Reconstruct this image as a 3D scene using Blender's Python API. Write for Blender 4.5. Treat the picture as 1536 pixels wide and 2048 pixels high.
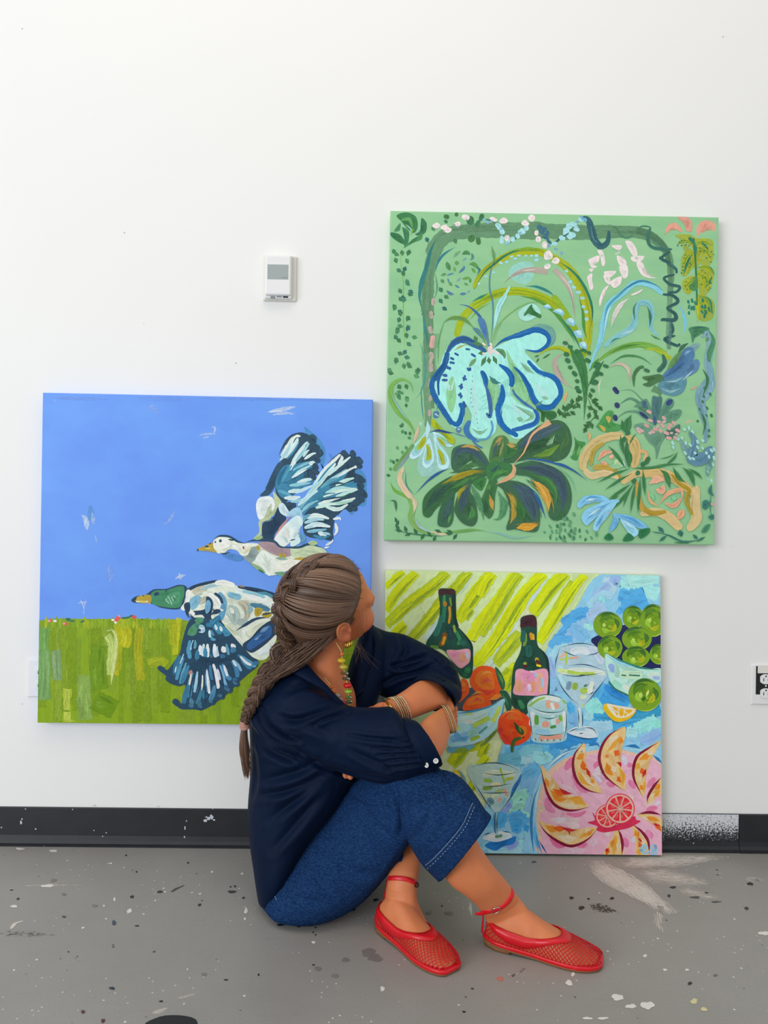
import bpy, bmesh, math, random
import numpy as np
from mathutils import Vector, Matrix, noise as mnoise
from mathutils.bvhtree import BVHTree

for _o in list(bpy.data.objects):
    bpy.data.objects.remove(_o, do_unlink=True)
random.seed(7)
scene = bpy.context.scene
COL = scene.collection

# ------------------------------------------------------------------ camera
F_PX = 1538.0                     # focal length in pixels of the 1536 x 2048 frame
CAM = Vector((0.0, -2.15, 0.937))
YAW, ROLL, PITCH = 0.0133, 0.0152, 0.0
Fw = Vector((math.sin(YAW), math.cos(YAW) * math.cos(PITCH), math.sin(PITCH))).normalized()
_r0 = Fw.cross(Vector((0, 0, 1))).normalized()
_u0 = _r0.cross(Fw).normalized()
Rt = (_r0 * math.cos(ROLL) + _u0 * math.sin(ROLL)).normalized()
Up = Rt.cross(Fw).normalized()
cam_d = bpy.data.cameras.new('camera')
cam_d.sensor_fit = 'VERTICAL'
cam_d.sensor_height = 24.0
cam_d.sensor_width = 18.0
cam_d.lens = F_PX / 2048.0 * 24.0
cam_d.clip_start = 0.05
cam = bpy.data.objects.new('camera', cam_d)
COL.objects.link(cam)
cam.matrix_world = Matrix((
    (Rt.x, Up.x, -Fw.x, CAM.x), (Rt.y, Up.y, -Fw.y, CAM.y), (Rt.z, Up.z, -Fw.z, CAM.z), (0, 0, 0, 1)))
scene.camera = cam

# ------------------------------------------------------------------ world and light
world = bpy.data.worlds.new('world')
scene.world = world
world.use_nodes = True
_bg = world.node_tree.nodes['Background']
_bg.inputs[0].default_value = (0.945, 0.965, 1.0, 1)
_bg.inputs[1].default_value = 0.645
scene.view_settings.view_transform = 'Standard'
scene.view_settings.look = 'None'
scene.view_settings.exposure = 0.0
scene.view_settings.gamma = 1.0
scene.view_settings.use_curve_mapping = False

def area_light(name, loc, target, sx, sy, power, color):
    d = bpy.data.lights.new(name, 'AREA')
    d.shape = 'RECTANGLE'; d.size = sx; d.size_y = sy
    d.energy = power; d.color = color
    o = bpy.data.objects.new(name, d)
    COL.objects.link(o)
    o.location = loc
    o.rotation_euler = (Vector(target) - Vector(loc)).to_track_quat('-Z', 'Y').to_euler()
    return o
# tall studio windows behind and to the left of the camera, warm ceiling fixtures overhead
area_light('window_light', (-3.9, -5.0, 1.8), (-0.3, 0, 1.0), 3.2, 2.4, 180, (0.90, 0.955, 1.0))
area_light('ceiling_light', (0.0, -1.7, 3.9), (0.1, -0.1, 1.5), 2.4, 0.9, 19, (1.0, 0.88, 0.70))

# ------------------------------------------------------------------ pixel helpers
def ray(px, py):
    return (Fw + Rt * ((px - 768.0) / F_PX) + Up * (-(py - 1024.0) / F_PX))
def at_y(px, py, Y):            # point on the plane y = Y
    d = ray(px, py)
    return CAM + d * ((Y - CAM.y) / d.y)
def at_z(px, py, Z=0.0):        # point on the plane z = Z
    d = ray(px, py)
    return CAM + d * ((Z - CAM.z) / d.z)
def proj(v):
    q = Vector(v) - CAM
    k = F_PX / q.dot(Fw)
    return 768 + q.dot(Rt) * k, 1024 - q.dot(Up) * k

def s2l(c):
    return c / 12.92 if c <= 0.04045 else ((c + 0.055) / 1.055) ** 2.4
_hexc = {}
def hx(h):
    if isinstance(h, (tuple, list)): return tuple(h[:3])
    if h not in _hexc:
        g = h.lstrip('#')
        _hexc[h] = tuple(s2l(int(g[i:i + 2], 16) / 255.0) for i in (0, 2, 4))
    return _hexc[h]

# ------------------------------------------------------------------ object helpers
def link(o, parent=None):
    COL.objects.link(o)
    if parent is not None:
        o.parent = parent
        o.matrix_parent_inverse = parent_inv(parent)
    return o
def parent_inv(p):
    m = Matrix.Identity(4)
    q = p
    chain = []
    while q is not None:
        chain.append(q); q = q.parent
    for q in reversed(chain):
        m = m @ (q.matrix_parent_inverse if q.parent else Matrix.Identity(4)) @ Matrix.LocRotScale(q.location, q.rotation_euler, q.scale)
    return m.inverted()
def empty(name, loc, label=None, cat=None, group=None):
    o = bpy.data.objects.new(name, None)
    o.location = loc
    o.empty_display_size = 0.05
    COL.objects.link(o)
    tag(o, label, cat, group)
    return o
def tag(o, label=None, cat=None, group=None, kind=None):
    if label: o['label'] = label
    if cat: o['category'] = cat
    if group: o['group'] = group
    if kind: o['kind'] = kind
    return o
def mesh_obj(name, verts, faces, mat=None, parent=None, smooth=False):
    me = bpy.data.meshes.new(name)
    me.from_pydata([tuple(v) for v in verts], [], [tuple(f) for f in faces])
    me.update()
    if smooth:
        me.polygons.foreach_set('use_smooth', [True] * len(me.polygons))
    if mat: me.materials.append(mat)
    o = bpy.data.objects.new(name, me)
    return link(o, parent)
def bm_obj(name, bm, mat=None, parent=None, smooth=False):
    me = bpy.data.meshes.new(name)
    bm.to_mesh(me); bm.free()
    if smooth:
        me.polygons.foreach_set('use_smooth', [True] * len(me.polygons))
    if mat: me.materials.append(mat)
    o = bpy.data.objects.new(name, me)
    return link(o, parent)
def bm_box(bm, x0, x1, y0, y1, z0, z1, bevel=0.0, seg=2):
    vs = [bm.verts.new((x, y, z)) for x in (x0, x1) for y in (y0, y1) for z in (z0, z1)]
    fs = [(0, 1, 3, 2), (4, 6, 7, 5), (0, 4, 5, 1), (2, 3, 7, 6), (0, 2, 6, 4), (1, 5, 7, 3)]
    faces = [bm.faces.new([vs[i] for i in f]) for f in fs]
    if bevel:
        es = list({e for f in faces for e in f.edges})
        bmesh.ops.bevel(bm, geom=es, offset=bevel, segments=seg, affect='EDGES', profile=0.5)

# ------------------------------------------------------------------ material helpers
def new_mat(name, rough=0.5, spec=0.5):
    m = bpy.data.materials.new(name)
    m.use_nodes = True
    b = m.node_tree.nodes['Principled BSDF']
    b.inputs['Roughness'].default_value = rough
    b.inputs['Specular IOR Level'].default_value = spec
    return m, m.node_tree, b
def nd(nt, t, **kw):
    n = nt.nodes.new(t)
    for k, v in kw.items(): setattr(n, k, v)
    return n
def lk(nt, a, b): nt.links.new(a, b)
def ramp(nt, fac, stops):
    r = nt.nodes.new('ShaderNodeValToRGB')
    e = r.color_ramp.elements
    while len(e) < len(stops): e.new(0.5)
    for i, (p, c) in enumerate(stops):
        e[i].position = p
        e[i].color = (*hx(c), 1) if isinstance(c, str) else ((c, c, c, 1) if isinstance(c, (int, float)) else (*c, 1))
    lk(nt, fac, r.inputs[0])
    return r.outputs[0]
def noise_n(nt, vec, scale, detail=4, rough=0.55, dist=0.0):
    n = nt.nodes.new('ShaderNodeTexNoise')
    n.inputs['Scale'].default_value = scale
    n.inputs['Detail'].default_value = detail
    n.inputs['Roughness'].default_value = rough
    n.inputs['Distortion'].default_value = dist
    if vec is not None: lk(nt, vec, n.inputs['Vector'])
    return n.outputs[0]
def mapping(nt, vec, scale=(1, 1, 1), rot=(0, 0, 0), loc=(0, 0, 0)):
    n = nt.nodes.new('ShaderNodeMapping')
    n.inputs['Scale'].default_value = scale
    n.inputs['Rotation'].default_value = rot
    n.inputs['Location'].default_value = loc
    lk(nt, vec, n.inputs['Vector'])
    return n.outputs[0]
def objco(nt):
    return nt.nodes.new('ShaderNodeTexCoord').outputs['Object']
def mix(nt, fac, a, b, blend='MIX'):
    n = nt.nodes.new('ShaderNodeMix'); n.data_type = 'RGBA'; n.blend_type = blend
    if isinstance(fac, (int, float)): n.inputs[0].default_value = fac
    else: lk(nt, fac, n.inputs[0])
    for s, v in ((6, a), (7, b)):
        if isinstance(v, str): n.inputs[s].default_value = (*hx(v), 1)
        elif isinstance(v, (tuple, list)): n.inputs[s].default_value = (*v[:3], 1)
        else: lk(nt, v, n.inputs[s])
    return n.outputs[2]
def math_n(nt, op, a, b=None, c=None, clamp=False):
    n = nt.nodes.new('ShaderNodeMath'); n.operation = op; n.use_clamp = clamp
    for i, v in enumerate((a, b, c)):
        if v is None: continue
        if isinstance(v, (int, float)): n.inputs[i].default_value = v
        else: lk(nt, v, n.inputs[i])
    return n.outputs[0]
def bump(nt, bsdf, h, strength=0.3, dist=0.002):
    n = nt.nodes.new('ShaderNodeBump')
    n.inputs['Strength'].default_value = strength
    n.inputs['Distance'].default_value = dist
    lk(nt, h, n.inputs['Height'])
    lk(nt, n.outputs[0], bsdf.inputs['Normal'])
def plain(name, c, rough=0.5, spec=0.5, metal=0.0, var=0.0, vscale=60):
    m, nt, b = new_mat(name, rough, spec)
    b.inputs['Metallic'].default_value = metal
    if var:
        n = noise_n(nt, objco(nt), vscale, 3)
        h = hx(c)
        lk(nt, mix(nt, n, tuple(v * (1 - var) for v in h), tuple(min(1, v * (1 + var)) for v in h)), b.inputs['Base Color'])
    else:
        b.inputs['Base Color'].default_value = (*hx(c), 1)
    return m

# ------------------------------------------------------------------ the room
def make_wall_mat():
    m, nt, b = new_mat('white_painted_wall', 0.55, 0.3)
    oc = objco(nt)
    n1 = noise_n(nt, oc, 1.3, 3)
    base = mix(nt, n1, '#eeedea', '#f3f2ef')
    # nail holes and specks of old paint
    v = nt.nodes.new('ShaderNodeTexVoronoi'); v.inputs['Scale'].default_value = 11.0
    lk(nt, oc, v.inputs['Vector'])
    dot = ramp(nt, v.outputs['Distance'], [(0.0, 1.0), (0.022, 1.0), (0.034, 0.0)])
    sel = math_n(nt, 'GREATER_THAN', noise_n(nt, oc, 9.0, 2), 0.56)
    lk(nt, mix(nt, math_n(nt, 'MULTIPLY', math_n(nt, 'MULTIPLY', dot, sel), 0.55), base, '#8d8d8c'), b.inputs['Base Color'])
    fine = noise_n(nt, oc, 160, 3)
    sm = noise_n(nt, oc, 22, 4)
    bump(nt, b, math_n(nt, 'ADD', math_n(nt, 'MULTIPLY', fine, 0.35), sm), 0.12, 0.0015)
    return m
def make_floor_mat():
    m, nt, b = new_mat('grey_painted_concrete', 0.42, 0.35)
    oc = objco(nt)
    big = noise_n(nt, oc, 2.2, 5, 0.6)
    base = mix(nt, ramp(nt, big, [(0.3, 0.0), (0.7, 1.0)]), '#96928c', '#a39f99')
    sc = noise_n(nt, mapping(nt, oc, (3.0, 26.0, 1), (0, 0, 0.35)), 3.0, 6, 0.7)
    base = mix(nt, ramp(nt, sc, [(0.60, 0.0), (0.75, 0.35)]), base, '#7b7874')
    gr = noise_n(nt, oc, 240, 3, 0.7)
    base = mix(nt, ramp(nt, gr, [(0.35, 0.16), (0.6, 0.0)]), base, '#6c6a67')
    for (s, lo, c, th, f) in ((26, 0.05, '#e9e6df', 0.50, 0.9), (19, 0.05, '#2b2a2b', 0.54, 0.85), (55, 0.075, '#dedbd4', 0.54, 0.8), (47, 0.06, '#3b3a3a', 0.60, 0.7)):
        v = nt.nodes.new('ShaderNodeTexVoronoi'); v.inputs['Scale'].default_value = s
        lk(nt, mapping(nt, oc, (1, 1, 1), (0, 0, s), (s, s * 2, 0)), v.inputs['Vector'])
        dot = ramp(nt, v.outputs['Distance'], [(lo * 1.2, 1.0), (lo * 1.6, 0.0)])
        sel = math_n(nt, 'GREATER_THAN', noise_n(nt, mapping(nt, oc, (1, 1, 1), (0, 0, 0), (s, 0, 0)), 7.0, 2), th)
        base = mix(nt, math_n(nt, 'MULTIPLY', math_n(nt, 'MULTIPLY', dot, sel), f), base, c)
    lk(nt, base, b.inputs['Base Color'])
    lk(nt, ramp(nt, big, [(0.3, 0.36), (0.7, 0.52)]), b.inputs['Roughness'])
    bump(nt, b, math_n(nt, 'ADD', math_n(nt, 'MULTIPLY', gr, 0.3), sc), 0.10, 0.001)
    return m
M_WALL, M_FLOOR = make_wall_mat(), make_floor_mat()
def room_box(name, x0, x1, y0, y1, z0, z1, mat):
    bm = bmesh.new(); bm_box(bm, x0, x1, y0, y1, z0, z1)
    return tag(bm_obj(name, bm, mat), kind='structure')
wall = room_box('wall_back', -3.2, 3.2, 0.0, 0.12, 0.0, 3.2, M_WALL)
floor = room_box('floor', -3.2, 3.2, -4.2, 0.12, -0.08, 0.0, M_FLOOR)

def make_base_mat():
    m, nt, b = new_mat('black_vinyl_cove_base', 0.38, 0.45)
    oc = objco(nt)
    n = noise_n(nt, oc, 18, 4)
    base = mix(nt, n, '#1c1d20', '#2a2c30')
    v = nt.nodes.new('ShaderNodeTexVoronoi'); v.inputs['Scale'].default_value = 30.0
    lk(nt, oc, v.inputs['Vector'])
    dot = ramp(nt, v.outputs['Distance'], [(0.05, 1.0), (0.075, 0.0)])
    sel = math_n(nt, 'GREATER_THAN', noise_n(nt, oc, 13.0, 2), 0.58)
    lk(nt, mix(nt, math_n(nt, 'MULTIPLY', dot, sel), base, '#c9ccd0'), b.inputs['Base Color'])
    bump(nt, b, noise_n(nt, oc, 60, 3), 0.08, 0.001)
    return m
M_BASE = make_base_mat()
def baseboard(name, x0, x1, off=0.0):
    prof = [(0, 0.1035), (0.0025 + off, 0.1035), (0.004 + off, 0.101), (0.004 + off, 0.026), (0.006 + off, 0.014), (0.011 + off, 0.006), (0.019 + off, 0.003), (0.019 + off, 0.0), (0, 0)]
    vs, fs = [], []
    n = len(prof)
    for x in (x0, x1):
        for d, z in prof: vs.append((x, -d, z))
    for i in range(n): fs.append((i, (i + 1) % n, n + (i + 1) % n, n + i))
    fs.append(tuple(range(n))[::-1]); fs.append(tuple(range(n, 2 * n)))
    o = mesh_obj(name, vs, fs, M_BASE)
    return tag(o, kind='structure')
_xj = at_y(1478, 1650, -0.005).x
base_l = baseboard('baseboard_back', -3.2, _xj)
base_r = baseboard('baseboard_right', _xj + 0.0012, 3.2, 0.0015)

# roller-worn white paint over the black base beside the low canvas
def rough_patch_mat(name, c, thr_scale, lo, hi, stretch=(1, 1, 1), rot=0.0, rough=0.6):
    """paint that covers only in patches: holes come from noise, the outline from the mesh"""
    m, nt, b = new_mat(name, rough, 0.3)
    b.inputs['Base Color'].default_value = (*hx(c), 1)
    oc = objco(nt)
    n = noise_n(nt, mapping(nt, oc, stretch, (0, 0, rot)), thr_scale, 5, 0.7)
    at = nt.nodes.new('ShaderNodeAttribute'); at.attribute_name = 'cover'
    v = math_n(nt, 'ADD', n, math_n(nt, 'SUBTRACT', at.outputs['Fac'], 0.5))
    lk(nt, ramp(nt, v, [(lo, 0.0), (hi, 1.0)]), b.inputs['Alpha'])
    return m
def grid_patch(name, P, nu, nv, cover, mat, parent):
    vs = [P(i / nu, j / nv) for j in range(nv + 1) for i in range(nu + 1)]
    fs = [(j * (nu + 1) + i, j * (nu + 1) + i + 1, (j + 1) * (nu + 1) + i + 1, (j + 1) * (nu + 1) + i) for j in range(nv) for i in range(nu)]
    o = mesh_obj(name, vs, fs, mat, parent)
    a = o.data.attributes.new('cover', 'FLOAT', 'POINT')
    a.data.foreach_set('value', [cover(i / nu, j / nv) for j in range(nv + 1) for i in range(nu + 1)])
    return o
M_ROLLER = rough_patch_mat('rollered_white_paint', '#d8dade', 210, 0.50, 0.60, (1, 1, 1))
_xa = at_y(1300, 1650, 0).x
grid_patch('paint_patch', lambda u, v: (_xa + (_xj - 0.001 - _xa) * u, -0.00445, 0.012 + 0.0905 * v), 24, 16,
           lambda u, v: 0.5 + 0.11 * min(1, max(-1.6, (v - 0.40) * 3.0)) + (0.03 if v > 0.75 else 0.0) - (0.12 if v < 0.18 else 0) , M_ROLLER, base_l)

# paint drips and blots on the floor (image position -> floor point)
PM = {}
def pmat(c, rough=0.4):
    if c not in PM: PM[c] = plain('floor_paint_' + c.strip('#'), c, rough, 0.4)
    return PM[c]
def blot(px, py, w, h, c, seed=0, ang=0.0, jag=0.25, parent=None):
    rnd = random.Random(seed + int(px * 7 + py))
    ctr = at_z(px, py)
    s = (ctr - CAM).dot(Fw) / F_PX
    vs = []
    k = 24
    p1, p2, p3 = (rnd.random() * 6.3 for _ in range(3))
    for i in range(k):
        a = 2 * math.pi * i / k
        r = 1 + jag * (0.5 * math.sin(2 * a + p1) + 0.4 * math.sin(3 * a + p2) + 0.35 * math.sin(5 * a + p3) + 0.25 * (rnd.random() * 2 - 1))
        u, v = math.cos(a) * w * 0.5 * r, math.sin(a) * h * 0.5 * r
        uu = u * math.cos(ang) - v * math.sin(ang); vv = u * math.sin(ang) + v * math.cos(ang)
        p = at_z(px + uu, py + vv)
        vs.append((p.x, p.y, 0.0006))
    vs.append((ctr.x, ctr.y, 0.0011))
    fs = [(i, (i + 1) % k, k) for i in range(k)]
    fs = [f[::-1] for f in fs]
    o = mesh_obj('paint_spot', vs, fs, pmat(c), parent or floor, True)
    return o
W_, K_ = '#e4e0d8', '#27262a'
for d in '''28,1813,12,6,W;229,1799,5,7,W;208,1812,4,4,W;259,1822,9,9,W;492,1822,7,12,W;490,1838,5,5,W;627,1885,7,6,W;765,1978,10,9,W
1235,1995,26,12,W;1262,2013,20,9,W;1295,2011,26,16,W;1138,1966,13,12,W;1146,1949,8,8,W;1175,2037,20,5,W;1206,2037,22,5,W;1528,1867,22,8,W;1505,1696,6,5,W
1388,2003,15,10,#d9cf9a;1408,2019,13,8,#d9cf9a;1000,1958,12,9,#cf7a66;107,1702,14,5,W;40,1698,16,4,W;166,1856,6,4,W;222,1727,5,3,W;424,1744,5,4,W;484,1748,5,4,W;330,1784,4,3,W;95,1772,26,6,W;212,1838,4,3,W;375,1939,4,3,W;1330,1940,8,5,W;1374,1940,7,5,W;1290,1912,8,6,W
320,1784,10,5,K;264,1794,9,5,K;399,1810,7,5,K;464,1784,15,6,K;470,1773,5,4,K;461,1774,4,3,K;487,1796,6,4,K;706,1819,12,6,K;710,1801,18,6,K;730,1786,14,9,K;722,1798,8,5,K;752,1800,10,6,K;562,1850,20,4,K;597,1853,9,4,K;626,1865,3,3,K;631,1870,3,3,K;224,1977,11,6,#2d3b4a;322,2003,7,4,K;128,1834,8,4,#4a4640;36,1798,6,4,K;23,1780,6,3,K;137,1904,3,3,K;226,1890,3,2,K;452,1960,8,3,K;517,1950,4,4,K;228,1846,9,9,#3a4a58;274,1852,8,3,K;376,1726,4,3,K;252,1711,4,3,K;273,1744,4,3,K
166,2024,9,6,#5c2f32;206,2042,9,7,#5c2f32;1143,1796,10,5,K;1163,1816,12,7,K;1500,1768,12,6,K;1338,1792,7,5,K;1346,1775,14,4,K;1493,1817,8,6,K;1068,1724,10,4,#55534f;1224,1797,9,5,K;1177,1798,5,4,K;884,1812,4,3,K;1380,1967,9,6,K;1431,1951,9,4,#6a6763;1390,1795,22,4,#4a4845;1432,1804,18,3,#4a4845;1413,1786,8,3,K;928,2024,6,4,K
736,1905,26,16,#7f7a76;750,1916,28,15,#7d7874;691,1920,13,9,#7f7a76;636,1938,13,9,#807b77;898,1827,17,8,#807d78;858,1826,12,7,#827f7a;408,1949,10,7,#827f7b;107,1761,12,6,#7f7c78;128,1789,10,5,#7c7975;190,1812,12,5,#807d79;670,1952,16,7,#85807b;400,1788,6,3,W'''.replace('\n', ';').split(';'):
    a = d.split(',')
    blot(float(a[0]), float(a[1]), float(a[2]), float(a[3]), {'W': W_, 'K': K_}.get(a[4], a[4]))
blot(344, 2052, 104, 44, '#222123', 3, 0.0, 0.07)

def base_mark(px, py, w, h, c):
    vs = []; k = 12; rnd = random.Random(int(px * 3 + py))
    for i in range(k):
        a = 2 * math.pi * i / k; r = rnd.uniform(.6, 1.15)
        p = at_y(px + math.cos(a) * w / 2 * r, py + math.sin(a) * h / 2 * r, -0.0046); vs.append(tuple(p))
    vs.append(tuple(at_y(px, py, -0.0052)))
    mesh_obj('paint_spot', vs, [((i + 1) % k, i, k) for i in range(k)], pmat(c), base_l, True)
for d in '411,1641,10,6 417,1637,9,8 423,1634,8,10 428,1640,5,4 413,1634,6,3 370,1656,3,9 369,1674,3,6 373,1642,3,3 42,1645,5,9 44,1638,3,4 51,1618,3,3 188,1661,3,3 187,1611,4,4 315,1613,3,3 145,1619,3,3'.split():
    base_mark(*[float(v) for v in d.split(',')], '#c9ced4')
M_SMEAR_W = rough_patch_mat('dry_brushed_white_floor_paint', '#d6cec4', 16, 0.40, 0.56, (2.0, 30.0, 1), 0.0, 0.55)
M_SMEAR_K = rough_patch_mat('dark_scuff', '#55524f', 60, 0.46, 0.62, (1, 3, 1), 0.0, 0.6)
M_SMEAR_B = rough_patch_mat('brown_dried_smear', '#4a4442', 120, 0.47, 0.53, (1, 1.6, 1), 0.4, 0.6)
def smear(pts, w, mat, edge=0.25, cov=0.0):
    """a dry brush mark on the floor along an image-space polyline"""
    P = [at_z(x, y) for x, y in pts]
    L = [0]
    for a, b2 in zip(P, P[1:]): L.append(L[-1] + (b2 - a).length)
    base = P[0].copy()
    d0 = (P[-1] - P[0]).normalized()
    ang = math.atan2(d0.y, d0.x)
    vs, cv = [], []
    nu, nv = 24, 8
    for i in range(nu + 1):
        s = L[-1] * i / nu
        k = max(j for j in range(len(L) - 1) if L[j] <= s + 1e-9)
        t = (s - L[k]) / (L[k + 1] - L[k])
        p = P[k].lerp(P[k + 1], t)
        d = (P[k + 1] - P[k]).normalized()
        nrm = Vector((-d.y, d.x, 0))
        for j in range(nv + 1):
            v = j / nv * 2 - 1
            ww = w * (0.55 + 0.45 * math.sin(math.pi * min(1, i / nu * 1.3)))
            q = p + nrm * v * ww
            # local frame: x along the stroke
            r = q - base
            vs.append((r.x * math.cos(-ang) - r.y * math.sin(-ang), r.x * math.sin(-ang) + r.y * math.cos(-ang), 0))
            cv.append(0.5 + cov - edge * (abs(v) ** 2) - edge * 1.2 * max(0, abs(i / nu * 2 - 1) - 0.55) * 2)
    fs = [(i * (nv + 1) + j, (i + 1) * (nv + 1) + j, (i + 1) * (nv + 1) + j + 1, i * (nv + 1) + j + 1) for i in range(nu) for j in range(nv)]
    o = mesh_obj('paint_smear', vs, fs, mat)
    o.location = (base.x, base.y, 0.0005)
    o.rotation_euler = (0, 0, ang)
    o.parent = floor
    a = o.data.attributes.new('cover', 'FLOAT', 'POINT'); a.data.foreach_set('value', cv)
    return o
smear([(1190, 1722), (1225, 1752), (1270, 1778), (1345, 1828)], 0.050, M_SMEAR_W, 0.12, 0.12)
smear([(1225, 1732), (1330, 1722), (1450, 1714)], 0.045, M_SMEAR_W, 0.15, 0.07)
smear([(1265, 1742), (1340, 1755), (1425, 1768)], 0.060, M_SMEAR_W, 0.15, 0.03)
smear([(1320, 1812), (1316, 1850), (1334, 1872)], 0.014, M_SMEAR_W, 0.2, 0.02)
smear([(1345, 1775), (1395, 1788), (1445, 1800)], 0.034, M_SMEAR_W, 0.15, 0.0)
smear([(1490, 1765), (1515, 1758), (1536, 1770)], 0.030, M_SMEAR_W, 0.2, -0.03)
smear([(20, 1772), (100, 1771), (185, 1771)], 0.009, M_SMEAR_W, 0.2, -0.02)
smear([(22, 1858), (30, 1847), (46, 1842)], 0.005, M_SMEAR_W, 0.1, 0.2)
smear([(300, 2028), (322, 2022), (340, 2014)], 0.010, M_SMEAR_W, 0.2, 0.03)
smear([(350, 1998), (375, 1993), (396, 1986)], 0.008, M_SMEAR_W, 0.2, 0.0)
smear([(940, 1800), (942, 1825), (946, 1840)], 0.006, M_SMEAR_W, 0.2, 0.05)
smear([(660, 1978), (680, 1975), (700, 1969)], 0.016, M_SMEAR_W, 0.2, -0.10)
smear([(-20, 1866), (60, 1868), (130, 1872)], 0.020, M_SMEAR_K, 0.2, -0.02)
smear([(1178, 1808), (1208, 1818), (1240, 1824)], 0.022, M_SMEAR_B, 0.1, 0.02)
smear([(1010, 1960), (1040, 1942), (1062, 1930)], 0.008, M_SMEAR_K, 0.2, -0.03)
smear([(343, 1784), (352, 1778), (368, 1771)], 0.004, M_SMEAR_K, 0.05, 0.3)

# ------------------------------------------------------------------ painted canvases
def make_paint_mat():
    """colour of each brush stroke from the mesh, bristle streaks along the stroke from its UV"""
    m, nt, b = new_mat('brushed_acrylic_paint', 0.5, 0.25)
    at = nt.nodes.new('ShaderNodeAttribute'); at.attribute_name = 'col'
    uv = nt.nodes.new('ShaderNodeUVMap'); uv.uv_map = 'UVMap'
    st = noise_n(nt, mapping(nt, uv.outputs[0], (0.9, 9.0, 1)), 1.0, 5, 0.65)
    lo = noise_n(nt, mapping(nt, uv.outputs[0], (0.5, 1.2, 1)), 1.0, 3, 0.5)
    f = math_n(nt, 'ADD', math_n(nt, 'MULTIPLY', st, 0.62), math_n(nt, 'MULTIPLY', lo, 0.40))
    f = math_n(nt, 'ADD', f, 0.49)
    sc = nt.nodes.new('ShaderNodeVectorMath'); sc.operation = 'SCALE'
    lk(nt, at.outputs['Color'], sc.inputs[0]); lk(nt, f, sc.inputs['Scale'])
    lk(nt, sc.outputs[0], b.inputs['Base Color'])
    n01 = ramp(nt, st, [(0.30, 0.0), (0.70, 1.0)])
    a = at.outputs['Alpha']
    dry = math_n(nt, 'ADD', math_n(nt, 'MULTIPLY', math_n(nt, 'SUBTRACT', a, n01), 3.0), 0.5, clamp=True)
    neg = math_n(nt, 'LESS_THAN', a, 0.0)
    op = math_n(nt, 'ADD', math_n(nt, 'MULTIPLY', math_n(nt, 'ABSOLUTE', a), neg), math_n(nt, 'MULTIPLY', dry, math_n(nt, 'SUBTRACT', 1.0, neg)), clamp=True)
    eg = nt.nodes.new('ShaderNodeAttribute'); eg.attribute_name = 'edge'
    ef = math_n(nt, 'MULTIPLY', math_n(nt, 'SUBTRACT', 1.0, eg.outputs['Fac']), 7.0)
    ef = math_n(nt, 'ADD', ef, math_n(nt, 'MULTIPLY', math_n(nt, 'SUBTRACT', st, 0.42), 5.0), clamp=True)
    lk(nt, math_n(nt, 'MULTIPLY', op, ef), b.inputs['Alpha'])
    bump(nt, b, st, 0.16, 0.0008)
    return m
M_PAINT = make_paint_mat()

def spline(P, n_per=7, closed=False):
    P = [np.array(p, float) for p in P]
    if len(P) < 3 and not closed:
        return np.array([P[0] + (P[-1] - P[0]) * t for t in np.linspace(0, 1, 2 * n_per)])
    n = len(P)
    out = []
    rng = n if closed else n - 1
    for i in range(rng):
        p0 = P[(i - 1) % n] if (closed or i > 0) else 2 * P[0] - P[1]
        p1, p2 = P[i % n], P[(i + 1) % n]
        p3 = P[(i + 2) % n] if (closed or i + 2 < n) else 2 * P[-1] - P[-2]
        for k in range(n_per):
            t = k / n_per
            out.append(0.5 * ((2 * p1) + (p2 - p0) * t + (2 * p0 - 5 * p1 + 4 * p2 - p3) * t * t + (3 * p1 - p0 - 3 * p2 + p3) * t ** 3))
    if not closed: out.append(P[-1])
    return np.array(out)
def pp(s):
    if not isinstance(s, str): return s
    return [tuple(float(c) for c in q.split(',')) for q in s.split()]

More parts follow.
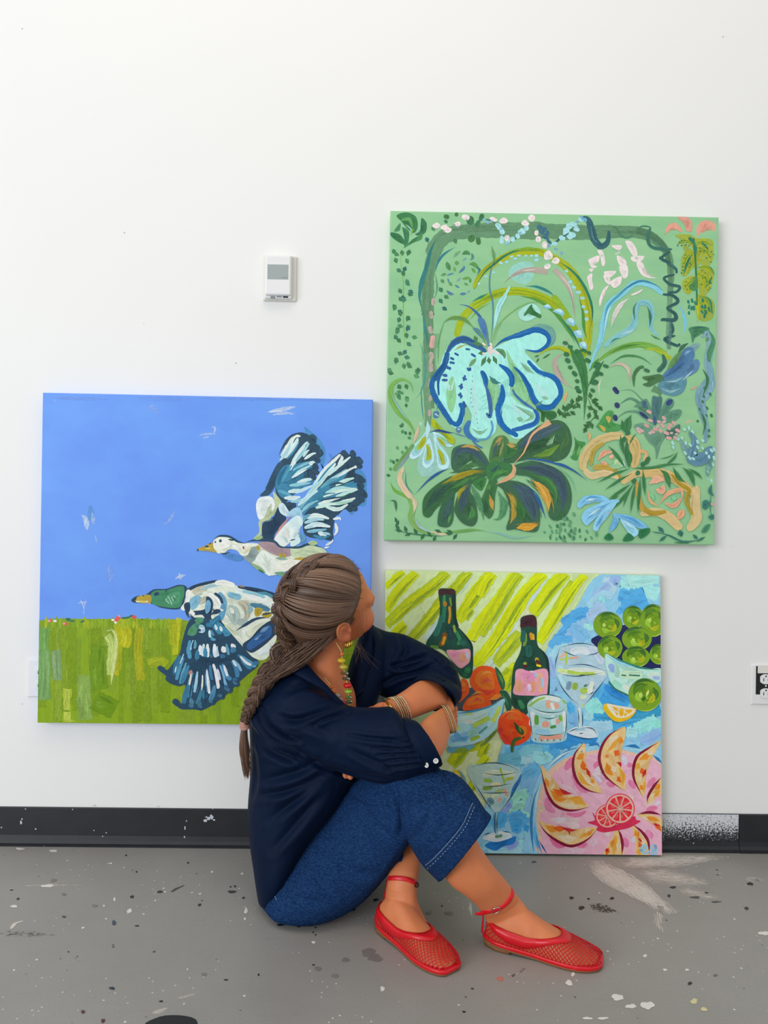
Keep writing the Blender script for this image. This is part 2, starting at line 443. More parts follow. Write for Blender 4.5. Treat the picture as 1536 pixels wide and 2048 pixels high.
DABS = {'painted_pink_strokes', 'painted_garlands', 'painted_serpent', 'painted_leaf_cluster', 'painted_sky', 'painted_field', 'painted_rosette'}
class Painting:
    STEP = 9e-6
    gain = 1.0
    def __init__(self, name, corners, origin, normal, depth, base_mat, label, cat='painting', lean=False):
        """corners: image px TL, TR, BR, BL on the plane through origin with normal (towards the room)"""
        self.o, self.n = Vector(origin), Vector(normal).normalized()
        self.C = [self.hit(*c) for c in corners]
        TL, TR, BR, BL = self.C
        self.quad_px = corners
        base = (BL + BR) * 0.5 - self.n * depth * 0.5
        self.root = empty(name, base, label, cat)
        self.layers = []
        self.off = (0.0, 0.0); self.k = 1.0
        self.part = None
        self.rnd = random.Random(name)
        # canvas wrapped round its stretcher
        vs, fs = [], []
        r = 0.003
        cen = (TL + BR) * 0.5
        def ring(inset, back):
            for c in (TL, TR, BR, BL):
                d = (cen - c).normalized()
                vs.append(c + d * inset * 1.414 - self.n * back)
        ring(r, 0.0); ring(r * 0.3, r * 0.3); ring(0.0, r); ring(0.0, depth); ring(0.02, depth); ring(0.02, depth * 0.55)
        for k in range(5):
            for i in range(4):
                j = (i + 1) % 4
                fs.append((k * 4 + i, (k + 1) * 4 + i, (k + 1) * 4 + j, k * 4 + j))
        fs.append((3, 2, 1, 0)[::-1][::-1]); fs.append((20, 21, 22, 23))
        o = mesh_obj('canvas', vs, fs, base_mat, self.root)
        self.canvas = o
        bmx = bmesh.new(); bmx.from_mesh(o.data); bmesh.ops.recalc_face_normals(bmx, faces=bmx.faces); bmx.to_mesh(o.data); bmx.free()
    def hit(self, px, py, z=0.0):
        d = ray(px, py)
        o = self.o + self.n * z
        return CAM + d * ((o - CAM).dot(self.n) / d.dot(self.n))
    def crop(self, x0, y0, k=0.25):
        self.off = (x0, y0); self.k = k
    def begin(self, part):
        self.end()
        self.part = part
        self.V, self.Fc, self.UV, self.Cc, self.Ed = [], [], [], [], []
    def end(self):
        if self.part and self.V:
            me = bpy.data.meshes.new(self.part)
            me.from_pydata(self.V, [], self.Fc); me.update()
            uvl = me.uv_layers.new(name='UVMap')
            li = np.empty(len(me.loops), dtype=np.int32); me.loops.foreach_get('vertex_index', li)
            uvl.data.foreach_set('uv', np.array(self.UV, dtype=np.float32)[li].ravel())
            ca = me.color_attributes.new('col', 'FLOAT_COLOR', 'POINT')
            ca.data.foreach_set('color', np.array(self.Cc, dtype=np.float32).ravel())
            ea = me.attributes.new('edge', 'FLOAT', 'POINT'); ea.data.foreach_set('value', np.array(self.Ed, dtype=np.float32))
            me.materials.append(M_PAINT)
            o = bpy.data.objects.new(self.part, me)
            link(o, self.root)
            if self.part in DABS: o['kind'] = 'stuff'
        self.part = None
    def _layer(self, pts, pad):
        x0, y0 = pts.min(0) - pad; x1, y1 = pts.max(0) + pad
        z = 1
        for (a, b, c, d, l) in self.layers:
            if a < x1 and c > x0 and b < y1 and d > y0 and l >= z: z = l + 1
        self.layers.append((x0, y0, x1, y1, z))
        return z * self.STEP + 4e-5
    def _clip(self, p):
        """keep paint on the canvas face"""
        (x0, y0), (x1, y1), (x2, y2), (x3, y3) = self.quad_px
        t = min(1, max(0, (p[1] - y0) / (y3 - y0)))
        xl = x0 + (x3 - x0) * t + 0.6; xr = x1 + (x2 - x1) * t - 0.6
        p0 = min(max(p[0], xl), xr)
        s = min(1, max(0, (p0 - x0) / (x1 - x0)))
        yt = y0 + (y1 - y0) * s + 0.6; yb = y3 + (y2 - y3) * s - 0.6
        return p0, min(max(p[1], yt), yb)
    def _add(self, P2, uv, col, faces, z, ed=None):
        b0 = len(self.V)
        rgb = [x * self.gain for x in col[:3]]; mx = max(rgb)
        if mx > 0.93: rgb = [x * 0.93 / mx * 0.75 + min(x, 0.93) * 0.25 for x in rgb]
        col = (*rgb, col[3])
        for (p, u) in zip(P2, uv):
            q = self._clip(p)
            w = self.hit(q[0], q[1], z)
            self.V.append(tuple(w)); self.UV.append(u); self.Cc.append(col)
        self.Ed += list(ed) if ed is not None else [0.0] * len(P2)
        self.Fc += [tuple(b0 + i for i in f) for f in faces]
    def to_px(self, pts):
        a = np.array(pp(pts), float)
        return a * self.k + np.array(self.off)
    def st(self, c, w, pts, tip='r', a=2.0, jit=0.07, sub=True):
        """brush stroke: tip r round, t tapered both ends, e tapered end, s tapered start, f flat"""
        P = self.to_px(pts)
        S = spline(list(P), 7)
        if isinstance(w, (int, float)): w = (w, w)
        ww = np.array(w, float) * self.k
        L = np.concatenate([[0], np.cumsum(np.linalg.norm(np.diff(S, axis=0), axis=1))])
        if L[-1] < 1e-6: return
        if tip in 'rf' and len(S) > 3:      # extra samples near the ends for rounding
            hw = min(ww.mean() * 0.5, L[-1] * 0.45)
            ts = np.unique(np.concatenate([L, hw * np.array([0, .1, .3, .6]), L[-1] - hw * np.array([0, .1, .3, .6])]))
            S = np.stack([np.interp(ts, L, S[:, 0]), np.interp(ts, L, S[:, 1])], 1); L = ts
        T = np.gradient(S, axis=0); T /= (np.linalg.norm(T, axis=1)[:, None] + 1e-9)
        N = np.stack([-T[:, 1], T[:, 0]], 1)
        f = L / L[-1]
        W = np.interp(f, np.linspace(0, 1, len(ww)), ww) * 0.5
        if tip == 'r':
            hw = min(ww.mean() * 0.5, L[-1] * 0.45)
            d = np.minimum(L, L[-1] - L)
            W = W * np.sqrt(np.clip(1 - (1 - np.clip(d / hw, 0.03, 1)) ** 2, 0, 1))
        elif tip == 't': W = W * np.clip(np.sin(np.pi * f), 0.02, 1) ** 0.7
        elif tip == 'e': W = W * np.clip(1 - f, 0.02, 1) ** 0.6
        elif tip == 's': W = W * np.clip(f, 0.02, 1) ** 0.6
        z = self._layer(S, W.max())
        rn = self.rnd
        jl = np.array([1 + jit * rn.uniform(-1, 1) for _ in f]); jr = np.array([1 + jit * rn.uniform(-1, 1) for _ in f])
        A = S + N * (W * jl)[:, None]; B = S - N * (W * jr)[:, None]
        if tip == 'f':
            k = W.mean() * 0.3
            A[0] += T[0] * rn.uniform(-k, k); B[-1] += T[-1] * rn.uniform(-k, k)
        pts2 = np.concatenate([A, S, B]); n = len(S)
        seed = rn.uniform(0, 90)
        uv = [(L[i] * 0.10 + seed, m * W[i] * 0.10 + seed) for m in (1, 0, -1) for i in range(n)]
        fs = [(k * n + i, k * n + i + 1, k * n + n + i + 1, k * n + n + i) for k in (0, 1) for i in range(n - 1)]
        ed = [1.0] * n + [0.0] * n + [1.0] * n
        self._add(pts2, uv, (*hx(c), a), fs, z, ed)
        if sub and ww.max() > 4.5 and L[-1] > 9:       # paler and deeper bristle trails inside the stroke
            for q in range(2 + int(ww.max() > 11) + int(ww.max() > 18)):
                i0 = rn.randrange(0, max(1, n // 2)); i1 = min(n, i0 + max(4, int(n * rn.uniform(0.4, 0.8))))
                if i1 - i0 < 4: continue
                v = rn.uniform(-0.62, 0.62); g = rn.choice((0.8, 0.87, 1.14, 1.25))
                cc = tuple(min(1.0, x * g + (0.02 if g > 1 else 0)) for x in hx(c))
                seg = (S + N * (W * v)[:, None])[i0:i1]
                sv = (self.off, self.k); self.off = (0.0, 0.0); self.k = 1.0
                self.st(cc, W.max() * rn.uniform(0.25, 0.5), [tuple(p) for p in seg[::max(1, len(seg) // 5)]], 't', 0.62 if a > 0 else 0.45, 0.1, False)
                self.off, self.k = sv
    def bl(self, c, pts, a=2.0, ang=0.6, sharp=False):
        """filled patch of paint with a smooth outline"""
        P = self.to_px(pts)
        S = P if sharp else spline(list(P), 5, True)
        z = self._layer(S, 0.5)
        seed = self.rnd.uniform(0, 90)
        ca, sa = math.cos(ang), math.sin(ang)
        uv = [((x * ca + y * sa) * 0.10 + seed, (-x * sa + y * ca) * 0.10 + seed) for x, y in S]
        # fan-free triangulation of the outline
        from mathutils.geometry import tessellate_polygon
        tri = tessellate_polygon([[Vector((p[0], p[1], 0)) for p in S]])
        self._add(S, uv, (*hx(c), a), [tuple(t) for t in tri], z)
        ext = S.max(0) - S.min(0)
        if min(ext) > 7 and len(S) > 8:
            rn = self.rnd
            sv = (self.off, self.k); self.off = (0.0, 0.0); self.k = 1.0
            m = S.mean(0)
            for q in range(3 + int(min(ext) > 25) * 4):
                i = rn.randrange(len(S)); j = (i + rn.randrange(len(S) // 4, len(S) // 2 + 1)) % len(S)
                p0 = m + (S[i] - m) * rn.uniform(.45, .8); p2 = m + (S[j] - m) * rn.uniform(.45, .8)
                p1 = (p0 + p2) / 2 * .7 + m * .3
                g = rn.choice((0.86, 0.92, 1.1, 1.16)); cc = tuple(min(1.0, x * g) for x in hx(c))
                self.st(cc, min(9.0, min(ext) * rn.uniform(.1, .22)), [tuple(p0), tuple(p1), tuple(p2)], 't', 0.5, 0.1, False)
            self.off, self.k = sv
    def dots(self, c, w, pts, l=None, ang=0.0, a=2.0):
        for (x, y, *r) in pp(pts):
            l2 = (l or w) * self.rnd.uniform(0.8, 1.2)
            an = r[0] if r else ang + self.rnd.uniform(-0.35, 0.35)
            dx, dy = math.cos(an) * l2 * 0.5, math.sin(an) * l2 * 0.5
            self.st(c, w * self.rnd.uniform(0.85, 1.15), [(x - dx, y - dy), (x, y), (x + dx, y + dy)], 'r', a)

scene.cycles.transparent_max_bounces = 64
def canvas_mat(name, c0, c1, scale=(3, 1, 9), extra=None):
    m, nt, b = new_mat(name, 0.5, 0.25)
    oc = objco(nt)
    n = noise_n(nt, mapping(nt, oc, scale), 2.0, 5, 0.6)
    base = mix(nt, ramp(nt, n, [(0.3, 0.0), (0.7, 1.0)]), c0, c1)
    lk(nt, base, b.inputs['Base Color'])
    bump(nt, b, math_n(nt, 'ADD', noise_n(nt, oc, 700, 2), n), 0.12, 0.0006)
    return m

# ------------------------------------------------------------------ green jungle painting
M_GREEN = canvas_mat('mint_green_ground', '#90c897', '#9fd49d')
G = Painting('botanical_painting', [(781, 421), (1438, 434), (1428.5, 1090.5), (768, 1081)], (0, -0.036, 1), (0, -1, 0), 0.034, M_GREEN,
             'square mint green canvas with painted jungle flowers and vines, hung high on the wall')
SG, TE, DG, LI, LG, BL_, SB, AQ, PB, PK, WP, SL, OC, PE, MG = ('#6a9872', '#34807c', '#3f7a52', '#a3b81c', '#7fae3c', '#1a5fa6', '#42659a', '#aaf0e2', '#9fd6df', '#b5a89c', '#eee0dd', '#3d6670', '#d2a244', '#eab990', '#5b9a58')
G.gain = 1.10
G.begin('painted_arch')
G.crop(768, 416)
G.st('#7ba882', 120, '380,1536 360,1200 380,1000', 'f', -.35)
G.st(SG, (105, 100, 90, 100), '350,860 350,700 355,560 380,420 420,330', 'f', -.85)
G.st(SG, (80, 75, 85), '365,1600 360,1300 355,1000 355,820', 'f', -.8)
G.st(SG, (130, 120, 120, 130, 150), '370,400 440,270 540,205 700,185 900,175 1100,180 1300,185', 'r', -.9)
G.crop(1068, 416)
G.st(SG, (110, 130, 110, 90, 60, 40), '-20,170 200,190 420,195 640,190 850,200 980,260 1070,370 1095,520 1090,700', 'r', -.85)
G.st('#5f8f6a', (60, 50, 40), '820,170 960,230 1050,330 1085,470', 'r', -.5)
G.st('#78a682', (50, 40, 36), '1090,600 1085,800 1075,1000 1080,1130', 'f', -.6)
G.crop(760, 716)
G.st('#77a47c', (75, 70, 60, 50), '385,-40 375,150 380,330 385,480 375,560', 'r', -.85)
G.crop(768, 416)
G.st(TE, (10, 40, 34, 40, 30, 14), '420,240 370,350 345,460 300,600 285,720 310,830', 't')
G.st('#3d8582', (14, 26, 14), '310,820 325,940 345,1060 335,1110', 't')
G.st('#2f7c86', (10, 20, 20, 8), '570,312 480,370 430,440 410,520', 't')
G.st('#5d9a78', (10, 16, 8), '410,520 425,640 400,740', 't')
G.st('#4f9690', (8, 16, 18, 8), '285,1075 325,1200 330,1350 290,1480 250,1530', 't')
G.dots(PK, 34, '378,855 372,975 380,1180 375,1275 395,750', 60, 1.5)
G.dots('#d9a9a0', 36, '385,1070', 105, 1.6)
G.crop(760, 716)
G.dots(PK, 28, '408,20 410,85 402,200 405,320 395,440', 60, 1.5)
G.st('#4d928c', 12, '330,230 335,380 350,500', 't')

G.begin('painted_leaf_cluster')
G.crop(768, 416)
G.bl('#3c7d4d', '100,60 180,35 255,70 270,150 240,200 190,170 140,110')
G.st('#5fa05c', 30, '130,100 200,90 230,160', 't')
G.st('#86b9a0', 16, '170,130 215,170 225,230', 't')
G.bl('#36774d', '55,195 130,215 175,290 120,275 60,230')
G.bl('#4b8a5c', '80,185 130,120 125,180')
G.bl('#3c7f55', '145,155 200,190 190,290 160,300 165,220')
G.bl('#39774e', '250,210 290,150 300,80 340,120 335,190 290,220')
G.bl('#498b59', '180,290 260,240 305,200 300,250 230,280 160,320')
G.st('#8fc0a8', 14, '290,130 280,180 240,210', 't')
G.st(LG, 12, '215,215 235,160', 't')
G.st(LG, (8, 8), '130,330 140,480 155,600 155,760 155,900 165,1050 165,1150', 't')
for q in '''145,360,1.4 120,500,.6 165,490,2 155,525,1.2 80,350,1.3 100,370,.4 195,360,2 95,420,1.2 185,425,1.1 200,355,1.8 185,590,1.2 190,605,.9 130,665,1 210,690,.3 215,670,.5 150,720,1.6 135,730,.8 160,735,2 85,790,1 85,800,2 130,830,.5 130,845,1.3 195,880,.8 190,885,2 120,895,1.8 130,945,.3 110,975,1.1 105,990,2 195,955,1 190,965,2 180,1020,1.4 95,1035,1 120,1060,.8 245,1035,.2 200,1090,.7 130,1165,.5 165,1155,2.2 185,1195,.2 100,1215,.8 95,1225,1.7 195,1250,1.2 205,1265,.6 160,1265,1.4 45,1300,1 55,1320,.2 265,1310,1 260,1345,.4 275,1300,1.6 125,1430,1 180,1430,1.2 125,1475,.4 120,1510,1 185,1525,1 455,655,1 500,712,.6 455,745,1 485,805,.6 395,165,1.2 345,255,1.2 570,265,1.2'''.split():
    x, y, a = (float(v) for v in q.split(','))
    G.st(random.choice([DG, '#3f7f60', '#477f55', '#35736a', '#4c8c5c']), (12, 38, 30, 8), [(x - 26 * math.cos(a), y - 26 * math.sin(a)), (x, y), (x + 26 * math.cos(a), y + 26 * math.sin(a))], 't')
for (x, y, w, l, a) in ((700, 245, 60, 55, .6), (755, 265, 40, 60, 1.4), (500, 70, 36, 48, .3), (580, 52, 34, 30, 0), (495, 108, 26, 34, .8), (690, 100, 60, 75, 1.4), (750, 125, 34, 60, 2.0), (780, 75, 40, 60, 1.9), (485, 60, 10, 10, 0)):
    G.st(random.choice([DG, '#467a48']), w, [(x - l / 2 * math.cos(a), y - l / 2 * math.sin(a)), (x, y), (x + l / 2 * math.cos(a), y + l / 2 * math.sin(a))], 'r')
G.crop(760, 716)
for q in '80,100,1 90,120,.4 305,95,1 290,145,1.2 150,235,1 215,230,1.3 130,290,1.1 175,280,.6 155,320,1.2 215,340,1 210,380,1.4 180,535,1.2 170,545,.4 180,590,1.7 205,600,1 240,605,1.3 235,640,.5 140,720,1 210,720,1.2 180,755,1.4 90,825,.6 110,835,1.2 140,820,.3 85,890,.8 68,940,.3'.split():
    x, y, a = (float(v) for v in q.split(','))
    G.st(random.choice(['#4f8f5e', '#427a50', '#5d9a68']), (8, 28, 24, 6), [(x - 20 * math.cos(a), y - 20 * math.sin(a)), (x, y), (x + 20 * math.cos(a), y + 20 * math.sin(a))], 't')

G.begin('painted_rosette')
G.crop(768, 416)
for c, w, p in (('#74a87c', 26, '555,395 590,360 615,345'), ('#4e8a58', 34, '625,370 660,355 690,375'), ('#558f84', 22, '700,360 710,395 690,420'), ('#568f5a', 40, '500,430 515,470 530,500'), ('#5f9a50', 36, '565,440 600,440'), ('#6b9fa0', 16, '630,420 660,400'), ('#4f7ea0', 22, '600,520 640,480 635,460'), ('#5c9650', 34, '680,450 720,450 760,490'), ('#3d7f7a', 22, '740,470 765,500 745,550'), ('#6aa648', 24, '700,480 735,520'), ('#5f9a6c', 24, '455,540 500,525'), ('#5288a0', 14, '500,540 560,520'), ('#69a356', 22, '560,470 570,510'), ('#5a9468', 30, '455,570 480,600'), ('#4d86a0', 14, '510,560 520,600'), ('#5f9c5c', 26, '520,590 545,625'), ('#7aa8a0', 20, '580,590 615,560'), ('#6ba050', 26, '625,570 690,555'), ('#5a9658', 22, '690,560 690,600'), ('#4f8a90', 18, '565,615 605,640'), ('#69a468', 22, '640,600 675,620'), ('#5d7f9c', 26, '500,660 530,685 560,690'), ('#567f98', 24, '605,690 660,685'), ('#7aa3a8', 18, '665,680 690,660'), ('#5a9640', 26, '740,590 720,650'), ('#3f7f90', 18, '765,560 735,600 725,640')):
    G.st(c, w, p, 't')

G.begin('painted_palm_fronds')
G.crop(768, 416)
G.bl('#a8e6da', '1010,480 1080,435 1170,432 1200,470 1190,560 1130,610 1060,590 1000,545', -.7)
G.st('#a9b51c', (30, 46, 56, 60, 60, 54, 50), '715,640 770,540 860,460 980,385 1100,350 1230,350 1310,375 1400,425 1480,490 1536,580', 'r')
G.st('#c3c92e', (10, 18, 10), '800,520 930,430 1100,365', 't', .55)
G.st('#2f7f5e', (8, 20, 18, 10), '730,630 800,520 880,450 980,375 1100,335 1230,345', 't')
G.st('#86b536', (10, 30, 10), '1000,345 1150,325 1290,335', 't', -.8)
G.st(LI, (50, 62, 66, 66, 58, 50), '580,1030 610,920 680,820 790,740 920,680 1060,665 1200,690 1320,740 1420,820 1500,920 1550,1040', 'r')
G.st('#7fa82a', (12, 26, 14), '700,790 830,715 1000,660', 't', .6)
G.st('#64a03c', (10, 30, 30, 14), '1090,705 1210,730 1330,800 1430,900', 't')
G.st('#2f8570', (6, 22, 10), '700,750 770,715 840,680', 't')
G.st('#2f8580', (6, 22, 24, 10), '1130,625 1220,630 1310,665 1370,710', 't')
G.st('#7aae3c', (10, 14, 10), '850,760 760,810 690,890', 't')
G.st('#b5a89c', (8, 60, 56, 50), '960,600 1040,535 1150,495 1310,505', 's')
G.st('#b8aa9f', (40, 50, 36, 20), '1360,490 1430,560 1490,660 1515,760 1530,880', 'e')
G.st('#ded4ca', 8, '1100,505 1215,490', 't')
G.st('#ded4ca', 8, '1400,520 1480,620 1510,720', 't')
G.crop(1068, 416)
G.st('#a7b41f', (60, 70, 74, 70, 60, 56), '180,410 270,480 340,570 390,680 420,800 440,920 430,1060 415,1180', 'r')
G.st('#2b7f64', (10, 24, 22, 24, 20, 10), '190,420 300,500 380,590 440,710 468,830 455,960', 't')
G.st('#4c9040', (8, 22, 26, 10), '360,720 390,830 400,960 425,1060', 't')
G.st('#8fb22c', (50, 46, 40, 36), '150,700 220,790 290,900 350,1020 390,1140 400,1200', 'r')
G.st('#55963c', (10, 36, 30, 12), '90,790 190,860 270,970 330,1080', 't')
G.st('#2f7d60', (8, 24, 20, 10), '200,880 280,960 340,1060 370,1130', 't')
G.dots(PB, 26, '260,505 290,590 320,635 355,675 388,720 395,790 418,830 420,888 20,382 20,415', 34, 0)
for p in ('70,790 110,770 140,800 100,805', '150,825 200,805 240,830 230,862 180,840', '260,890 300,880 330,915 315,945 270,920', '320,985 370,980 390,1030 350,1040 325,1010', '360,1080 405,1070 425,1110 405,1140 370,1110'):
    G.bl('#8cc8dc', p); 
    q = pp(p); G.bl('#bfe6ea', [(x * .6 + q[1][0] * .4, y * .6 + q[1][1] * .4) for x, y in q])
G.st('#a9b824', (20, 40, 44, 40), '10,1195 100,1135 210,1120 330,1180', 's')
G.st(DG, 16, '20,1235 40,1200', 't'); G.st(DG, 16, '70,1205 130,1165', 't'); G.st(DG, 14, '5,1190 40,1180', 't')
G.st('#b5a89c', (20, 50, 50, 30, 10), '230,1165 170,1215 180,1300 240,1390 320,1450', 't')
G.st('#b5a89c', 20, '235,1110 275,1045', 't')
G.st('#77b04a', (14, 60, 66, 60, 50), '440,1300 520,1220 640,1140 800,1095 940,1110 1050,1170', 's')
G.st('#4c8c3c', (6, 20, 14), '600,1165 720,1110 860,1090', 't')
G.st('#a9c03c', (6, 26, 40, 24), '860,1135 960,1130 1060,1175 1090,1230', 't')
G.st('#a8bd2c', 36, '1045,1185 1100,1200', 'r')
G.st('#4b8a56', (10, 22, 18, 8), '610,1245 720,1185 850,1195 950,1260', 't')
G.st('#86cfe0', (16, 24, 44, 56, 50, 46, 50, 50, 30), '440,1290 480,1180 530,1060 560,900 600,770 700,690 790,610 880,600 960,630 1030,690', 'r')
G.st('#4fa0b4', (6, 20, 18, 8), '560,940 590,790 690,690 780,610', 't')
G.st('#3f8aa6', (6, 18, 20, 10), '640,720 740,640 850,585 960,610 1030,660', 't')
G.st('#b6e2e8', (6, 14, 10), '560,1000 590,840 640,770', 't')
G.st('#7ac8e2', (18, 24, 26, 12), '1150,770 1200,860 1210,950 1190,1020', 't')
G.crop(768, 416)
G.dots('#a6dbe6', 16, '1020,388 1048,405 1080,380 1135,382 1180,382 1218,380 1218,415 980,432 935,440 878,515 815,548 760,605 1460,503 1488,590', 26, .0)

G.begin('painted_garlands')
G.crop(768, 416)
for q in '655,75 420,145 480,155 510,170 590,130 870,95 955,105 1130,125 1185,80'.split():
    x, y = (float(v) for v in q.split(','))
    G.bl(WP, [(x + 34 * math.cos(t) * random.uniform(.6, 1.1), y + 28 * math.sin(t) * random.uniform(.6, 1.1)) for t in np.arange(0, 6.2, .8)])
G.dots('#8fa99c', 16, '420,170 480,185 660,95 590,150 560,135', 20)
G.st('#4c8272', (14, 18, 10), '780,90 850,100 920,150', 't')
G.st('#3f7a72', (6, 14, 10), '900,130 950,200 960,250', 't'); G.st('#31706a', (8, 16, 8), '1000,285 1060,240 1140,160', 't')
G.dots('#a9dfe0', 36, '920,150 945,190 945,240 990,265 1030,250 1070,225 1090,195 1140,160 940,265 910,140 1110,185', 46, 1.2)
G.dots('#86b9cf', 20, '940,165 985,285 1090,200 800,95 830,115 860,105', 24)
G.dots('#3d6f84', 24, '1250,150 1290,165 1265,200 1300,215 1285,235 1320,270 1240,160 1310,195', 40, .8)
G.dots(WP, 40, '1220,200 1235,250 1285,295 985,240', 50, 1.5)
G.st('#31605f', 10, '1300,230 1350,285 1420,240 1500,170', 't')
G.dots('#a9dfe0', 38, '1425,240 1455,205 1480,150 1460,180 1490,230 1510,215 1520,130', 50, .2)
G.dots('#9fd0e0', 24, '1370,290 1330,300 1375,335 1540,150', 30)
for q in '1310,380,1.1 1375,420,.9 1305,465,.75'.split(' '):
    x, y, s = (float(v) for v in q.split(','))
    G.bl('#f0e3dc', [(x + 38 * s * math.cos(t) * random.uniform(.7, 1.05), y + 36 * s * math.sin(t) * random.uniform(.7, 1.05)) for t in np.arange(0, 6.2, .7)])
G.dots('#b9d3d0', 18, '1290,365 1325,395 1365,415 1300,455', 22)
G.crop(1068, 416)
G.st('#33605c', (10, 12, 8), '150,280 210,240 280,200 330,140', 't')
G.dots('#a9dfe2', 36, '165,285 225,240 255,185 285,230 300,210 340,170 310,130 280,140 380,90', 46, .3)
G.dots('#7aa9bd', 22, '120,300 175,330 220,360 345,110', 26)
G.dots('#3d6f84', 22, '45,155 75,175 95,215 60,195 115,260 100,240', 40, .9)
G.st('#33626c', (26, 56, 60, 56, 40, 20), '385,75 430,90 460,170 485,255 535,305 590,270 600,180', 'r')
G.st('#5b8a92', 14, '455,140 475,240 520,285', 't', .6)
G.dots('#6fb0c4', 26, '410,95 385,80', 40, 1.2)
G.st('#4f8568', (8, 14, 22, 16, 8), '610,150 660,160 700,220 760,235 810,180', 't')
G.st('#47806a', (8, 14, 12, 18), '820,165 870,145 930,155 925,190', 't')
G.st('#3f7566', (18, 30, 26, 30, 16), '930,160 910,240 930,300 990,325 1105,330', 'r')
G.st('#4d8070', 10, '930,240 1010,300 1090,335', 't')
for p, w in (('1090,345 1020,400 1080,440 1145,500', 26), ('1125,530 1040,560 1090,610 1165,630 1140,670 1070,675', 24), ('1030,690 1110,700 1150,750 1060,800', 28), ('1060,800 1130,850 1120,895 1020,890', 34), ('1095,910 1110,970 1080,1040', 30), ('1130,1020 1045,1050 1140,1100 1170,1085', 28)):
    G.st('#33605e', (w * .6, w, w * .7), p, 'r')
G.st('#42736c', 18, '1080,440 1150,490', 't'); G.dots('#33605e', 24, '1015,400 1025,895 1140,510', 26)
G.st('#5f8d8c', (26, 22, 8), '1090,900 1090,1010 1080,1140', 't', .6)
G.st('#3d7050', (16, 34, 20), '1150,1165 1190,1110 1235,1080', 't')

G.begin('painted_pink_strokes')
G.crop(1068, 416)
for p in ('440,410 520,380 515,430 475,450 505,470 465,480 440,440', '440,490 475,485 460,515', '425,550 465,525 465,580 475,640 450,655 435,600', '505,340 550,345 570,440 545,465 530,390', '560,510 655,505 625,545 590,555', '620,300 700,300 690,335 655,330', '665,380 735,420 730,470 680,450', '680,470 745,460 750,540 715,560', '555,540 600,530 610,610 580,600', '610,590 700,545 690,610 640,640', '730,270 780,270 820,330 825,385 790,380', '780,390 880,385 850,430 790,425', '820,440 870,440 905,535 985,560 900,555 850,520', '520,740 555,650 600,620 560,690 530,785', '780,690 870,650 840,680 790,700'):
    G.bl(WP, p, 2.0, 1.4)
G.st('#e3dcd6', (20, 44, 34, 14), '760,720 690,780 640,870 615,960', 't', .75)
for p in ('565,580 600,600', '700,480 740,500', '840,470 870,520'): G.st('#f5ecea', 20, p, 't')
G.dots('#b9cdb4', 20, '660,365 680,355 545,380 710,400 820,400', 26)
G.st('#8fd2dc', (30, 50, 60, 40, 46, 40, 14), '560,1110 650,1040 740,990 800,930 820,800 860,755 920,770 945,850 930,930 960,990 1000,1020', 'r', -.8)
G.st('#bfe4ea', (14, 24, 14), '690,1010 780,985 800,960', 't', -.7)
G.st('#3d7a5c', (6, 16, 12), '830,750 800,800 805,900', 't'); G.st('#3d7a5c', (8, 24, 12), '905,780 930,860 925,960', 't')
G.st('#4d8a64', (4, 16, 4), '930,1010 970,1035 1020,1055', 't'); G.st('#4d8a64', (4, 16, 4), '600,1090 650,1050 700,1040', 't')
G.bl('#e2a28c', '1050,200 1075,135 1130,118 1175,160 1175,195 1120,165', 2.0)
G.bl('#d99f8a', '1150,70 1230,75 1265,120 1260,185 1215,180 1205,130', 2.0)
G.bl('#e2a28c', '1300,170 1330,115 1390,98 1450,130 1440,190 1400,160 1335,185 1325,225 1305,210', 2.0)
G.st('#e2a28c', 10, '1045,215 1075,170', 't')

G.begin('painted_fern')
G.bl('#b5bd30', '1130,215 1240,210 1300,240 1420,250 1435,330 1425,430 1370,470 1330,440 1310,480 1270,480 1220,540 1180,530 1180,400 1220,340 1280,330 1200,270', .58)
G.bl('#b9bf28', '1190,580 1280,540 1290,620 1240,690 1200,660', .6)
G.bl('#b5bc24', '1310,500 1400,470 1440,520 1410,650 1350,700 1310,620', .6)
G.bl('#b0b826', '1310,690 1390,710 1440,760 1430,880 1320,890', .55)
G.st('#b5bc24', (20, 30, 14), '1300,640 1310,800 1310,920', 't')
G.st('#2c7a50', (18, 14, 12), '1275,240 1290,400 1300,600 1305,780', 'r')
G.st('#2f7f64', (8, 30, 26, 20), '1150,290 1210,270 1290,300 1290,370', 's')
G.st('#2f7f64', (30, 24), '1240,235 1290,300', 'r')
G.st('#2f7d60', (8, 24, 10), '1275,360 1230,430 1195,540', 't'); G.st('#2f7d60', (6, 20, 6), '1300,270 1360,290 1400,350', 't')
G.bl('#4f8a50', '1250,580 1305,550 1305,650 1245,650'); G.st('#4f8a3c', (8, 30, 20), '1320,475 1400,480 1445,530', 't')
G.st('#2f7d52', (6, 22, 6), '1425,540 1400,600 1360,640', 't'); G.st('#2f8566', (8, 44, 20), '1320,700 1390,740 1430,850', 't')
for p in ('1290,300 1350,270 1420,300', '1290,310 1370,340 1425,420', '1285,340 1220,400 1190,500', '1285,300 1210,260 1140,290', '1300,480 1370,470 1440,520', '1300,520 1370,560 1400,640', '1300,560 1240,600 1200,650', '1310,700 1380,740 1420,840', '1290,420 1250,470 1225,530', '1300,720 1350,780 1370,870'):
    G.st('#a9b62a', (6, 30, 10), p, 't', .8); G.st('#5c9030', (3, 9, 3), p, 't', .8)
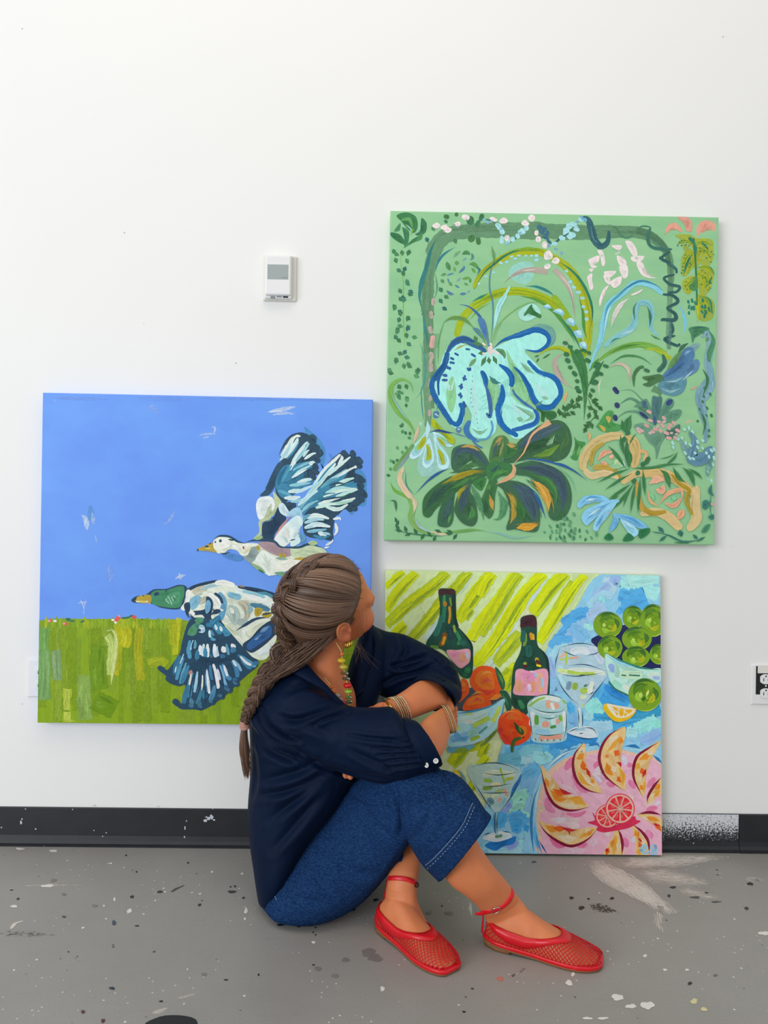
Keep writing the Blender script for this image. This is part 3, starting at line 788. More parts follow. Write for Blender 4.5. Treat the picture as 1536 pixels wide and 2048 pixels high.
G.dots('#2c6e4c', 9, '1165,270 1180,260 1200,255 1150,300 1180,300 1215,295 1240,300 1330,320 1350,280 1390,320 1420,350 1435,370 1360,345 1380,400 1415,430 1410,390 1210,375 1205,400 1195,440 1190,470 1190,500 1240,400 1250,440 1240,470 1260,380 1330,345 1360,360 1345,500 1370,520 1350,560 1380,590 1370,560 1215,590 1210,620 1225,650 1255,455 1410,640 1395,655 1415,600 1420,560 1340,610 1180,520', 12)
G.dots('#2f8066', 18, '1235,750 1265,740 1290,760 1240,790 1280,800 1240,840 1260,800 1350,740 1345,790 1370,790 1375,830 1365,860 1400,810 1345,830', 36, 1.5)

G.begin('painted_bluebell')
G.bl('#4b8a62', '1240,960 1320,945 1400,960 1370,1000 1300,1010 1270,1080 1255,1010')
G.st('#376f58', (8, 18, 8), '1250,970 1330,955 1390,965', 't')
G.st('#8ab4c2', (20, 60, 66, 56, 60, 50), '1340,1040 1390,1000 1410,1100 1390,1250 1420,1400 1380,1500 1340,1536', 'r', .7)
G.st('#4b8a62', (16, 40, 46, 24), '1395,970 1435,1060 1400,1180 1410,1280', 't'); G.st('#3f7a4c', (8, 22, 10), '1350,1285 1390,1370 1370,1500', 't')
G.st('#5c9468', 30, '1380,1070 1395,1030', 't')
G.bl('#8fb7c0', '1200,1130 1290,1080 1330,1100 1260,1170 1200,1190', -.6)
G.bl('#6a9a5c', '1150,1160 1240,1150 1230,1260 1120,1330 1060,1350 1080,1250', -.85)
G.bl('#527fa6', '1000,1390 1060,1300 1130,1260 1200,1130 1270,1120 1280,1200 1200,1290 1090,1370', 2.0)
G.bl('#5f8aae', '1090,1380 1200,1290 1290,1210 1325,1240 1300,1310 1200,1360', 2.0)
G.bl('#5e92a0', '1000,1400 1100,1370 1215,1360 1200,1460 1120,1505 1010,1470', 2.0)
G.st('#9fc3d0', (6, 14, 6), '1050,1390 1130,1385 1200,1350', 't'); G.st('#b9d3dc', (4, 10, 4), '1180,1385 1230,1340 1280,1290', 't')
G.st('#86adc8', (6, 24, 8), '1200,1180 1230,1150 1260,1140', 't'); G.st('#3f6a9a', (6, 24, 8), '1040,1360 1140,1290 1210,1220', 't', .6)
G.st('#a8cdd0', (6, 20, 6), '1010,1440 1090,1470 1180,1440', 't', .6)
G.bl('#4d7a4e', '870,1350 930,1340 1010,1330 1040,1370 980,1400 920,1430 870,1410 920,1390 880,1370')
G.st('#4a7d50', (6, 26, 30, 24), '800,1430 800,1340 840,1280 880,1270', 'r'); G.st('#3f7552', (30, 26), '880,1290 925,1310', 'r')
G.st('#3c7060', (20, 40, 36), '1030,1170 1045,1240 990,1310', 'r')
G.st('#6a9870', 60, '950,1440 1000,1470 1010,1510', 'e', -.8)
G.st('#c6b6a2', (6, 26, 24, 8), '590,1280 680,1245 760,1290 770,1400', 't')
G.st('#dccfbb', (4, 10, 4), '700,1250 750,1300 755,1370', 't'); G.st('#d8cdb6', (4, 12, 4), '550,1340 520,1420 525,1510', 't')

G.begin('painted_central_stem')
G.crop(1068, 716)
G.st('#3f8048', (60, 90, 80, 50, 20), '345,-60 380,60 405,200 410,330 400,500', 'e')
G.st('#57983f', (10, 30, 10), '440,110 480,50 520,0', 't'); G.st('#3f8048', (16, 40, 10), '560,20 500,110 430,230', 't')
G.st('#3f8048', (20, 50, 30), '270,-120 330,0 390,150', 't')
G.dots('#38754a', 32, '345,-55 260,-30 290,-90 270,20 290,75 325,125 345,185 345,240 360,265 430,20 500,70 530,125 500,130 495,190 470,260 480,200 510,45 575,65 400,-60 440,-40 250,-120', 46, .5)
for p in ('190,470 260,420 330,370 400,310', '430,310 460,390 500,450 460,500 430,560'):
    G.st('#3f7340', 8, p, 't')
for q in '210,440,.8 240,400,1.2 265,400,1.5 290,380,.6 305,350,1.5 320,390,.2 350,330,2.2 355,380,1 270,450,.4 310,440,.6 370,320,.9 240,460,.9 490,335,0 450,300,1.4 480,350,.8 500,370,1.2 530,400,.8 450,400,.6 490,430,1.2 440,460,1.8 500,470,.9 440,520,.2 410,575,2.1 460,540,1.2 200,430,1.4 420,545,.5'.split():
    x, y, a = (float(v) for v in q.split(','))
    G.st('#3c6e3e', (8, 36, 8), [(x - 30 * math.cos(a), y - 30 * math.sin(a)), (x, y), (x + 30 * math.cos(a), y + 30 * math.sin(a))], 't')
G.bl('#37703e', '25,370 60,420 160,425 180,470 120,500 90,470 80,510 55,500 55,440 20,410')
G.st('#e0b37a', (8, 26, 10), '270,250 250,310 235,370', 't'); G.st('#e0b37a', (10, 26, 14), '430,580 445,630 440,670', 't')
G.bl('#4f9a54', '510,530 580,430 635,430 630,510 700,540 680,580 560,590 500,550'); G.bl('#cfae58', '520,535 570,560 560,590'); G.bl('#c9b45c', '575,470 615,475 600,520')
G.bl('#4b9150', '320,630 350,660 415,680 370,740 345,820 290,795 340,740 330,680'); G.st('#6fae58', 20, '370,700 345,780', 't')

G.begin('painted_aqua_flower')
G.crop(768, 416)
AQS = ['500,1130 600,1080 700,1110 830,1150 900,1110 1000,1060 1150,1000 1280,1010 1310,1070 1250,1140 1130,1140 1170,1200 1270,1300 1380,1400 1400,1500 1360,1560 1270,1570 1200,1530 1170,1440 1090,1330 1040,1280 1000,1260 1030,1380 1010,1450 1060,1540 1200,1620 1240,1700 1180,1790 1060,1850 980,1780 920,1650 900,1560 960,1470 920,1420 850,1370 840,1500 890,1620 900,1760 850,1830 740,1840 690,1780 700,1650 640,1560 640,1690 600,1760 540,1740 480,1620 410,1500 390,1390 440,1280']
G.bl('#a9efe3', AQS[0], 2.0, 1.3)
G.crop(760, 716)
G.bl('#8fce96', '585,150 610,300 580,430 545,400 530,280 545,200', 2.0, 1.4)
G.bl('#8fce96', '865,170 910,220 950,260 920,400 900,420 890,330 850,270', 2.0, 1.4)
G.bl('#8fce96', '1010,-60 1060,20 1150,160 1190,300 1160,350 1080,270 1050,150', 2.0, 1.4)
G.st('#8fce96', 26, '1040,280 1090,330 1190,400', 't')
for p, w in (('760,150 750,300 770,450 780,560', 60), ('500,100 560,250 600,150', 30), ('1230,200 1330,300 1350,330', 60), ('1050,350 1100,420 1180,470', 50), ('700,150 690,280 720,400', 26)):
    G.st('#c2f6ec', (w * .4, w, w * .3), p, 't', .7)
for p, w in (('1080,380 1170,430 1220,470 1130,520', 40), ('1120,30 1180,90 1240,130', 40), ('850,170 860,260 870,330', 30), ('730,560 800,600 870,560', 30), ('1090,480 1150,500', 44), ('1290,310 1350,330', 30)):
    G.st('#86bd9a', (w * .4, w, w * .3), p, 't', .8)
# outlines
B_ = [('#1f66a4', (22, 44, 46, 40), '550,0 440,150 415,230 450,330 520,440 580,530'), ('#1d6aac', (30, 46, 40, 36), '560,510 620,530 650,470 660,400 635,360'), ('#245f9c', (10, 22, 14), '540,60 470,170 470,300', ),
      ('#1f69a8', (30, 46, 44, 20), '810,100 840,160 850,240'), ('#3d6aa0', (10, 34, 34, 20), '840,200 870,300 885,400 880,470 850,440'),
      ('#1268ac', (20, 50, 54, 50, 44, 34), '975,210 980,300 950,400 960,500 1010,570 1080,610 1100,630'), ('#2a6cb0', (30, 40, 40, 26), '1050,580 1150,555 1240,520 1260,460 1230,410'), ('#3f72a8', (14, 24, 22, 12), '1230,410 1140,350 1080,290 1060,250'),
      ('#1264a8', (16, 42, 46, 40), '950,50 1020,100 1055,160 1050,230'), ('#1d69aa', (14, 34, 46, 48, 46, 40), '1070,70 1130,130 1190,230 1230,330 1290,390 1370,390 1430,320'), ('#1668ac', (26, 34, 40, 44, 40, 34), '1180,20 1270,110 1380,150 1430,210 1445,290 1400,370'),
      ('#3a76b0', (30, 46, 40, 14), '720,500 690,560 710,620 790,670'), ('#5a9cc0', (10, 20, 16), '770,660 860,640 900,570 890,500'), ('#3c72ac', 12, '740,660 780,700 820,720')]
for it in B_: G.st(it[0], it[1], it[2], 'r')
G.st('#3b7f78', (10, 40, 10), '870,140 920,190 970,200', 't')
G.st('#5f9a8c', (8, 26, 10), '1300,340 1270,370 1240,380', 't')
for p in ('470,170 530,-40', '430,210 480,120', '960,460 980,360', '1260,120 1330,160'):
    G.st('#7fb8d8', (4, 10, 4), p, 't', .7)
G.crop(768, 416)
G.st('#6fa596', (40, 50, 60, 50, 30), '1130,1000 1230,950 1330,980 1350,1060 1290,1130', 't')
G.st('#1262a6', (14, 40, 50, 46, 40, 40, 30), '870,1130 950,1060 1100,1010 1220,975 1310,1020 1310,1090 1230,1145 1120,1130', 't')
G.st('#3f88c4', (4, 14, 6), '960,1050 1080,1010 1190,975', 't', .6)
G.st('#2f6298', (24, 50, 60, 50, 24), '500,1160 560,1080 640,1050 740,1100 820,1150', 'r')
G.st('#225f96', (40, 50, 44), '510,1150 480,1260 400,1380', 'r'); G.st('#a9a53c', (6, 16, 4), '560,1140 610,1110 670,1090', 't')
G.st('#4a7fa4', (6, 14, 6), '620,1060 720,1090 790,1130', 't', .6)
G.dots('#2f5f9a', 18, '580,1170 545,1205 545,1238 515,1278 485,1335 490,1375 670,1130 715,1178 680,1290 645,1365 615,1430 610,1500', 44, .25)
G.crop(760, 716)
G.dots('#2f5f9a', 20, '715,90,2.3 675,160,1.8 650,228,1.7 645,300,1.4 675,370,1.2 550,80,0 520,140,.2 515,178,.1', 44)
G.dots('#3a6a86', 8, '740,145 740,185 730,250 730,280 725,320 730,355 740,390 770,440 780,520 785,560 800,590 775,490', 9)
G.crop(768, 416)
# stamens and stalks
G.st('#4a86a0', (6, 12, 6), '860,300 880,400 850,520 845,640 870,760 870,900 855,1100', 't'); G.st('#6a9a62', (10, 26, 8), '860,300 880,390 875,450', 't')
G.st('#3c6c9a', (16, 26, 30, 20), '600,770 680,790 760,860 790,930', 's'); G.bl('#4f7fae', '750,890 800,890 830,990 830,1070 790,1010')
G.bl('#4f7fae', '710,960 760,970 790,1040 750,1010'); G.st('#5a8a9c', 20, '820,1000 840,1120', 't')
G.st('#6d9c52', (10, 34, 34, 16), '470,920 540,880 640,890 720,960', 't'); G.st('#6a9f6c', (10, 12, 8), '480,910 440,1050 430,1250', 't')
G.st('#5e9550', (8, 14, 8), '700,940 780,1020 820,1110', 't'); G.st('#7db36a', (6, 10, 6), '1300,760 1150,760 1000,850 900,960 860,1100', 't'); G.st('#8fc080', (4, 8, 4), '960,880 900,990 880,1080', 't')
G.st('#a8e4e0', (20, 46, 40, 34), '1000,620 970,700 915,800 880,970', 't'); G.st('#a8e4e0', 20, '1010,620 985,680', 't')
G.bl('#b0ecde', '1075,840 1110,800 1180,765 1230,790 1255,840 1220,870 1150,905 1090,885', -.9)
G.bl('#3d7a44', '1180,770 1195,815 1255,855 1245,880 1190,850 1165,840 1120,865 1130,835')
for p in ('820,1180 775,1270', '835,1190 845,1250', '870,1180 905,1250', '750,1165 810,1155', '720,1020 745,1070', '700,1075 800,1100'):
    G.st('#4d8050', (10, 36, 12), p, 't')
G.bl('#5f9468', '890,1130 950,1130 975,1170 965,1205 940,1170'); G.st('#6f9f6a', 34, '740,1200 680,1270', 't', .7)
G.bl('#e8d5d2', '830,1120 860,1100 870,1140 850,1190 835,1160'); G.dots('#ecdcd8', 20, '800,1165 905,1165 855,1090 800,1090 880,1150', 30, .5)

G.begin('painted_snowdrop')
G.crop(760, 716)
G.bl('#a9dcd0', '300,860 320,760 400,600 470,640 560,800 570,880 480,900 420,940 340,950 300,900', -.75)
for p in ('390,560 320,650 250,720 235,790 270,810 330,770 370,680', '390,640 350,760 340,850 380,880 430,820 420,720', '430,620 480,700 550,800 540,880 470,880 450,760', '420,590 500,620 560,690 590,700 540,710 470,660'):
    G.bl('#bfe8ee', p); q = np.array(pp(p)); m_ = q.mean(0); G.bl('#9acfd4', [tuple(v) for v in (q - m_) * .72 + m_]); G.bl('#8fce98', [tuple(v) for v in (q - m_) * .42 + m_ + np.array([0, -8])])
for p in ('300,720 330,650 370,630 360,690 320,730', '370,690 400,720 410,800 370,820 375,760', '455,635 500,660 525,700 490,690', '460,735 500,760 520,840 495,850 475,790'): G.bl('#a9b52a', p)
G.bl('#aebc1e', '415,490 440,500 500,570 590,640 590,690 550,670 500,610 430,560 410,520'); G.st('#7aa020', 14, '440,520 510,610 570,660', 't')
G.st('#bce4ee', (20, 40, 10), '380,500 385,580 375,640', 't'); G.st('#2c4f86', (8, 22, 20, 6), '395,595 460,580 540,595 600,600', 't'); G.st('#4a7fae', 8, '590,600 690,630', 't')
G.st('#b9d6dc', 20, '320,510 330,540', 't')

G.begin('painted_curling_vine')
G.st('#79b04e', (14, 24, 34, 46, 50, 40, 30), '270,280 240,200 170,170 95,220 90,320 150,430 240,530 285,630', 't'); G.st('#86b9ae', (6, 16, 16, 6), '80,250 110,330 170,430 240,520', 't')
G.st('#d9bfa4', (20, 30, 20), '270,680 290,620 310,540', 't'); G.st('#6fa05c', (30, 40, 36), '270,690 180,810 110,900', 'r'); G.st('#8a9fb0', (6, 20, 6), '260,740 170,850 120,910', 't')
G.st('#6fae48', (14, 30, 30, 20), '80,990 120,1060 210,1110 240,1170', 't'); G.st('#dcc4a0', (20, 44, 50, 40), '190,870 155,960 200,1060 260,1130', 'r')
G.st('#7fb060', (20, 50, 50, 30, 20), '235,1120 260,1200 250,1280 310,1370 430,1410', 'r'); G.st('#d8c9a8', (20, 40, 20), '240,1090 280,1160 270,1240', 't'); G.st('#a7c3d8', (6, 16, 8), '270,1270 320,1350 420,1400', 't')
G.st('#cdbfa0', (10, 30, 10), '390,1385 480,1405 570,1410', 't'); G.st('#6fa858', (6, 26, 26, 10), '460,1400 600,1390 750,1375 850,1385', 't'); G.st('#86b8b4', (6, 16, 10, 6), '830,1385 960,1405 1080,1440 1240,1420', 't')
G.st('#3a8490', (4, 8, 4), '205,900 210,1010 260,1080 285,1090', 't'); G.st('#2d5f96', (6, 26, 14, 4), '560,880 470,920 380,985 280,1090', 't'); G.st('#3d6a60', (4, 20, 6), '550,920 640,910 710,930', 't')
G.st('#3f7a50', (4, 20, 22, 8), '75,1140 120,1150 130,1230', 't'); G.st('#3f7a50', (8, 12, 10), '130,1380 250,1405 380,1420 500,1425', 't')
for q in '130,1300,1.2 140,1325,2 150,1380,.2 205,1370,1.2 140,1355,.9 225,1410,-.4 285,1390,1 340,1430,2.1 395,1410,.9 435,1445,2 465,1385,.4 560,1390,.5 600,1430,2.2 550,1405,.2'.split():
    x, y, a = (float(v) for v in q.split(','))
    G.st('#356f48', (8, 28, 4), [(x - 32 * math.cos(a), y - 32 * math.sin(a)), (x, y), (x + 32 * math.cos(a), y + 32 * math.sin(a))], 't')
G.st('#4a7a8c', (6, 18, 4), '1170,1020 1260,1100 1330,1300', 't'); G.bl('#4d7aa0', '430,430 470,430 465,475 430,475'); G.bl('#5a86a8', '610,555 650,560 640,595 612,590')
G.dots('#a9cbd8', 16, '445,450 460,460 630,570', 18); G.st('#5a9a8c', 5, '460,350 455,430', 't')

G.begin('painted_dark_flower')
def petal(out, base, ps):
    G.bl(base, out, 2.0, .7)
    for c, w, p in ps:
        G.st(c, w, p, 't', .85)
        q = np.array(pp(p)); wm = max(w)
        for _ in range(4):
            G.st(c, (4, max(6, wm * .22), 4), [tuple(v) for v in q + np.array([G.rnd.uniform(-.55, .55) * wm, G.rnd.uniform(-.55, .55) * wm])], 't', .5, .1, False)
petal('980,830 1080,700 1200,590 1340,510 1440,500 1510,560 1535,680 1490,790 1380,830 1200,810 1050,840', '#3f6a48', [('#4a6670', (20, 90, 110, 60), '1090,730 1240,620 1380,560 1460,540'), ('#6d9a3c', (10, 60, 30), '1220,790 1340,760 1440,690'), ('#35603f', (10, 80, 40), '1100,770 1250,700 1400,680'), ('#4f7d48', (8, 50, 12), '1430,760 1490,660 1500,580'), ('#8fbf90', (4, 30, 4), '1330,700 1360,680 1400,620'), ('#41607a', (4, 20, 6), '960,840 1100,730 1230,640')])
petal('880,840 880,740 920,640 990,620 1030,670 1000,750 960,840', '#4f7d48', [('#b8a060', (6, 36, 10), '920,730 960,650 990,640'), ('#4a6a70', (6, 30, 6), '900,800 930,700 960,660'), ('#9aa070', (4, 20, 4), '950,800 980,700 990,660')])
petal('990,800 1010,690 1090,690 1110,720 1060,790', '#3f7644', [('#b9a05a', (6, 40, 8), '1010,690 1050,700 1090,710')])
petal('575,880 570,790 590,720 680,690 790,720 870,830 860,900 720,905 630,920', '#406b50', [('#45606f', (10, 60, 50, 20), '590,830 630,740 740,740 860,860'), ('#c2a45a', (6, 30, 6), '640,710 720,705 800,740'), ('#4f8250', (10, 60, 20), '620,900 720,860 830,880'), ('#8fbf8c', (4, 14, 4), '730,890 790,870'), ('#8fbf8c', (4, 12, 4), '690,850 740,820')])
petal('340,1230 350,1120 430,1030 560,950 680,930 800,900 860,930 760,990 640,1060 520,1090 450,1200 400,1270 360,1270', '#3a6a42', [('#a79a2c', (10, 50, 40, 10), '490,1010 620,950 740,910 840,905'), ('#335c4a', (20, 80, 50), '380,1210 450,1100 570,1010'), ('#4f8a4a', (8, 40, 10), '560,1050 700,980 800,940')])
petal('460,1320 480,1200 560,1080 600,1060 590,1160 585,1290 550,1350 490,1350', '#39684a', [('#456a68', (10, 50, 20), '500,1310 540,1220 570,1120'), ('#5f9a5c', (4, 20, 6), '540,1330 570,1240')])
petal('600,1170 640,1060 730,960 720,1060 760,1140 780,1280 740,1345 660,1320 600,1240', '#3d6848', [('#44606a', (20, 70, 60, 20), '650,1240 670,1120 710,1000'), ('#a5a02c', (4, 30, 4), '620,1150 640,1070 700,1010'), ('#4f9450', (8, 50, 10), '700,1300 740,1240 730,1180')])
petal('810,1140 850,1040 880,960 910,940 940,1000 920,1100 910,1230 870,1285 830,1220', '#3f7446', [('#d0a850', (8, 40, 10), '880,1100 895,1170 905,1220'), ('#55904c', (10, 40, 10), '860,1060 880,1000'), ('#335c3f', (8, 40, 10), '840,1120 850,1200 870,1260')])
petal('940,1010 1050,980 1180,1020 1250,1120 1280,1260 1260,1380 1180,1390 1080,1370 1010,1370 1040,1250 1030,1120 980,1050', '#3f6a4c', [('#46606e', (20, 110, 110, 60), '1040,1010 1160,1080 1220,1200 1240,1310'), ('#b49a3c', (10, 60, 50, 20), '1010,1070 1070,1150 1070,1250 1040,1330'), ('#3f7a40', (20, 70, 40), '1090,1130 1130,1230 1140,1320'), ('#e0a93c', (30, 70, 60, 30), '1090,1360 1150,1350 1200,1350 1265,1335')])
petal('1060,870 1180,830 1330,850 1450,910 1520,1020 1530,1160 1480,1270 1400,1300 1350,1260 1340,1140 1290,1020 1190,950 1080,930', '#3f6c4c', [('#465f6c', (20, 90, 110, 90, 40), '1100,880 1260,890 1420,980 1470,1110 1450,1240'), ('#d8a848', (10, 60, 80, 60, 20), '1210,970 1290,1040 1340,1140 1350,1230'), ('#4a8448', (10, 50, 60, 20), '1200,930 1330,980 1400,1080 1400,1180'), ('#3f7448', (6, 30, 20), '1480,1200 1440,1270 1390,1300')])
G.st('#4d8f60', (20, 60, 60, 20), '720,1000 770,1100 810,1200 830,1300', 't', .5); G.st('#4d8f60', (20, 70, 60, 20), '940,1060 990,1170 960,1280 900,1290', 't', .55)
G.bl('#3f7a48', '860,850 960,830 1060,860 1040,930 960,950 900,990 850,940'); G.st('#55964f', (10, 40, 10), '880,980 940,920 1040,900', 't', .8); G.bl('#3f7f44', '740,1000 800,960 850,960 830,1030 800,1060')
G.st('#2f5068', (6, 20, 6), '880,920 940,870 960,850', 't')
G.st('#dcae82', (26, 50, 40), '930,1010 1010,970 1070,930', 's'); G.st('#dcae82', (40, 30, 14), '1060,940 1075,890 1060,850', 'r'); G.st('#dcae82', (10, 26, 26, 24, 50), '1060,855 1140,770 1180,690 1230,600 1360,510', 's')
G.st('#2c5f9a', (4, 18, 16, 4), '1130,805 1290,815 1420,850 1560,910', 't'); G.st('#2c5f9a', (4, 22, 4), '1180,1020 1260,1130 1330,1290', 't')
G.crop(1068, 716)
G.st('#2c5f9a', (4, 16, 14, 4), '100,835 220,850 330,910 430,985', 't'); G.st('#7fbf98', (6, 20, 6), '180,860 290,960 340,1080', 't', .5)

G.begin('painted_dusky_flower')
G.st('#6b9a7c', (10, 14, 16), '665,265 780,260 870,340', 's'); G.st('#5f9072', (14, 34, 30), '670,380 770,325 860,375', 's'); G.st('#6b9a7c', (12, 18, 20), '650,490 740,430 840,430', 's')
G.dots('#33406c', 40, '655,260 665,378 650,478', 56, 1.1)
for p, c in (('940,520 860,400 800,390 880,330 910,340 950,450', '#5f9478'), ('950,520 945,320 985,310 1025,320 1010,430 985,520', '#4f7a78'), ('990,520 1010,440 1060,330 1110,330 1115,380 1060,440', '#5c8f7a'), ('1010,520 1060,440 1160,410 1180,440 1130,500', '#5f9478'), ('960,540 870,470 800,420 830,420 900,450', '#6b9a84'), ('800,540 880,520 960,560 900,600 840,590', '#6b9a80')):
    G.bl(c, p)
G.st('#36487c', 60, '1070,340 1095,370', 'r'); G.st('#33406c', 30, '840,430 920,490', 't'); G.st('#3f5f80', 24, '965,460 970,540', 't'); G.st('#4a6a7c', 40, '880,340 890,400', 'r')
G.bl('#69987c', '890,600 1050,600 1010,700 980,810 970,720 920,670'); G.bl('#4d7a68', '1040,590 1110,560 1165,530 1160,600 1110,640 1060,640')
G.dots('#d8a9a4', 24, '920,430 1040,480 930,500 1000,510 1030,540 1120,520 1080,560 860,580 840,590 950,590 1010,580 1060,600 1150,580 1080,640 1130,640 970,570 1090,540 900,540', 40, .6)
G.dots('#c9b3b0', 20, '830,565 1040,510 990,550 1100,600 1140,610 930,600', 30)

G.begin('painted_orange_roses')
for c, w, p in (('#dcc486', (60, 80, 80, 70, 60), '390,900 400,800 480,690 600,630 720,620'), ('#dcc07c', (60, 90, 90, 60), '730,630 800,680 810,790 800,880'), ('#e6cd98', (50, 60, 60, 40), '400,890 460,940 580,920 680,960'), ('#bfa84c', (30, 40, 30), '450,860 480,740 560,680'), ('#b49c34', (16, 24, 10), '640,880 700,960 760,960'), ('#c7a648', (40, 50, 40), '470,880 560,870 640,890'), ('#e8bb80', 30, '840,740 900,760 880,830')):
    G.st(c, w, p, 'r', -.88)
for c, w, p in (('#e8ae8c', (30, 50, 30), '510,820 560,760 640,750'), ('#f0b896', 34, '600,800 640,780'), ('#b9d8a0', 60, '640,850 700,820'), ('#9fd0a0', 40, '600,870 720,860'), ('#bfe0d0', 24, '700,820 730,870'), ('#e3a888', 30, '530,830 590,850')):
    G.st(c, w, p, 't', .85)
for c, w, p in (('#e0c284', (50, 60, 50), '700,1000 800,930 900,920'), ('#dfbe7a', (60, 80, 80, 70, 60), '850,930 980,920 1100,950 1200,1020 1290,1090'), ('#e2c890', (60, 80, 90, 90, 60), '1300,1020 1290,1140 1290,1220 1300,1290 1230,1380'), ('#b59c30', (20, 36, 36, 20), '1100,930 1170,1010 1240,1060 1220,1140 1270,1260'), ('#e3c58c', (50, 70, 80, 70), '850,1250 950,1230 1060,1260 1180,1370'), ('#b99a34', (30, 40, 44, 30), '830,1060 860,1180 940,1240 1060,1230'), ('#c9a248', (20, 40, 30), '820,980 840,1120 870,1230')):
    G.st(c, w, p, 'r', -.9)
for c, w, p in (('#f0b494', (30, 70, 30), '920,1010 980,970 1050,980'), ('#eeb090', (30, 60, 30), '970,1050 1020,1060 1040,1010'), ('#e3ac80', (20, 40, 40, 20), '1000,1170 1080,1080 1180,1060 1180,1140'), ('#e8a888', (24, 44, 24), '1040,1160 1120,1180 1190,1110'), ('#e0b078', (16, 26, 20), '910,1050 930,1140 1000,1190'), ('#e8ae84', 60, '1150,1290 1200,1210', ), ('#86c894', 40, '930,1080 960,1140'), ('#86c894', 40, '1100,1110 1140,1130')):
    G.st(c, w, p, 't', .9)
G.begin('painted_spiky_leaves')
for p, w in (('500,1000 640,930 780,880', 22), ('560,1060 680,980 790,920', 20), ('590,1130 700,1060 780,1000', 24), ('620,1220 720,1110 790,1010', 26), ('710,1200 750,1080 800,1000', 18), ('770,1250 790,1110 810,990', 22), ('830,1250 840,1100 850,950', 30), ('890,1110 880,1000 870,880', 26), ('740,890 640,750 590,700', 30), ('760,880 770,800 760,720', 34), ('720,780 700,680 690,610', 30), ('750,620 750,520 780,450', 60), ('740,610 720,560 700,490', 40), ('760,700 790,640 820,600', 14), ('780,880 920,880 1080,860', 24), ('960,860 1100,850 1210,850', 14), ('1000,885 1060,940 1090,1050', 44), ('1110,870 1160,960 1220,1000', 34), ('1180,870 1250,930 1290,1040', 36), ('1230,880 1310,930 1350,975', 24), ('1050,860 1120,800 1150,745', 20), ('1000,810 1080,790 1130,760', 8), ('860,880 900,810 930,780', 16), ('680,1100 600,1140', 20)):
    G.st('#3f7f4c', (4, w, w, 5), p, 't')
for q in '800,985 830,920 870,850 910,810 900,830 750,600 720,650'.split():
    x, y = (float(v) for v in q.split(',')); G.st('#39764c', 44, [(x - 14, y - 10), (x, y), (x + 14, y + 12)], 'r')
G.st('#39764c', (20, 30, 20), '760,880 740,780 745,640', 't')
G.begin('painted_blue_lily')
for p, c in (('345,1170 400,1110 520,1095 600,1130 580,1160 450,1150 370,1200', '#86c8ea'), ('380,1280 420,1210 560,1150 650,1130 680,1150 560,1220 470,1300 420,1340', '#8ecdec'), ('470,1370 500,1280 600,1170 660,1160 600,1250 530,1340 510,1380', '#96d4f0'), ('600,1400 640,1290 630,1240 670,1260 670,1330 600,1400 560,1430', '#7cc2ea'), ('650,1250 760,1260 880,1320 910,1370 840,1360 740,1320', '#7cbfe6'), ('690,1290 780,1330 840,1390 800,1430 750,1390', '#a0dcf0')):
    G.bl(c, p)
for p in ('370,1170 450,1115 550,1120', '410,1310 500,1220 620,1150', '490,1360 560,1250', '650,1260 660,1330 620,1390', '680,1260 790,1290 880,1350'): G.st('#5aa8dc', (4, 22, 6), p, 't', .7)
for p in ('430,1270 540,1190', '720,1300 790,1360', '400,1140 500,1125'): G.st('#c8ecf6', (4, 22, 6), p, 't', .8)
for p in ('560,1440 600,1400 635,1440 600,1460', '710,1460 755,1400 800,1440 760,1465', '840,1380 920,1360 920,1400 850,1445'): G.bl('#2f7a4c', p)
G.st('#c8b48c', 6, '620,1240 590,1240', 't')
G.begin('painted_serpent')
G.st('#7fa9b8', (30, 60, 80, 70, 40, 30), '1400,30 1410,150 1330,290 1350,430 1380,560 1370,680', 'r', .8); G.st('#3f7a50', (6, 30, 20, 6), '1350,90 1390,180 1340,330', 't'); G.st('#3f7a50', (6, 24, 20, 6), '1330,420 1370,520 1350,620', 't')
G.st('#5f8aa0', (20, 50, 80, 110, 100, 60), '1240,590 1290,670 1270,740 1270,800 1360,800 1430,710', 'r'); G.st('#79a3a8', (16, 40, 30), '1170,650 1200,710 1230,770', 't')
G.dots('#a9dcd6', 20, '1205,570 1240,560 1270,590 1215,680 1185,640 1210,760 1245,800 1275,805 1250,695 1310,670 1350,660 1290,760 1350,720 1380,760 1400,790 1420,740 1440,730 1110,680 1115,715 1155,650 1310,715 1400,880 1390,910 1430,850 1385,960 1420,980 1440,800', 32, 1.0)
G.dots('#3f7a58', 18, '1365,240 1410,290 1360,310 1350,350 1325,410 1380,460 1420,460 1400,580 1400,625 1310,505 1385,400', 26, 1.2)
G.st('#6b9a98', (40, 50, 30), '1430,780 1400,870 1380,970', 't', .5); G.st('#3f7f7a', (20, 34, 10), '1420,1010 1410,1070 1445,1110', 't'); G.bl('#3f8070', '1350,1150 1380,1135 1405,1160 1380,1210 1350,1200')
G.st('#3f8078', (4, 10, 4), '1415,1070 1410,1200 1420,1280', 't'); G.bl('#3f8070', '1395,1270 1430,1250 1445,1280 1420,1295'); G.bl('#4a8a68', '1340,1390 1370,1340 1410,1330 1390,1380 1360,1400')
G.st('#35776a', (6, 16, 16, 6), '970,1390 1080,1420 1200,1470 1350,1450', 't')
for p, w in (('990,1345 1040,1400', 34), ('1000,1470 1060,1420', 26), ('1165,1370 1180,1430', 50), ('1270,1410 1310,1450', 26), ('1190,1470 1240,1475', 24), ('940,1390 1030,1405', 10), ('1300,1470 1370,1430', 20)): G.st('#35776a', (6, w, w * .6), p, 't')
G.st('#cfa59a', 16, '1250,255 1310,225', 't'); G.st('#d3b0a0', 14, '1200,520 1275,495', 't'); G.dots('#c9a79a', 22, '1435,1170', 40)
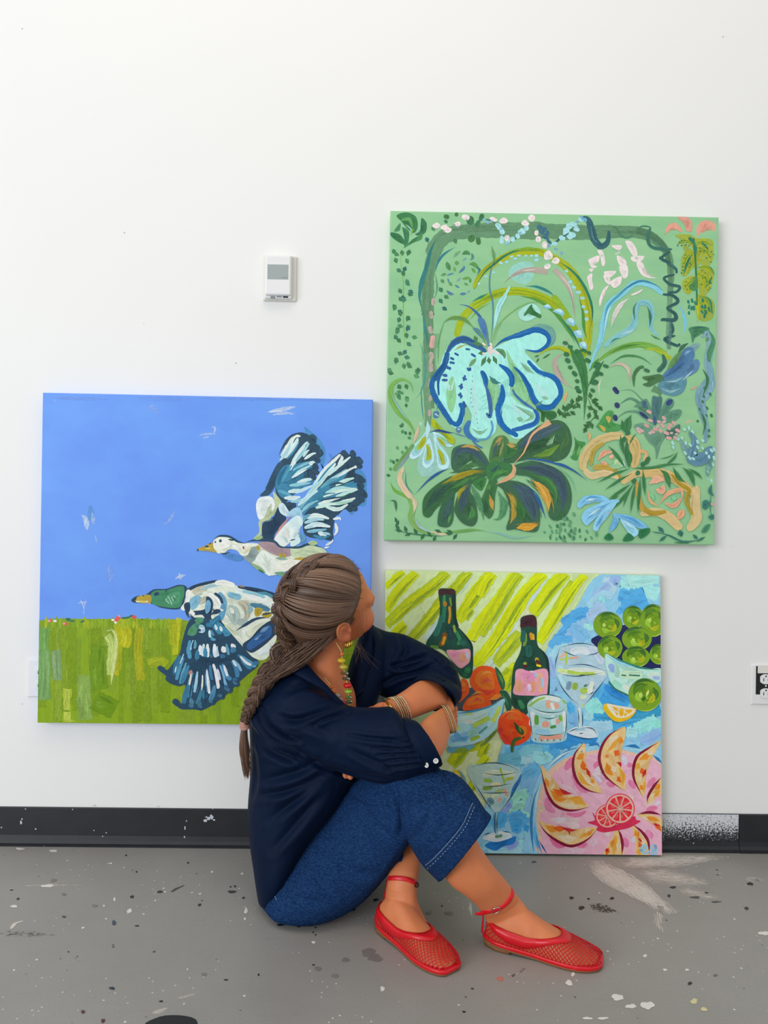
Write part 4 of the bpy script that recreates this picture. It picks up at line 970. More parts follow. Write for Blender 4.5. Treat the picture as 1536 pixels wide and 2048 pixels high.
G.dots('#5f9f74', 20, '130,1350 145,1390 190,1345 215,1330 240,1290 290,1310 320,1250 285,1340 85,1395 135,1420 205,1405 240,1430 250,1380 300,1380 320,1400 365,1385 370,1430 425,1390 415,1450 460,1440 180,1390 280,1410 310,1440 240,1460 180,1450 330,1370 500,1410 210,1370', 34, 1.2)
G.dots('#3f8058', 16, '240,1330 185,1345 245,1435 285,1420 320,1440 365,1380 295,1385 265,1285 210,1435 130,1440 410,1455', 30, 1.3)
G.st('#3f7a50', 12, '1120,1475 1240,1482', 't')
G.end()

# ------------------------------------------------------------------ two ducks over a field
M_SKY = canvas_mat('cornflower_blue_ground', '#6796f2', '#73a8fa', (2, 1, 3))
D = Painting('duck_painting', [(85, 785), (746, 799), (739.5, 1452), (74.5, 1446)], (0, -0.036, 1), (0, -1, 0), 0.034, M_SKY,
             'square canvas with two painted ducks flying over a green field under blue sky')
rr = random.Random(5)
D.gain = 1.15
D.begin('painted_sky')
D.crop(0, 0, 1.0)
for _ in range(12):
    x = rr.uniform(90, 740); D.st('#7fabf6', rr.uniform(5, 12), [(x, 796), (x + 50, 797), (x + 110, 799)], 't', .45, .1, False)
for c, w, p in (('#d7e4f6', 9, '536,824 560,820 592,813'), ('#c3d6f6', 6, '545,830 570,826 590,828'), ('#a9c4f4', 5, '396,871 412,868 432,868'), ('#d3e0f6', 4, '422,853 430,856 428,868'), ('#b9cff4', 3, '405,876 420,873'), ('#c9daf2', 12, '163,1030 172,1040 174,1060'), ('#5f9ad2', 14, '180,1010 182,1025 178,1042'), ('#a4c2f2', 9, '184,1025 188,1050'), ('#9cbcf2', 5, '190,1070 194,1085'), ('#dbe6f4', 6, '350,1158 360,1153 372,1150'), ('#cddcf4', 5, '358,1146 362,1160'), ('#b9cdf2', 4, '155,1206 175,1204'), ('#d7e2f4', 3, '160,1198 168,1215 167,1228'), ('#c5d6f2', 3, '172,1198 168,1215'), ('#8fb2f4', 8, '296,822 305,812 318,830'), ('#84a9f2', 14, '215,1130 222,1150 218,1165'), ('#8fb0f2', 8, '325,1050 340,1040 350,1020'), ('#a9c2f4', 3, '108,800 112,803')):
    D.st(c, w, p, 't', .55)
D.begin('painted_field')
D.bl('#82a012', '75,1241 130,1237 200,1238 260,1236 330,1240 345,1238 385,1242 420,1236 520,1240 744,1240 742,1452 74,1447', 2.0, 1.57, True)
for _ in range(150):
    x = rr.uniform(80, 740); y = rr.uniform(1250, 1400); l = rr.uniform(50, 170)
    D.st(rr.choice(['#84a214', '#8ca824', '#7d9c10', '#90ab30', '#86a31c', '#7f9e24']), rr.uniform(8, 20), [(x, max(1240, y - l / 2)), (x + rr.uniform(-2, 2), y), (x + rr.uniform(-2, 2), min(1446, y + l / 2))], 'f', rr.choice((.5, .62)), .1, False)
for c, w, p in (('#6fa050', 26, '86,1250 84,1320 90,1400'), ('#78a35e', 20, '90,1300 92,1350 88,1400'), ('#7fa06a', 20, '112,1300 115,1360'), ('#b4b414', 12, '233,1240 236,1290 232,1350'), ('#b9b80c', 24, '250,1238 252,1275 248,1295'), ('#a8ac14', 18, '280,1250 276,1300 282,1360'), ('#a3a812', 14, '238,1290 236,1340'), ('#bcbf1c', 12, '358,1236 354,1270 350,1310'), ('#a9b010', 16, '345,1240 346,1290'), ('#9fae18', 20, '296,1328 320,1322 332,1330'), ('#b7c96a', 16, '214,1270 222,1290 218,1350'), ('#c9d58a', 8, '212,1262 226,1262 232,1290 222,1370'), ('#bccb70', 6, '214,1290 212,1330'), ('#b9c74c', 14, '134,1378 133,1400 134,1420'), ('#a9bc34', 5, '127,1375 128,1400'), ('#a9bc34', 4, '142,1375 142,1398'), ('#bac84c', 16, '134,1424 134,1440'), ('#a9b83c', 5, '125,1442 150,1442'), ('#88a84e', 30, '170,1350 168,1400 172,1440'), ('#6f9410', 34, '200,1290 196,1340 200,1380'), ('#6d9208', 40, '190,1400 230,1420')):
    D.st(c, w, p, 'f' if w > 9 else 't', .7)
for x in np.arange(78, 340, 7.0):
    D.st(rr.choice(['#8aa81c', '#9fb01c', '#7f9d16']), 7, [(x, 1236 + rr.uniform(-4, 4)), (x + rr.uniform(-1, 1), 1258)], 't', .8)
D.dots('#d9564c', 7, '101,1241 132,1248 236,1236 268,1234 233,1240', 8); D.dots('#2f6a52', 4, '138,1240 165,1243 248,1236 262,1232 145,1242 255,1235 135,1238', 9, -.2); D.dots('#e8a09a', 4, '98,1242 128,1247 238,1232', 5); D.dots('#e3e3dc', 4, '231,1245 226,1240 110,1242', 6)

NV, NV2, TL_, TL2, CY, WH, CR, SGE, OCH, MV = '#2d4a5e', '#24405a', '#3f86a4', '#2f6f92', '#8cc6d4', '#dfeee8', '#dfe2cf', '#b5c6a2', '#b09a34', '#a58d94'
D.begin('painted_upper_duck')
D.crop(376, 846)
# teal haze and dark wing masses
D.bl('#4d8cc0', '940,75 1000,80 1060,140 1100,220 1090,330 1060,400 1100,380 1180,260 1250,240 1330,330 1420,420 1430,560 1420,660 1350,670 1270,700', .95)
D.bl(NV, '735,280 770,190 830,100 910,75 990,110 1030,150 1010,180 1070,230 1075,260 1040,290 1010,330 1030,390 1010,440 990,490 930,510 860,560 800,620 760,640 710,580 700,470 750,350')
D.bl(NV, '900,690 960,560 1050,420 1140,300 1230,230 1270,235 1290,250 1340,235 1345,270 1385,290 1380,350 1330,390 1400,430 1400,480 1370,500 1400,520 1430,570 1400,610 1390,640 1340,680 1300,715 1250,690 1190,740 1120,700 1000,680')
D.bl('#31526a', '720,320 760,330 720,430 690,520 640,580 575,580 630,520 660,430')
D.bl(NV, '730,650 850,630 860,690 800,720 740,690'); D.bl(NV, '940,710 1020,670 1110,690 1190,700 1170,790 1160,880 1160,940 1080,930 960,910 920,850')
D.bl(NV2, '600,800 680,770 720,660 780,770 700,880 670,945 600,920')
D.bl('#3d83a4', '700,470 760,350 830,330 950,310 1030,300 1000,350 900,400 830,450 760,480 850,480 980,460 1000,480 900,520 820,560 800,610 760,600 720,560')
D.bl('#3f86a6', '860,700 900,640 1000,560 1100,480 1200,420 1280,390 1220,470 1130,520 1250,500 1350,480 1340,540 1200,600 1100,660 980,680 930,730 900,720')
# feathers
F = [(WH, 44, '745,270 800,190 850,110 900,105'), ('#cfe8e6', 50, '770,280 850,180 880,120'), ('#a8d2dc', 30, '735,300 790,230 820,160'), (TL_, 18, '790,290 850,220 890,150'), ('#bfe2e6', 40, '810,380 870,270 930,180 960,150'), (WH, 26, '815,370 870,280 920,200'), ('#9cd0da', 30, '860,310 930,220 970,160'), (NV, 16, '870,330 930,250 960,200'), ('#d3ebe8', 26, '930,290 990,250 1025,240'), ('#c9e6e8', 22, '920,270 950,230 970,215'), ('#7fbccc', 26, '840,380 930,330 1010,305'), (WH, 34, '970,330 1000,320 1020,325'), ('#b9dfe2', 24, '830,440 900,380 980,340'), (WH, 18, '830,440 880,410 950,370'), (TL_, 16, '780,440 860,380 920,350'), ('#2c6a8c', 30, '720,500 740,420 790,340'), ('#4d9ab4', 24, '750,470 790,400 830,340'), ('#bfe0e6', 34, '870,480 950,455 1010,445'), (WH, 16, '880,470 960,450'), ('#8cc6d4', 30, '810,500 900,490 980,480'), ('#5aa2ba', 30, '720,540 780,560 840,590'), ('#cfe9ea', 34, '800,550 880,540 930,535'), ('#d9efea', 36, '770,600 840,600 900,590'), ('#9cd0d8', 26, '820,630 890,620 940,600'), ('#b9dde4', 30, '860,560 930,530 1000,500'),
     (WH, 44, '1000,520 1080,400 1150,320 1220,250'), ('#cfeae4', 60, '980,560 1080,430 1180,320'), ('#a8d6dc', 34, '940,600 1020,500 1100,430'), ('#3f86a4', 16, '1040,470 1110,380 1180,310'), ('#e3f2ea', 30, '1200,340 1230,290 1235,240'), ('#bfe0e2', 30, '1120,420 1200,350 1290,280'), ('#d3ebe6', 26, '1190,360 1250,310 1300,270'), (NV, 16, '1160,440 1220,370 1290,320'), ('#9ccfd8', 30, '1100,480 1200,420 1270,370'), ('#dff0ea', 22, '1200,430 1280,380 1350,345'), (WH, 24, '1330,360 1355,340'), ('#5fa6ba', 30, '1060,520 1140,460 1210,440'), ('#bfe2d8', 34, '1180,500 1260,460 1330,440'), ('#3f8aa6', 26, '1230,510 1300,480 1330,470'), (NV, 18, '1130,500 1200,480 1260,490'), ('#d3ecdf', 34, '1080,590 1180,550 1280,530 1350,525'), ('#a5d3d2', 30, '1100,560 1200,520 1300,520'), ('#3a7f98', 16, '1000,620 1100,570 1180,560'), ('#dff0e8', 30, '1040,650 1130,620 1230,590'), ('#b9dfda', 30, '1180,590 1270,560 1360,530'), (NV, 16, '1060,620 1160,600 1260,590'), (WH, 30, '1200,640 1280,620 1340,600'), ('#a9d6c4', 30, '1130,650 1230,640 1320,620'), ('#c3e4da', 34, '1020,680 1120,650 1190,650'), ('#cfe8e2', 36, '1100,670 1200,690 1280,650'), ('#2f7a5c', 10, '1220,600 1300,560'), ('#6fb0c4', 40, '870,700 920,640 980,590'), ('#bfe2e6', 36, '880,660 960,590 1040,540'), ('#8cc4d4', 26, '900,720 960,660 1040,620'),
     ('#d9eee8', 40, '940,760 1030,740 1130,765'), ('#a9d2dc', 34, '930,800 1020,770 1090,775'), (WH, 30, '960,745 1040,740 1110,760'), ('#bfe0e6', 44, '930,840 1030,810 1140,830'), ('#e0f0ee', 24, '1000,820 1080,820 1140,830'), ('#6aaac4', 40, '880,830 920,770 980,730'), ('#7fb9cc', 30, '950,870 1040,860 1110,850'), ('#cfe4ea', 40, '1040,880 1090,890 1100,910'), ('#3f86a6', 30, '1000,900 1080,920 1150,900'), ('#9cc8d8', 26, '1080,880 1140,890'), ('#4d8fb8', 36, '900,890 930,930 910,960'), ('#31556a', 20, '1100,930 1160,900'), ('#e6f2f2', 24, '1160,770 1210,760 1220,780'), ('#eef4f4', 26, '1180,800 1190,860 1170,900'), ('#e3eef4', 20, '1100,980 1150,950 1160,930'), (WH, 16, '1090,1000 1130,990')]
for c, w, p in F: D.st(c, (w * .5, w, w * .8, w * .4), p, 'r')
# edge scallops
D.dots(NV, 44, '1000,120 1025,190 1060,235 1030,290 1020,350 1020,390 1000,430 1250,245 1320,245 1370,300 1370,340 1390,450 1380,500 1410,570 1390,610 1330,680', 60, .8)
D.st(NV, (8, 22, 18, 8), '725,260 760,190 820,110 900,80 950,100', 't')
# shoulders and body
D.bl('#e9f2ef', '545,650 570,600 650,585 690,620 690,690 640,740 575,775 550,720')
D.st('#d3e3e0', 20, '570,620 660,630', 't', .6); D.st('#d3e3e0', 20, '570,700 640,690', 't', .6)
D.bl('#b9c79c', '680,550 720,590 750,640 715,680 690,730 640,770 590,800 610,850 580,900 600,930 520,935 570,870 565,790 620,750 690,690 690,620')
D.bl(NV2, '600,800 690,760 725,670 785,770 700,880 675,945 600,920'); D.st('#5c7a86', 12, '620,790 680,770', 't')
D.bl('#cfe4ee', '725,660 760,640 810,710 830,720 800,750 740,720'); D.bl('#9fcbe0', '790,740 850,680 900,690 920,780 890,800 860,760', .9)
D.st('#c9928f', (8, 20, 8), '835,725 740,840 680,945', 't')
D.bl('#e3efe9', '690,940 720,880 800,790 850,790 870,870 830,940 770,990 720,980'); D.bl('#cfe6e6', '800,800 880,740 920,800 880,870 900,950 830,990 820,950 870,880', .95)
D.st('#bcd6d4', 24, '760,900 800,960', 't', .6); D.st('#f1f7f2', 40, '760,860 800,920', 't', .7); D.st('#5c9cba', 26, '890,880 930,920 900,960', 't'); D.st(NV2, 10, '815,940 860,930', 't')
D.bl('#dfe5d4', '430,970 520,960 640,980 830,1000 1000,980 1080,1020 900,1100 800,1180 650,1220 560,1150 470,1090 430,1030')
D.bl('#8d9f9c', '440,1060 500,1000 550,990 570,1050 520,1110 490,1120', .95); D.bl('#8fae86', '500,1120 580,1150 620,1200 560,1180', 2.0); D.bl(MV, '560,960 690,950 740,1000 830,1010 825,1060 740,1070 640,1030')
D.bl('#c3d4b0', '830,1000 950,975 1090,1010 1100,1080 900,1090 830,1060'); D.bl('#e6f0e6', '540,1090 600,1020 690,1080 700,1150 650,1225 590,1140'); D.bl('#f0f2e2', '680,1130 800,1090 910,1090 850,1160 760,1180')
D.st('#b9bf9c', 26, '560,990 570,1040', 't'); D.dots(OCH, 26, '562,998 740,1060 770,1060', 40, 1.2); D.st(OCH, (6, 24, 14), '830,1090 900,1085 960,1080', 't'); D.st('#d0dccc', 26, '610,1040 650,1180', 't', .7); D.st('#8fb4a0', 26, '700,1080 800,1090', 't', .7)
D.bl('#6fa084', '690,1200 760,1190 830,1210 780,1235', 2.0); D.st('#2f6a50', 14, '560,1170 610,1200', 't')
D.st('#2a4c66', (8, 26, 22, 20, 8), '450,960 540,935 680,945 740,990 850,1005', 't'); D.st('#2a4c66', (8, 20, 22, 10), '740,990 880,995 970,970 1080,1000', 't'); D.st('#9ab87c', 30, '530,930 600,910', 't'); D.st('#a9c28c', 40, '960,960 1040,960', 't')
# neck and head
D.bl('#4f86c4', '270,1045 350,1040 440,1080 400,1105 310,1080', .95)
D.bl('#e4ead6', '200,960 230,915 300,905 380,940 430,960 500,970 480,1050 430,1060 390,1020 330,1010 280,1045 220,1030'); D.bl('#f2f4e8', '230,940 300,920 340,970 300,1000 230,1000'); D.st('#f4f6ee', 30, '350,980 410,1000', 't'); D.st('#d9d8b4', (20, 40, 20), '440,1050 480,1010 510,980', 't')
D.st('#23465c', (8, 22, 16, 20, 10), '200,940 250,905 330,910 400,950 470,965', 't'); D.st('#23465c', (6, 14, 8), '250,1040 300,1045 335,1030', 't'); D.st('#23465c', 26, '248,940 270,945', 'r'); D.st('#23465c', 14, '320,930 370,940', 't'); D.st('#23465c', 14, '215,960 222,945', 't')
D.bl('#b29a3c', '75,1005 130,985 190,955 205,1000 230,1035 160,1025 90,1020'); D.st('#d0bd5c', 16, '130,1000 190,1005', 't'); D.st('#23465c', 20, '72,1012 84,1018', 'r'); D.st('#23465c', 16, '135,990 165,985', 'r'); D.st('#23465c', 10, '165,970 190,960', 't')
D.st('#9c4a6c', 18, '440,985 450,1010', 't'); D.st('#f0e6e6', 14, '460,970 455,1010', 't')

D.begin('painted_mallard')
D.crop(250, 1120)
D.bl('#dce3d2', '500,230 560,200 720,165 820,170 900,210 1000,230 1210,290 1260,330 1220,600 1130,790 1000,770 940,680 860,590 800,520 700,470 560,460 480,400 450,380 490,300')
D.bl(NV2, '500,230 540,205 620,180 725,160 735,175 640,200 580,215 520,245'); D.bl(NV2, '905,210 1000,215 1100,235 1210,270 1210,300 1100,270 1000,250 920,230'); D.st('#9a8060', 14, '900,205 960,215', 't')
for c, w, p in (('#bfb9a0', 50, '540,260 620,230 660,230'), ('#9cc0c8', 30, '600,240 680,210 760,200'), ('#f0f2e8', 40, '720,185 800,180 880,210'), ('#c3c8b4', 40, '560,280 620,260'), ('#7fb2c8', (30, 70, 50), '530,390 550,330 610,300'), ('#b4b5a0', (30, 60, 30), '590,350 640,310 660,300'), ('#eef0ea', 40, '670,270 720,310 760,390'), ('#e8eee6', 50, '700,280 740,330 770,380'), ('#6aa4c0', 40, '750,260 790,320 800,380'), ('#5a98b8', 50, '790,350 780,420 750,480 700,520'), (NV2, 24, '715,265 760,300 780,350'), ('#7db4c8', 50, '820,270 880,290 930,300'), (WH, 44, '880,240 1000,270 1150,310'), ('#eef2ea', 40, '960,290 1080,320 1190,360'), ('#4d8fa8', 26, '1050,270 1130,270 1200,310'), ('#8cc0cc', 24, '940,250 1040,270 1120,300'), ('#b9b8a2', (30, 80, 60, 30), '900,340 960,360 980,430 960,480'), ('#a9bcb4', (40, 110, 90, 40), '830,360 870,440 880,520'), ('#9fb0a8', 60, '900,480 940,500 980,480'), ('#dfe6da', 30, '840,380 870,430', ), ('#8cb4c0', 30, '990,350 1010,400 970,420'), ('#4a8098', (20, 60, 30), '1000,350 1060,370 1160,400'), (WH, 30, '1090,330 1150,350 1190,360'), ('#c9d2b8', 60, '800,520 850,570 900,600'), ('#e3e8da', 60, '860,620 920,660 960,720'), ('#d5dcc4', 50, '980,600 1060,540 1140,500'), ('#f2f4ec', 30, '940,560 960,600', )):
    D.st(c, w, p, 'r' if w != 30 else 't')
D.st(NV2, (10, 26, 22, 10), '880,570 960,520 1050,470 1160,460', 't'); D.bl(OCH, '1035,400 1060,380 1100,395 1080,440 1045,450'); D.bl(OCH, '1100,425 1140,415 1175,430 1150,460 1105,455'); D.st(NV2, 14, '1090,440 1180,420', 't')
D.bl(NV2, '940,680 1010,620 1080,540 1180,480 1260,520 1160,640 1060,720 1000,740'); D.bl('#2f5f96', '975,680 1040,610 1100,560 1160,520 1170,600 1080,670 1000,720'); D.st('#6a94b8', 30, '1080,580 1150,530', 't'); D.st('#4a7cae', 20, '1030,640 1100,590', 't'); D.st('#8cb0cc', 10, '1040,640 1070,620', 't'); D.st(WH, 60, '1060,760 1120,720 1160,680', 't')
# head
D.bl('#24445c', '50,320 90,290 160,280 230,235 330,230 420,200 480,205 500,240 490,300 440,390 300,385 210,350 120,345 70,340'); D.bl('#3f8560', '200,290 240,245 330,240 430,210 470,215 475,270 460,320 430,380 300,375 210,345'); D.bl('#4d946c', '330,300 380,260 440,260 430,340 360,350', .9)
D.dots('#8fc0a4', 9, '330,320 350,300 365,330 380,310 395,290 345,340 370,345', 34, 1.1)
D.bl(OCH, '75,320 110,290 200,280 205,340 130,345 90,335'); D.st('#d3c06c', 14, '90,330 180,335', 't'); D.bl(NV2, '50,320 80,295 95,300 75,335'); D.st(NV2, 16, '145,290 150,283', 'r'); D.dots('#eef0e6', 12, '100,333 175,333', 20); D.bl('#24445c', '230,270 260,255 275,275 240,288'); D.st('#24445c', 12, '325,260 335,230', 't'); D.st('#d9a9a0', 10, '190,348 205,350', 't')
D.bl('#eef0e6', '490,250 520,240 525,300 480,400 445,385 480,330'); D.bl(NV2, '475,350 515,340 520,400 500,420 475,390')
# shoulder patches
for c, p in ((NV2, '650,295 690,310 705,360 690,430 720,395 770,400 740,430 690,440 690,480 650,490 620,440 560,440 540,410 640,390'), ('#6aa6c6', '640,370 660,320 685,340 680,400 650,430'), ('#7db4cc', '525,390 530,320 570,290 600,330 560,390'), ('#eef2ec', '510,420 540,410 560,430 530,455'), (NV2, '480,410 510,410 510,470 560,470 580,490 520,480'), ('#e8ece4', '760,390 790,400 770,410')):
    D.bl(c, p)
# lower wing
D.bl('#23465e', '510,490 580,460 640,470 690,480 740,450 790,520 850,590 940,690 1010,770 1060,800 1060,850 1000,900 930,960 880,1010 830,1060 770,1110 690,1165 620,1200 540,1195 440,1190 400,1130 450,1150 470,1080 480,1000 430,1010 350,980 330,930 270,880 290,850 340,880 400,800 440,740 460,640')
D.bl('#4a8a78', '505,570 540,520 590,490 600,460 630,470 610,520 580,560 560,600 520,605'); D.bl('#4f8f68', '560,480 600,460 610,500 580,515'); D.bl('#4f8f68', '500,590 530,530 570,540 570,590 530,605')
for c, w, p in (('#9fc4d8', 40, '590,530 620,540 625,580'), ('#dfeaf0', 12, '590,545 630,550'), ('#dfeaf0', 10, '590,575 625,580'), ('#3a84a6', 60, '680,480 720,520 770,590'), ('#2f7a9c', 50, '640,520 700,510 760,450'), ('#3f88a8', 50, '740,500 790,560 840,600'), ('#d9ecf0', 22, '720,515 735,560', ), ('#cfe6ec', 26, '760,530 775,570'), ('#4d94b2', 40, '690,560 700,620 720,650'), ('#bfe0e8', 24, '675,560 680,620'), ('#3a82a4', 40, '790,600 830,590'), ('#4d94b4', 40, '520,640 510,720 520,790'), ('#a4cfdc', 16, '545,640 525,720'), ('#5aa0ba', 40, '560,640 550,710'), ('#e3eef0', 40, '600,680 610,760', ), ('#cde4ee', 30, '630,670 620,770'), ('#eef4f4', 34, '660,670 660,780'), ('#3f86a4', 24, '690,680 690,780'), ('#e6f0f4', 38, '715,670 725,780'), ('#c3dce8', 24, '740,690 745,770'), ('#eef2f0', 50, '780,690 800,740'), ('#5a9ab8', 26, '810,670 830,760'), ('#eef2f2', 40, '850,670 880,710', ), ('#3a7f9e', 40, '580,720 575,800'), ('#3f86a8', 36, '640,700 645,780'), ('#346f96', 40, '760,760 800,780'), ('#3d7ea4', 50, '850,740 880,700'), ('#2f6f92', 50, '440,760 410,840 400,920'), ('#4d94b2', 30, '470,780 440,860 410,960'), ('#a9d0dc', 12, '470,750 440,830'), ('#bfe0e6', 12, '410,850 400,900'), ('#5c9eb8', 24, '490,820 460,910 440,990'), ('#3a7c9c', 40, '510,840 480,920 450,990'), ('#3a7c9e', 60, '900,760 950,800 1010,870'), ('#5a98ba', 44, '930,770 990,820 1050,850'), ('#e6eef2', 24, '920,770 970,820 1010,840'), ('#7fb0cc', 26, '870,800 910,850 930,890'), ('#3f7ea4', 44, '850,810 890,880 900,940'), ('#d9e6f0', 20, '860,800 890,850'), ('#4a88b0', 40, '780,830 810,920 850,960'), ('#dfe9f2', 26, '790,840 820,930'), ('#7aaed0', 26, '760,840 790,950 820,1030'), ('#eef2f6', 36, '705,830 730,920 745,1030'), ('#cfdff0', 24, '740,870 760,960'), ('#3a78a0', 36, '680,840 700,960'), ('#5a96bc', 40, '650,870 660,970 670,1060'), ('#e6eef2', 24, '655,880 665,980 675,1070'), ('#e3e6d8', 20, '620,920 615,1000 600,1080'), ('#9cc4d8', 26, '580,890 570,970 555,1060'), ('#3f86a4', 50, '540,900 520,1000 510,1100'), ('#b07f78', 34, '530,880 520,920'), ('#e6e2d0', 18, '530,910 515,1000'), ('#2f6f8e', 44, '500,1000 480,1090 470,1150'), ('#3a7c98', 44, '600,1000 590,1100 570,1150'), ('#4a86a8', 44, '720,1000 700,1080 680,1130'), ('#34708f', 50, '630,1040 640,1110', ), ('#4a7f94', 40, '520,1100 540,1160', ), ('#3a6f86', 40, '590,1120 600,1170'), ('#31658c', 50, '800,1000 820,1040'), ('#346a92', 44, '870,940 890,980'), ('#3c6f9a', 60, '1040,810 1050,840')):
    D.st(c, (w * .5, w, w * .8), p, 'r')
for p in ('570,800 640,780 720,800 850,770 900,740', '620,650 700,655 780,640 860,600', '570,830 600,820 640,850', '560,620 540,700 560,800', '690,660 690,780', '745,660 760,780', '640,790 640,880 630,960', '690,810 710,930 740,1060', '740,810 780,960 790,1050', '840,800 870,900 890,960', '900,760 940,860', '560,880 530,1000 510,1150', '610,860 600,1000 560,1150', '650,1000 640,1160', '590,500 640,520 640,560', '690,600 750,640'):
    D.st('#1f3f58', (8, 18, 14, 6), p, 't')
D.dots('#23465e', 46, '410,1140 520,1170 600,1180 690,1140 770,1090 830,1040 890,990 290,870 350,950', 60, .5)
D.dots('#3f7088', 26, '530,1165 600,1170 685,1130 760,1085 820,1035 880,985', 40, .3)
D.end()

# ------------------------------------------------------------------ still life leaning on the floor
M_LIFE = canvas_mat('pale_lime_ground', '#d3e6a6', '#daeab2', (3, 1, 3))
_lt = Vector((0, 0.023, 0.77)).normalized()
S = Painting('still_life_painting', [(770, 1140), (1321, 1150), (1324.5, 1711), (768, 1705)], (0.1, -0.046, 0.0), (0, -_lt.z, _lt.y), 0.020, M_LIFE,
             'square canvas with painted wine bottles, oranges and peach slices, leaning on the floor')
S.gain = 1.42
S.begin('painted_stripes')
S.crop(760, 1130)
S.bl('#c3d79c', '40,45 960,45 1536,60 1536,300 1300,640 900,1200 700,1600 600,1900 40,1900', 2.0, 2.2, True)
for c, w, p in (('#d4e2a8', 60, '60,350 200,180 320,60'), ('#d6e4b4', 70, '120,700 330,480 560,250'), ('#d3e0b0', 70, '520,500 700,280 860,70'), ('#cfdfa6', 60, '700,700 900,400 1080,100'), ('#d6e2b4', 70, '900,760 1060,560 1260,230'), ('#cfdea0', 60, '1290,560 1420,340 1540,160'),
                ('#b6cdb4', 50, '600,260 680,160 740,70'), ('#b9d0c8', 60, '930,700 1040,540 1110,420'), ('#b7cfd0', 50, '1170,320 1280,200 1420,70'), ('#b9d2d0', 40, '360,600 420,510 460,450'), ('#bcd3c6', 60, '820,900 920,760 1000,660')):
    S.st(c, (w * .6, w, w * .7), p, 'r', .75)
LM = ['#b9c914', '#aabc1c', '#c3d010', '#a3b628']
def lime(p, w):
    w *= 1.25
    S.st(random.Random(p).choice(LM), (w * .8, w, w * 1.05, w * .8), p, 'f', 2.0, .12)
    q = np.array(pp(p))
    S.st('#d3de10', (w * .2, w * .45, w * .2), [tuple(v) for v in q + np.array([-w * .15, 0])], 't', .6)
    S.st('#86a02c', (w * .1, w * .3, w * .2), [tuple(v) for v in q + np.array([w * .2, w * .1])], 't', .55)
for p, w in (('50,370 140,220 290,60', 70), ('45,180 120,110 190,55', 50), ('50,480 260,290 420,170 540,60', 80), ('90,460 180,380 260,310', 50), ('250,590 350,480 480,320 600,190 700,70', 80), ('110,560 160,510 200,470', 70), ('620,440 740,270 830,140 890,70', 90), ('680,430 700,390 730,350', 60), ('720,600 830,430 960,280 1060,110 1100,70', 90), ('750,800 880,660 1000,500 1130,280 1300,70', 90), ('930,800 1020,690 1130,570', 70), ('1220,380 1330,230 1470,70', 90), ('1270,620 1350,470 1460,290 1550,150', 70), ('1400,360 1480,230 1540,130', 50), ('600,200 680,100 730,60', 40), ('1010,920 1060,850 1100,800', 80), ('700,1500 760,1420 800,1380', 80), ('760,1536 830,1450', 90)):
    lime(p, w)
S.crop(960, 1130)
for p, w in (('0,760 120,600 280,330 420,150 520,70', 80), ('130,780 230,650 320,540', 80), ('420,390 560,200 690,70', 84), ('480,620 600,430 740,200 840,80', 60), ('0,250 60,130 110,70', 70), ('0,560 120,370 260,140 320,70', 80), ('190,990 230,900 260,840', 100)):
    lime(p, w)
S.st('#c4da98', (40, 80, 90, 70), '600,600 740,420 860,220 950,80', 'r')
S.crop(960, 1400)
S.bl('#c9d6a0', '0,400 80,330 170,340 130,500 80,700 0,830 -400,900 -400,500', 2.0, 2.2)
for p, w in (('0,460 40,380 60,340', 60), ('-60,600 20,500 60,450', 60), ('-120,760 -60,690 -20,620', 60), ('-230,520 -170,440 -120,390', 90)): lime(p, w)

